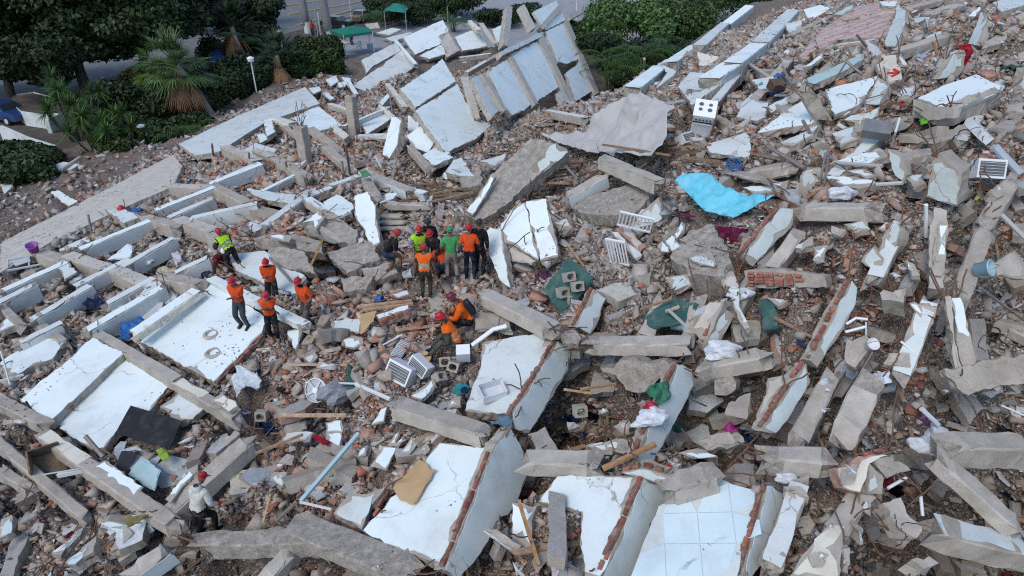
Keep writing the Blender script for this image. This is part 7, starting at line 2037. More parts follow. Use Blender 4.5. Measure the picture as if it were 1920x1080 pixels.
for i in range(14):
    a0, a1 = i * 2 * math.pi / 14, (i + 1) * 2 * math.pi / 14
    mb = MB().add([(0, 0, 2.15), (1.45 * math.cos(a0), 1.45 * math.sin(a0), 1.72), (1.45 * math.cos(a1), 1.45 * math.sin(a1), 1.72), (0, 0, 2.1), (1.43 * math.cos(a0), 1.43 * math.sin(a0), 1.67), (1.43 * math.cos(a1), 1.43 * math.sin(a1), 1.67)], [[0, 1, 2], [5, 4, 3], [1, 4, 5, 2]])
    part(mb, 'straw_panel', 'straw', k)
def tent(pts, h, lb, col, skirt=None, name='tarp_tent'):
    c = sum(at_z(x, y, h) for x, y in pts) / len(pts)
    k = empty(name, (c[0], c[1], 0), lb, 'tent')
    cs = [at_z(x, y, h) - np.array([c[0], c[1], 0]) for x, y in pts]
    top = sum(cs) / len(cs) + np.array([0, 0, .6])
    n = len(cs)
    part(MB().add([tuple(q) for q in cs] + [tuple(top)], [[i, (i + 1) % n, n] for i in range(n)]), 'roof', 'cloth', k, col)
    if skirt: part(MB().add([tuple(q) for q in cs] + [(q[0], q[1], q[2] - .9) for q in cs], [[i, n + i, n + (i + 1) % n, (i + 1) % n] for i in range(n)]), 'side_sheet', 'cloth', k, skirt)
    for q in cs: part(MB().tube([(q[0], q[1], 0), tuple(q)], .04, 6), 'pole', 'plastic', k, (.5, .5, .5))
tent(((236, 130), (268, 113), (297, 124), (278, 146)), 1.9, 'blue tarpaulin tent with a pale skirt by the road', (.06, .22, .5), (.42, .52, .62))
tent(((392, 100), (420, 92), (424, 110), (398, 118)), 2.2, 'dark blue tarpaulin roof behind the fan palm', (.03, .07, .2))
tent(((720, 20), (735, 6), (768, 12), (760, 24)), 2.4, 'green peaked tent by the road', (.03, .24, .18))
tent(((1172, -6), (1195, -8), (1210, 2), (1185, 4)), 2.6, 'white sunshade at the top edge', (.7, .74, .76))
# cars
def car(px, py, head, lb, col, L=4.3):
    k = empty('parked_car', at_z(px, py, 0), lb, 'car', None, (0, 0, R(head)))
    prof = [(-.5, .35), (-.5, .8), (-.46, .95), (-.28, 1.0), (-.16, 1.42), (.14, 1.46), (.3, 1.02), (.46, .9), (.5, .7), (.5, .35)]
    V = []
    for s in (-1, 1):
        for x, z in prof:
            V.append((x * L, s * (.86 if z < 1.1 else .68), z))
    n = len(prof)
    mb = MB().add(V, [list(range(n)), list(range(n, 2 * n))[::-1]] + [[i, (i + 1) % n, n + (i + 1) % n, n + i][::-1] for i in range(n)])
    part(mb, 'body', 'carpaint', k, col)
    for s in (-1, 1):
        part(MB().add([(-.25 * L, s * .872, 1.02), (.27 * L, s * .872, 1.04), (.13 * L, s * .73, 1.4), (-.15 * L, s * .73, 1.38)], [[0, 1, 2, 3]]), 'side_window', 'glass', k)
        for x in (-.31, .31):
            w = part(MB().lathe([(0, -.11), (.33, -.11), (.35, -.07), (.35, .07), (.33, .11), (0, .11)], 16, (x * L, s * .8, .34), Matrix.Rotation(R(90), 3, 'X')), 'wheel', 'rubber', k)
            part(MB().lathe([(0, .0), (.2, .0), (.21, -.03)], 12, (x * L, s * .92, .34), Matrix.Rotation(R(90 * s), 3, 'X')), 'rim', 'plastic', w, (.5, .5, .52))
        part(MB().box((.47 * L, s * .62, .72), (.12, .3, .14)), 'headlight', 'plastic', k, (.8, .82, .84))
    part(MB().add([(.285 * L, -.68, 1.06), (.285 * L, .68, 1.06), (.16 * L, .6, 1.43), (.16 * L, -.6, 1.43)], [[0, 1, 2, 3]]), 'windscreen', 'glass', k)
    part(MB().add([(-.275 * L, .68, 1.04), (-.275 * L, -.68, 1.04), (-.175 * L, -.6, 1.4), (-.175 * L, .6, 1.4)], [[0, 1, 2, 3]]), 'rear_window', 'glass', k)
car(632, 52, 168, 'black car parked behind the palm trunk', (.015, .015, .018))
car(678, 40, 75, 'bronze car parked beside the green tent', (.2, .14, .1))
car(10, 226, 160, 'dark blue van half hidden at the picture edge', (.02, .05, .16), 4.8)
# planter wall and low white wall at the corner
k = empty('planter_wall', at_z(68, 212, 0), 'curved white planter wall filled with brown leaves', 'planter')
a_ = [at_z(x, y, 1.1) - np.array(k.location) for x, y in ((14, 187), (30, 177), (62, 172), (100, 182), (121, 196), (108, 212), (80, 214), (40, 208))]
n = len(a_)
part(MB().add([tuple(q) for q in a_] + [(q[0], q[1], 0) for q in a_], [[i, n + i, n + (i + 1) % n, (i + 1) % n] for i in range(n)]), 'wall', 'white2', k)
c = sum(a_) / n
part(MB().add([tuple(q * .97 + c * .03 - np.array([0, 0, .08])) for q in a_], [list(range(n))]), 'soil', 'soil', k)
def wall3(pts, h, th, lb, mat, name='garden_wall'):
    P = [at_z(x, y, 0) for x, y in pts]
    org = P[0]
    mb = MB()
    for a, b in zip(P[:-1], P[1:]):
        d = Vector(b - a); L = d.length
        mb.box(Vector((a + b) / 2 - org) + Vector((0, 0, h / 2)), (L, th, h), d.to_track_quat('X', 'Z').to_matrix())
    o = mb.build(name, M[mat]); o.location = Vector(org)
    tag(o, lb, 'wall', None, 'thing')
wall3(((10, 262), (60, 285), (112, 302)), 1.0, .3, 'broken white garden wall on the bare earth', 'white2')
wall3(((95, 250), (122, 236)), 1.0, .3, 'short white wall beside the planter', 'white2')
# slabs on the earth at the side
for s, lb in (('82,318,.4 118,303,.5 150,308,.4 135,318,.3 112,320,.2', 'white slab thrown clear of the mound'), ('95,360,.5 108,357,.5 145,378,.3 128,388,.1', 'white wedge shaped slab on the bare earth'), ('0,345,.2 22,338,.2 25,350,.2 8,364,.2', 'pale blue slab at the picture edge'), ('2,378,.2 12,372,.3 8,380,.2', 'tiny white slab at the picture edge'), ('38,372,.3 50,367,.3 46,378,.2', 'small white stone on the bare earth'), ('175,347,.2 184,344,.3 182,351,.2', 'white stone beside the long fallen wall')):
    S('p', s, lb, m='white2', th=.2, bites=1)
stick('p', '115,318,.4 150,295,.6', .1, 'concrete_light', 'grey pipe on the slab thrown clear of the mound', 'water_pipe', 'pipe')
stick('p', '216,190,.0 222,158,1.6', .09, 'dark', 'dark wooden post beside the brown mat', 'wooden_pole', 'pole')
stick('p', '226,192,.0 214,156,1.5', .09, 'dark', 'crossing dark wooden post beside the brown mat', 'wooden_pole', 'pole')
o = sheet_struct('mat_paving', [at_z(x, y)[:2] for x, y in ((250, 158), (276, 150), (282, 166), (262, 175))], .02, M['dustbrick'])
# rubble pile and basin by the canopy
for q, lb in (('705,62,.2 735,52,.6 752,55,.6 730,66,.2', 'white broken shell beside the green canopy'), ('722,72,.3 770,60,.5 775,66,.3 735,78,.2', 'second white broken shell beside the green canopy'), ('748,66,.2 800,58,.4 790,70,.1', 'white sheet behind the broken shells'), ('684,45,.3 708,42,.8 712,52,.5 690,55,.2', 'brown brick panel beside the bronze car')):
    S('p', q, lb, m='beige' if 'brown' in lb else 'white2', th=.2, bites=1)
for px, py, lb, c in ((674, 95, 'white plastic chair beside the canopy', (.75, .77, .78)), (696, 94, 'pale box beside the canopy', (.6, .64, .68))):
    k = empty('plastic_chair' if 'chair' in lb else 'cool_box', at_z(px, py, 0), lb, 'chair' if 'chair' in lb else 'box')
    if 'chair' in lb:
        part(MB().box((0, 0, .45), (.5, .5, .05)), 'seat', 'plastic', k, c)
        part(MB().box((0, .24, .75), (.5, .04, .55)), 'backrest', 'plastic', k, c)
        for x in (-.22, .22):
            for y in (-.22, .22): part(MB().tube([(x, y, 0), (x, y, .45)], .025, 6), 'leg', 'plastic', k, c)
    else:
        part(MB().box((0, 0, .35), (.7, .5, .7)), 'body', 'plastic', k, c); part(MB().box((0, 0, .73), (.74, .54, .07)), 'lid', 'plastic', k, (.75, .77, .8))
# edge of the paved terrace
wall3(((672, 112), (695, 108), (760, 96)), .25, .3, 'low white edge of the paved terrace', 'white2')
# ------------------------------------------------------------------ the mound of rubble
def build_mound():
    st = 1
    xs = np.arange(0, len(gx), st); ys = np.arange(0, len(gy), st)
    Hs = H1[np.ix_(ys, xs)]
    X, Y = np.meshgrid(gx[xs], gy[ys])
    keep = H0[np.ix_(ys, xs)] > .04
    inview = np.zeros_like(keep)
    d = np.stack([X, Y, Hs - CAM_Z], -1)
    z = d @ FW
    u = 960 + FPX * (d @ RT) / np.maximum(z, .1)
    w = 540 - FPX * (d @ UP) / np.maximum(z, .1)
    inview = (z > 1) & (u > -500) & (u < 2420) & (w > -400) & (w < 1600)
    keep &= inview
    idx = -np.ones(keep.shape, int)
    idx[keep] = np.arange(keep.sum())
    V = np.stack([X[keep], Y[keep], Hs[keep] + nrs.uniform(-.05, .05, keep.sum())], 1)
    q = keep[:-1, :-1] & keep[1:, :-1] & keep[:-1, 1:] & keep[1:, 1:]
    j, i = np.nonzero(q)
    F = np.stack([idx[j, i], idx[j, i + 1], idx[j + 1, i + 1], idx[j + 1, i]], 1)
    o = fast_mesh('rubble_mound', V, F, M['mound'])
    o['kind'] = 'stuff'
    o['label'] = 'mound of dust and broken masonry'

def fast_mesh(name, V, F, mat, col=None):
    me = bpy.data.meshes.new(name)
    nf, k = F.shape
    me.vertices.add(len(V)); me.vertices.foreach_set('co', np.ascontiguousarray(V, dtype=np.float32).ravel())
    me.loops.add(nf * k); me.loops.foreach_set('vertex_index', np.ascontiguousarray(F, dtype=np.int32).ravel())
    me.polygons.add(nf)
    me.polygons.foreach_set('loop_start', np.arange(nf, dtype=np.int32) * k)
    me.materials.append(mat)
    me.update(calc_edges=True)
    if col is not None:
        a = me.attributes.new('Col', 'FLOAT_COLOR', 'FACE')
        a.data.foreach_set('color', np.ascontiguousarray(col, dtype=np.float32).ravel())
    o = bpy.data.objects.new(name, me)
    return link(o)

BOXF = np.array([[3, 2, 1, 0], [4, 5, 6, 7], [0, 1, 5, 4], [1, 2, 6, 5], [2, 3, 7, 6], [3, 0, 4, 7]])
BOXV = np.array([[-.5, -.5, -.5], [.5, -.5, -.5], [.5, .5, -.5], [-.5, .5, -.5], [-.5, -.5, .5], [.5, -.5, .5], [.5, .5, .5], [-.5, .5, .5]])

BOXT = np.array([[3, 2, 1], [3, 1, 0], [4, 5, 6], [4, 6, 7], [0, 1, 5], [0, 5, 4], [1, 2, 6], [1, 6, 5], [2, 3, 7], [2, 7, 6], [3, 0, 4], [3, 4, 7]])
TETV = np.array([[.5, .5, .5], [-.5, -.5, .5], [-.5, .5, -.5], [.5, -.5, -.5]])
TETF = np.array([[0, 1, 2], [0, 3, 1], [0, 2, 3], [1, 3, 2]])

def rotmats(n, tilt):
    """random heading, tilted away from level by up to `tilt` radians"""
    a = nrs.rand(n) * 2 * math.pi
    ax = nrs.rand(n) * 2 * math.pi
    t = nrs.rand(n) ** .7 * tilt
    ca, sa = np.cos(a), np.sin(a)
    Z = np.zeros((n, 3, 3))
    Z[:, 0, 0], Z[:, 0, 1], Z[:, 1, 0], Z[:, 1, 1], Z[:, 2, 2] = ca, -sa, sa, ca, 1
    kx, ky = np.cos(ax), np.sin(ax)
    c, s = np.cos(t), np.sin(t)
    T = np.zeros((n, 3, 3))
    T[:, 0, 0] = c + kx * kx * (1 - c); T[:, 0, 1] = kx * ky * (1 - c); T[:, 0, 2] = ky * s
    T[:, 1, 0] = kx * ky * (1 - c); T[:, 1, 1] = c + ky * ky * (1 - c); T[:, 1, 2] = -kx * s
    T[:, 2, 0] = -ky * s; T[:, 2, 1] = kx * s; T[:, 2, 2] = c
    return T @ Z

def pip(poly, x, y):
    ins = np.zeros(x.shape, bool)
    m = len(poly)
    for i in range(m):
        x1, y1 = poly[i]; x2, y2 = poly[(i + 1) % m]
        ins ^= ((y1 > y) != (y2 > y)) & (x < (x2 - x1) * (y - y1) / (y2 - y1 + 1e-12) + x1)
    return ins

def covered(x, y, hz):
    """is a point of the mound under a slab? returns flag and the slab's height there"""
    cov = np.zeros(x.shape, bool)
    top = np.full(x.shape, -99.0)
    for poly, c, n, plan, P3 in SLABS:
        if n[2] < .25: continue
        lo, hi = plan.min(0), plan.max(0)
        b = (x > lo[0]) & (x < hi[0]) & (y > lo[1]) & (y < hi[1])
        k = np.nonzero(b)[0]
        if not len(k): continue
        k = k[pip(plan, x[k], y[k])]
        if not len(k): continue
        zz = c[2] - ((x[k] - c[0]) * n[0] + (y[k] - c[1]) * n[1]) / n[2]
        cov[k] |= (zz > hz[k] - .35) & (zz < hz[k] + .85)
        top[k] = np.maximum(top[k], zz if P3 is not None else 90.0)
    return cov, top

# where brick, grey concrete or white plaster prevails: photo place, radius (px), kind
ZONES = """1040,990,75,b 1500,610,70,b 475,345,60,b 700,620,170,b 560,860,170,b 1500,600,90,b 1700,640,130,b 1030,990,70,b 480,400,120,b 600,290,90,b 700,850,120,b 1650,360,120,b 1560,480,90,b 120,960,200,d
1150,540,120,g 1250,420,100,g 1280,480,80,g 1080,780,110,d 1330,780,120,d 1850,800,150,d 1750,1000,150,d 1000,320,70,w 780,350,70,w 1040,290,60,w 1500,120,90,m 1560,80,90,m 100,600,90,g 200,480,120,g 90,340,120,d
1860,450,120,g 1870,600,120,g 830,720,80,g 1580,900,70,c 1500,890,90,c 1640,1000,80,c 1250,820,60,c"""
ZP = []
for t in ZONES.split():
    a, b, c, k = t.split(',')
    ZP.append((float(a), float(b), float(c), k))
PAL = {
 'b': [(.42, .23, .165), (.47, .28, .21), (.37, .165, .11), (.50, .35, .275), (.44, .17, .10), (.54, .42, .34), (.39, .28, .215)],
 'g': [(.38, .35, .315), (.44, .41, .375), (.31, .29, .265), (.49, .46, .425), (.40, .36, .315)],
 'w': [(.66, .665, .66), (.73, .735, .73), (.60, .60, .585), (.64, .62, .57)],
 't': [(.43, .345, .27), (.50, .415, .33), (.37, .28, .21), (.46, .37, .305)],
 'o': [(.23, .155, .10), (.32, .235, .16), (.17, .115, .08), (.38, .315, .25)],
 'x': [(.05, .17, .4), (.42, .035, .035), (.05, .28, .27), (.6, .58, .2), (.03, .03, .035), (.45, .12, .25), (.7, .7, .72), (.06, .25, .1)],
}
MIX = {'': dict(b=.22, g=.31, w=.2, t=.24, o=.025, x=.005), 'b': dict(b=.48, g=.13, w=.14, t=.25, o=.02, x=.004), 'g': dict(b=.1, g=.52, w=.18, t=.18, o=.015, x=.004),
       'd': dict(b=.24, g=.32, w=.06, t=.33, o=.045, x=.008), 'w': dict(b=.12, g=.2, w=.12, t=.22, o=.33, x=.01), 'm': dict(b=.2, g=.2, w=.33, t=.2, o=.04, x=.03), 'c': dict(b=.12, g=.3, w=.05, t=.52, o=.01, x=0)}

def scatter(target):
    N_ = target * 8
    x = nrs.uniform(-36, 36, N_); y = nrs.uniform(5, 62, N_)
    h0 = lookup(H0, x, y)
    h = lookup(H1, x, y)
    d = np.stack([x, y, h - CAM_Z], 1)
    z = d @ FW
    u = 960 + FPX * (d @ RT) / np.maximum(z, .1)
    w = 540 - FPX * (d @ UP) / np.maximum(z, .1)
    dist = np.linalg.norm(d, axis=1)
    p = np.clip((11.5 / dist) ** 1.7, 0, 1) * np.clip(.25 + 1.5 * (vnoise(x * .9, y * .9, 51) * .6 + vnoise(x * 2.6, y * 2.6, 52) * .4), .3, 1.25)
    lx_ = np.array([-400, 0, 200, 330, 440, 572, 600, 660, 760]); ly_ = np.array([655, 455, 355, 285, 215, 160, 150, 165, 100])
    out = (w < np.interp(u, lx_, ly_) - 6) & (u < 760)
    p = p * np.where(out, .06, 1.0)
    ok = (h0 > .12) & (z > 1) & (u > -160) & (u < 2080) & (w > -120) & (w < 1250) & (nrs.rand(N_) < p)
    x, y, h, h0, u, w, dist = [a[ok][:target] for a in (x, y, h, h0, u, w, dist)]
    n = len(x)
    cov, top = covered(x, y, h)
    # a few crumbs lie on the slabs, more of them near walls and in drifts
    drift = vnoise(x * .8, y * .8, 21) * .6 + vnoise(x * 2.3, y * 2.3, 22) * .4
    ontop = cov & (top < 60) & (nrs.rand(n) < np.clip((drift - .5) * 1.8, 0, .6) * .42)
    keep = ~cov | ontop
    x, y, h, u, w, dist, ontop, top, drift = [a[keep] for a in (x, y, h, u, w, dist, ontop, top, drift)]
    n = len(x)
    zone = np.array([''] * n, dtype=object)
    bestw = np.full(n, .35)
    for zx, zy, zr, k in ZP:
        g = np.exp(-((u - zx) ** 2 + (w - zy) ** 2) / (zr * zr)) * (.6 + .8 * vnoise(x * 1.1 + zx, y * 1.1, 31))
        m = g > bestw
        zone[m] = k; bestw[m] = g[m]
    kind = np.array(['g'] * n, dtype=object)
    r_ = nrs.rand(n)
    clus = vnoise(x * 1.7, y * 1.7, 41)
    for k, mx in MIX.items():
        sel = zone == k
        acc = 0
        rr = np.clip(r_[sel] * .75 + clus[sel] * .25, 0, .9999)
        kk = np.array(['g'] * sel.sum(), dtype=object)
        names = list(mx); vals = np.array([mx[q] for q in names]); vals = np.cumsum(vals / vals.sum())
        # re-uniformise the clustered number by rank
        order = np.argsort(np.argsort(rr)) / max(1, len(rr))
        pick = np.searchsorted(vals, order)
        kk = np.array(names, dtype=object)[np.clip(pick, 0, len(names) - 1)]
        kind[sel] = kk
    smin = np.maximum(.046, dist * .0031)
    s = smin * np.power(nrs.rand(n) * .994 + .006, -.40)
    s = np.minimum(s * (.62 + .85 * vnoise(x * .7 + 5, y * .7, 53)), .4)
    s = np.where(ontop, np.minimum(s, .075) * .7, s)
    groups = {'brick_rubble': 'b', 'concrete_rubble': 'g', 'plaster_rubble': 'w', 'dusty_rubble': 't', 'splintered_wood': 'o', 'coloured_litter': 'x'}
    lab = {'brick_rubble': 'crumbled red and pink brick over the mound', 'concrete_rubble': 'grey concrete crumbs over the mound', 'plaster_rubble': 'white plaster flakes over the mound',
           'dusty_rubble': 'dusty tan masonry crumbs over the mound', 'splintered_wood': 'splintered wood and laths in the rubble', 'coloured_litter': 'small coloured household litter in the rubble'}
    for nm, k in groups.items():
        m = kind == k
        c = m.sum()
        if not c: continue
        sz = s[m]
        if k == 'b': dims = np.stack([nrs.uniform(.8, 1.4, c), nrs.uniform(.45, .9, c), nrs.uniform(.16, .5, c)], 1); tilt = 1.0
        elif k == 'g': dims = np.stack([nrs.uniform(.8, 1.5, c), nrs.uniform(.5, 1, c), nrs.uniform(.25, .65, c)], 1); tilt = 1.7
        elif k == 'w': dims = np.stack([nrs.uniform(.8, 1.6, c), nrs.uniform(.5, 1, c), nrs.uniform(.1, .25, c)], 1); tilt = .8
        elif k == 't': dims = np.stack([nrs.uniform(.7, 1.4, c), nrs.uniform(.5, .9, c), nrs.uniform(.15, .45, c)], 1); tilt = 1.2
        elif k == 'o': dims = np.stack([nrs.uniform(2.5, 8, c), nrs.uniform(.25, .6, c), nrs.uniform(.12, .3, c)], 1); tilt = .6; sz = np.minimum(sz, .16)
        else: dims = np.stack([nrs.uniform(.8, 1.6, c), nrs.uniform(.5, 1, c), nrs.uniform(.15, .5, c)], 1); tilt = .9; sz = np.clip(sz, .08, .2)
        jit = {'b': .13, 'g': .26, 'w': .22, 't': .24, 'o': .06, 'x': .2}[k]
        small = (nrs.rand(c) < .62) & (sz < smin[m] * 2.2) & (k != 'o')
        Rm = rotmats(c, tilt)
        zz = np.where(ontop[m], top[m] + sz * .12, h[m] + sz * nrs.uniform(-.1, .3, c))
        P = np.stack([x[m], y[m], zz], 1)
        VV, FF, rep, nv = [], [], [], 0
        for tet in (False, True):
            ii = np.nonzero(small == tet)[0]
            q = len(ii)
            if not q: continue
            if tet:
                T = TETV[None] + nrs.uniform(-.3, .3, (q, 4, 3))
                T = T * 1.25
            else:
                T = BOXV[None] + nrs.uniform(-jit, jit, (q, 8, 3))
                for _ in range(2):                 # knock off corners so that no two pieces are plain blocks
                    ci = nrs.randint(0, 8, q)
                    sel = nrs.rand(q) < (.75 if k != 'o' else .2)
                    f = nrs.uniform(.15, .7, q)
                    T[np.arange(q)[sel], ci[sel]] *= f[sel][:, None]
            T = T * (dims[ii][:, None, :] * sz[ii][:, None, None])
            T = np.einsum('nij,nkj->nki', Rm[ii], T) + P[ii][:, None, :]
            w_ = T.shape[1]
            tf = TETF if tet else BOXT
            VV.append(T.reshape(-1, 3)); FF.append((tf[None] + (nv + np.arange(q) * w_)[:, None, None]).reshape(-1, 3)); rep.append((ii, len(tf)))
            nv += q * w_
        V, F = np.concatenate(VV), np.concatenate(FF)
        pal = np.array(PAL[k])
        col = pal[nrs.randint(0, len(pal), c)] * nrs.uniform(.78, 1.25, (c, 1))
        if k in 'gw':
            dust = nrs.rand(c, 1) * .35
            col = col * (1 - dust) + np.array([.42, .33, .27]) * dust
        col = np.concatenate([col, np.ones((c, 1))], 1)
        o = fast_mesh(nm, V, F, M['debris'], np.concatenate([np.repeat(col[ii], q, 0) for ii, q in rep]))
        o['kind'] = 'stuff'; o['label'] = lab[nm]

# ------------------------------------------------------------------ loose pieces large enough to pick out one by one
def hull_mesh(name, kind, seed, mat):
    rg = random.Random(seed)
    bm = bmesh.new()
    if kind == 'chunk':
        for sx in (-1, 1):
            for sy in (-1, 1):
                for sz in (-1, 1):
                    f = rg.uniform(.55, 1.05) if rg.random() < .75 else rg.uniform(.1, .5)
                    bm.verts.new((sx * .5 * f + rg.uniform(-.08, .08), sy * .38 * f + rg.uniform(-.08, .08), sz * .26 * f + rg.uniform(-.05, .05)))
        for _ in range(3): bm.verts.new((rg.uniform(-.5, .5), rg.uniform(-.4, .4), rg.uniform(-.3, .3)))
        bmesh.ops.convex_hull(bm, input=bm.verts)
    elif kind == 'flake':
        k = rg.randint(4, 7)
        a0 = rg.random() * 6.28
        pts = [(math.cos(a0 + i * 6.283 / k + rg.uniform(-.3, .3)) * rg.uniform(.33, .55), math.sin(a0 + i * 6.283 / k + rg.uniform(-.3, .3)) * rg.uniform(.25, .42)) for i in range(k)]
        for z in (0, .09):
            for x, y in pts:
                bm.verts.new((x * (1 - z * .4) + rg.uniform(-.01, .01), y * (1 - z * .4), z - .045))
        bmesh.ops.convex_hull(bm, input=bm.verts)
    elif kind == 'rag':
        G = [[bm.verts.new(((i / 5 - .5) * (1 + rg.uniform(-.15, .15)), (j / 5 - .5) * .8 + rg.uniform(-.06, .06), rg.uniform(-.09, .09))) for j in range(6)] for i in range(6)]
        for i in range(5):
            for j in range(5): bm.faces.new((G[i][j], G[i + 1][j], G[i + 1][j + 1], G[i][j + 1]))
        bmesh.ops.solidify(bm, geom=bm.faces[:], thickness=.02)
    elif kind in ('plate', 'stub'):
        if kind == 'stub':
            P = [(-.5, -.13), (.5 + rg.uniform(-.1, .1), -.13), (.5 + rg.uniform(-.1, .1), .13), (-.5 + rg.uniform(-.1, .1), .13)]; zt = .24
        else:
            k = rg.randint(4, 6); a0 = rg.random() * 6.28; zt = .17
            P = [(math.cos(a0 + i * 6.283 / k + rg.uniform(-.35, .35)) * rg.uniform(.36, .6), math.sin(a0 + i * 6.283 / k + rg.uniform(-.35, .35)) * rg.uniform(.26, .44)) for i in range(k)]
        Q = ragged(np.array(P), .13, .02, 1, rg, .12)
        t = [bm.verts.new((q[0], q[1], zt / 2)) for q in Q]
        b_ = [bm.verts.new((q[0] * .97 + rg.uniform(-.02, .02), q[1] * .97 + rg.uniform(-.02, .02), -zt / 2 + rg.uniform(-.02, .02))) for q in Q]
        bm.faces.new(t)
        bm.faces.new(b_[::-1]).material_index = 1
        for i in range(len(t)):
            bm.faces.new((t[i], b_[i], b_[(i + 1) % len(t)], t[(i + 1) % len(t)])).material_index = 1
    elif kind == 'brick':
        for x in (-.5, .5):
            for y in (-.24, .24):
                for z in (-.16, .16):
                    bm.verts.new((x * (rg.uniform(.5, 1) if x > 0 else 1) + rg.uniform(-.02, .02), y + rg.uniform(-.02, .02), z + rg.uniform(-.02, .02)))
        bmesh.ops.convex_hull(bm, input=bm.verts)
    else:
        for x in (-.5, .5):
            for y in (-.035, .035):
                for z in (-.014, .014):
                    bm.verts.new((x + rg.uniform(-.04, .04), y * rg.uniform(.8, 1.2), z))
        bmesh.ops.convex_hull(bm, input=bm.verts)
    loose = [v for v in bm.verts if not v.link_faces]
    bmesh.ops.delete(bm, geom=loose, context='VERTS')
    me = bpy.data.meshes.new(name)
    bm.to_mesh(me); bm.free()
    me.materials.append(mat)
    if kind == 'plate': me.materials.append(M['dustbrick'] if seed % 3 == 0 else M['concrete'])
    if kind == 'stub': me.materials.append(M['concrete'])
    return me

RDIR = math.atan2(*(RIDGE[4] - RIDGE[2])[::-1])
def loose_pieces(name, kind, cnt, smin, smax, cols, mat, words, seed, zsel, cat, tilt):
    rg = random.Random(seed)
    meshes = [hull_mesh(name, kind, seed * 100 + i, mat) for i in range(14)]
    done = 0
    tries = 0
    lx = np.array([l[0] for l in LAND])
    while done < cnt and tries < cnt * 60:
        tries += 1
        px, py = rg.uniform(-10, 1930), rg.uniform(20, 1090)
        if zsel is not None and rg.random() > zsel(px, py): continue
        p = cast(px, py, 0, H1)
        if px < 760 and py < np.interp(px, (0, 200, 330, 440, 572, 660, 760), (455, 355, 285, 215, 160, 165, 100)) and rg.random() < .85: continue
        if lookup(H0, p[0], p[1]) < .35: continue
        c, t_ = covered(np.array([p[0]]), np.array([p[1]]), np.array([p[2]]))
        if c[0]: continue
        dist = np.linalg.norm(p - EYE)
        s = rg.uniform(0, 1) ** 1.8 * (smax - smin) + smin
        s = max(s, dist * .0085)
        o = bpy.data.objects.new(name, rg.choice(meshes))
        ax = Vector((rg.uniform(-1, 1), rg.uniform(-1, 1), 0)).normalized()
        o.rotation_mode = 'QUATERNION'
        o.rotation_quaternion = Quaternion(ax, rg.uniform(0, tilt)) @ Quaternion((0, 0, 1), (RDIR + rg.gauss(0, .3)) if px > 1050 and kind in ('plate', 'stub', 'stick') and rg.random() < .7 else rg.uniform(0, 6.28))
        o.scale = (s * rg.uniform(.85, 1.15), s * rg.uniform(.8, 1.2), s * rg.uniform(.8, 1.2))
        o.location = (p[0], p[1], p[2] + s * (.12 if kind == 'chunk' else .06))
        ci = rg.randrange(len(cols))
        k = rg.uniform(.85, 1.12)
        o.color = (*[q * k for q in cols[ci][0]], 1)
        link(o)
        big = 'large' if s > smin + (smax - smin) * .45 else 'small'
        lm = LAND[int(np.argmin(((lx - p[:2]) ** 2).sum(1)))][1]
        lab = '%s %s %s near the %s' % (big, cols[ci][1], words, lm)
        tag(o, lab, cat, 'each %s near the %s' % (words, lm))
        done += 1

def carve():
    X, Y = QX.ravel(), QY.ravel()
    h = H1.ravel()
    for poly, c, n, plan, P3 in SLABS:
        if n[2] < .25: continue
        lo, hi = plan.min(0) - .2, plan.max(0) + .2
        k = np.nonzero((X > lo[0]) & (X < hi[0]) & (Y > lo[1]) & (Y < hi[1]))[0]
        if not len(k): continue
        ctr = plan.mean(0)
        k = k[pip(ctr + (plan - ctr) * (1 + .26 / max(.3, np.abs(plan - ctr).max())), X[k], Y[k])]
        zz = c[2] - ((X[k] - c[0]) * n[0] + (Y[k] - c[1]) * n[1]) / n[2]
        h[k] = np.minimum(h[k], zz - .32 - 1.1 * np.minimum(CAV.ravel()[k], 1.5))
def terraces():
    """rubble banked up behind the standing wall stumps, hollows before them"""
    for P3, c, n in WALLS:
        nh = np.array([n[0], n[1]])
        L = np.linalg.norm(nh)
        if L < .15: continue
        nh = nh / L
        th_ = np.array([-nh[1], nh[0]])
        q = P3[:, :2] - c[:2]
        a, b = (q @ th_), (q @ nh)
        back = b < np.median(b) + 1e-6
        if back.sum() < 2 or (~back).sum() < 1: continue
        fb = np.polyfit(a[back], P3[back, 2], 1) if np.ptp(a[back]) > .3 else np.array([0, P3[back, 2].mean()])
        ob = np.polyfit(a[back], b[back], 1) if np.ptp(a[back]) > .3 else np.array([0, b[back].mean()])
        of = np.polyfit(a[~back], b[~back], 1) if (~back).sum() > 1 and np.ptp(a[~back]) > .3 else np.array([0, b[~back].mean()])
        dx, dy = QX - c[0], QY - c[1]
        A, Bq = dx * th_[0] + dy * th_[1], dx * nh[0] + dy * nh[1]
        ins = (A > a.min() - .1) & (A < a.max() + .1)
        s = (ob[0] * A + ob[1]) - Bq
        up = ins & (s > .05) & (s < 1.5)
        H1[up] = np.maximum(H1[up], np.minimum(H1[up] + .55, (fb[0] * A + fb[1] - .1 - s * .35)[up]))
        f = Bq - (of[0] * A + of[1])
        dn = ins & (f > -.2) & (f < 1.3)
        fr = ~back
        fz = np.polyfit(a[fr], P3[fr, 2], 1) if fr.sum() > 1 and np.ptp(a[fr]) > .3 else np.array([0, P3[fr, 2].mean()])
        H1[dn] = np.minimum(H1[dn], np.maximum(H1[dn] - 1.6, (fz[0] * A + fz[1] - .05 + np.clip(f - .35, 0, 2) * 1.1)[dn]))
terraces()
carve()
build_mound()
scatter(300000)
def zdens(keys, base):
    def f(px, py):
        g = base
        for zx, zy, zr, k in ZP:
            if k in keys: g += math.exp(-((px - zx) ** 2 + (py - zy) ** 2) / (zr * zr)) * .6
        return min(1, g)
    return f
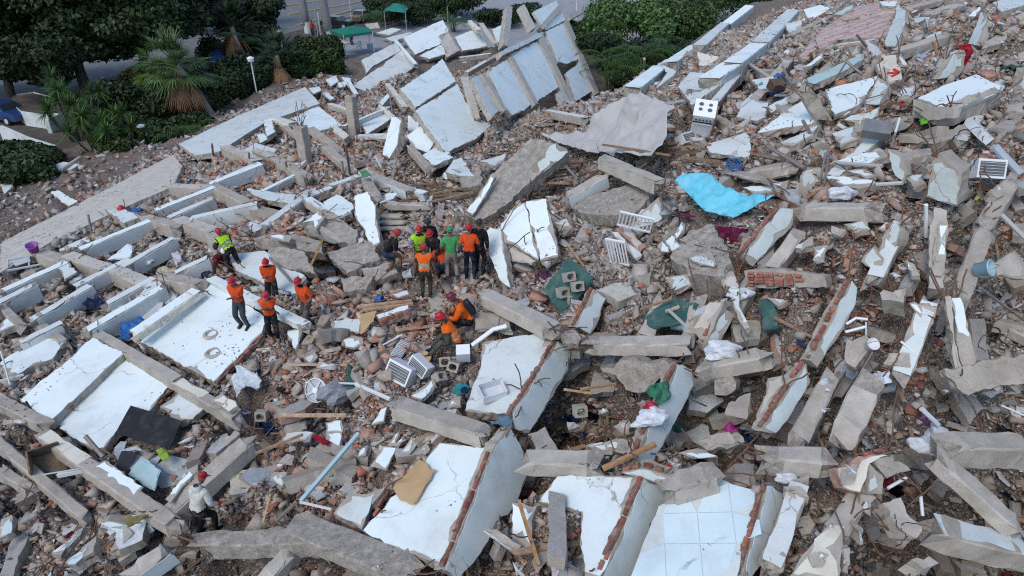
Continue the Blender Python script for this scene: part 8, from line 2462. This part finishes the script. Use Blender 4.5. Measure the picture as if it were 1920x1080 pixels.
loose_pieces('wall_fragment', 'plate', 290, .5, 1.45, [((.70, .73, .74), 'white'), ((.52, .55, .56), 'blue grey'), ((.46, .425, .38), 'bare concrete'), ((.60, .56, .47), 'cream')], M['chunk'], 'wall fragment', 15, None, 'wall', .65)
loose_pieces('beam_stub', 'stub', 110, .7, 1.9, [((.44, .42, .39), 'grey'), ((.42, .36, .3), 'tan')], M['chunk'], 'beam stub', 16, None, 'beam', .5)
loose_pieces('concrete_chunk', 'chunk', 290, .2, .5, [((.40, .37, .335), 'grey'), ((.48, .455, .42), 'pale grey'), ((.44, .36, .29), 'tan')], M['chunk'], 'concrete chunk', 5, zdens('gd', .45), 'chunk', 3.1)
loose_pieces('plaster_piece', 'flake', 290, .2, .5, [((.72, .73, .73), 'white'), ((.6, .61, .61), 'pale grey'), ((.62, .57, .47), 'cream')], M['chunk'], 'plaster piece', 6, zdens('bgw', .5), 'plaster', .75)
HEAPS = [(1035, 985, 42), (1060, 1040, 30), (1490, 610, 60), (1470, 640, 40), (475, 345, 40), (1058, 170, 14), (1030, 162, 12), (615, 170, 22), (600, 300, 35), (700, 600, 60), (560, 900, 80), (1700, 640, 90), (560, 340, 40), (880, 118, 12), (740, 205, 15), (985, 280, 25)]
loose_pieces('broken_brick', 'brick', 295, .2, .3, [((.42, .17, .11), 'red'), ((.46, .27, .2), 'dusty pink'), ((.44, .35, .29), 'pale tan')], M['chunk'], 'broken brick', 8, lambda px, py: min(1, .07 + sum(math.exp(-((px - a) ** 2 + (py - b) ** 2) / (r_ * r_)) for a, b, r_ in HEAPS)), 'brick', 1.1)
loose_pieces('wooden_lath', 'stick', 150, .6, 1.9, [((1, 1, 1), 'brown'), ((1.5, 1.45, 1.4), 'weathered'), ((2.2, 2.3, 2.4), 'bleached')], M['wood'], 'wooden lath', 9, zdens('wm', .25), 'lath', .5)
loose_pieces('cloth_rag', 'rag', 110, .3, .75, [((.5, .5, .52), 'white'), ((.05, .1, .26), 'blue'), ((.3, .04, .05), 'red'), ((.05, .2, .18), 'teal'), ((.03, .03, .035), 'black'), ((.36, .3, .22), 'beige'), ((.25, .1, .18), 'pink')], M['cloth'], 'cloth rag', 19, zdens('dmw', .3), 'cloth', .5)
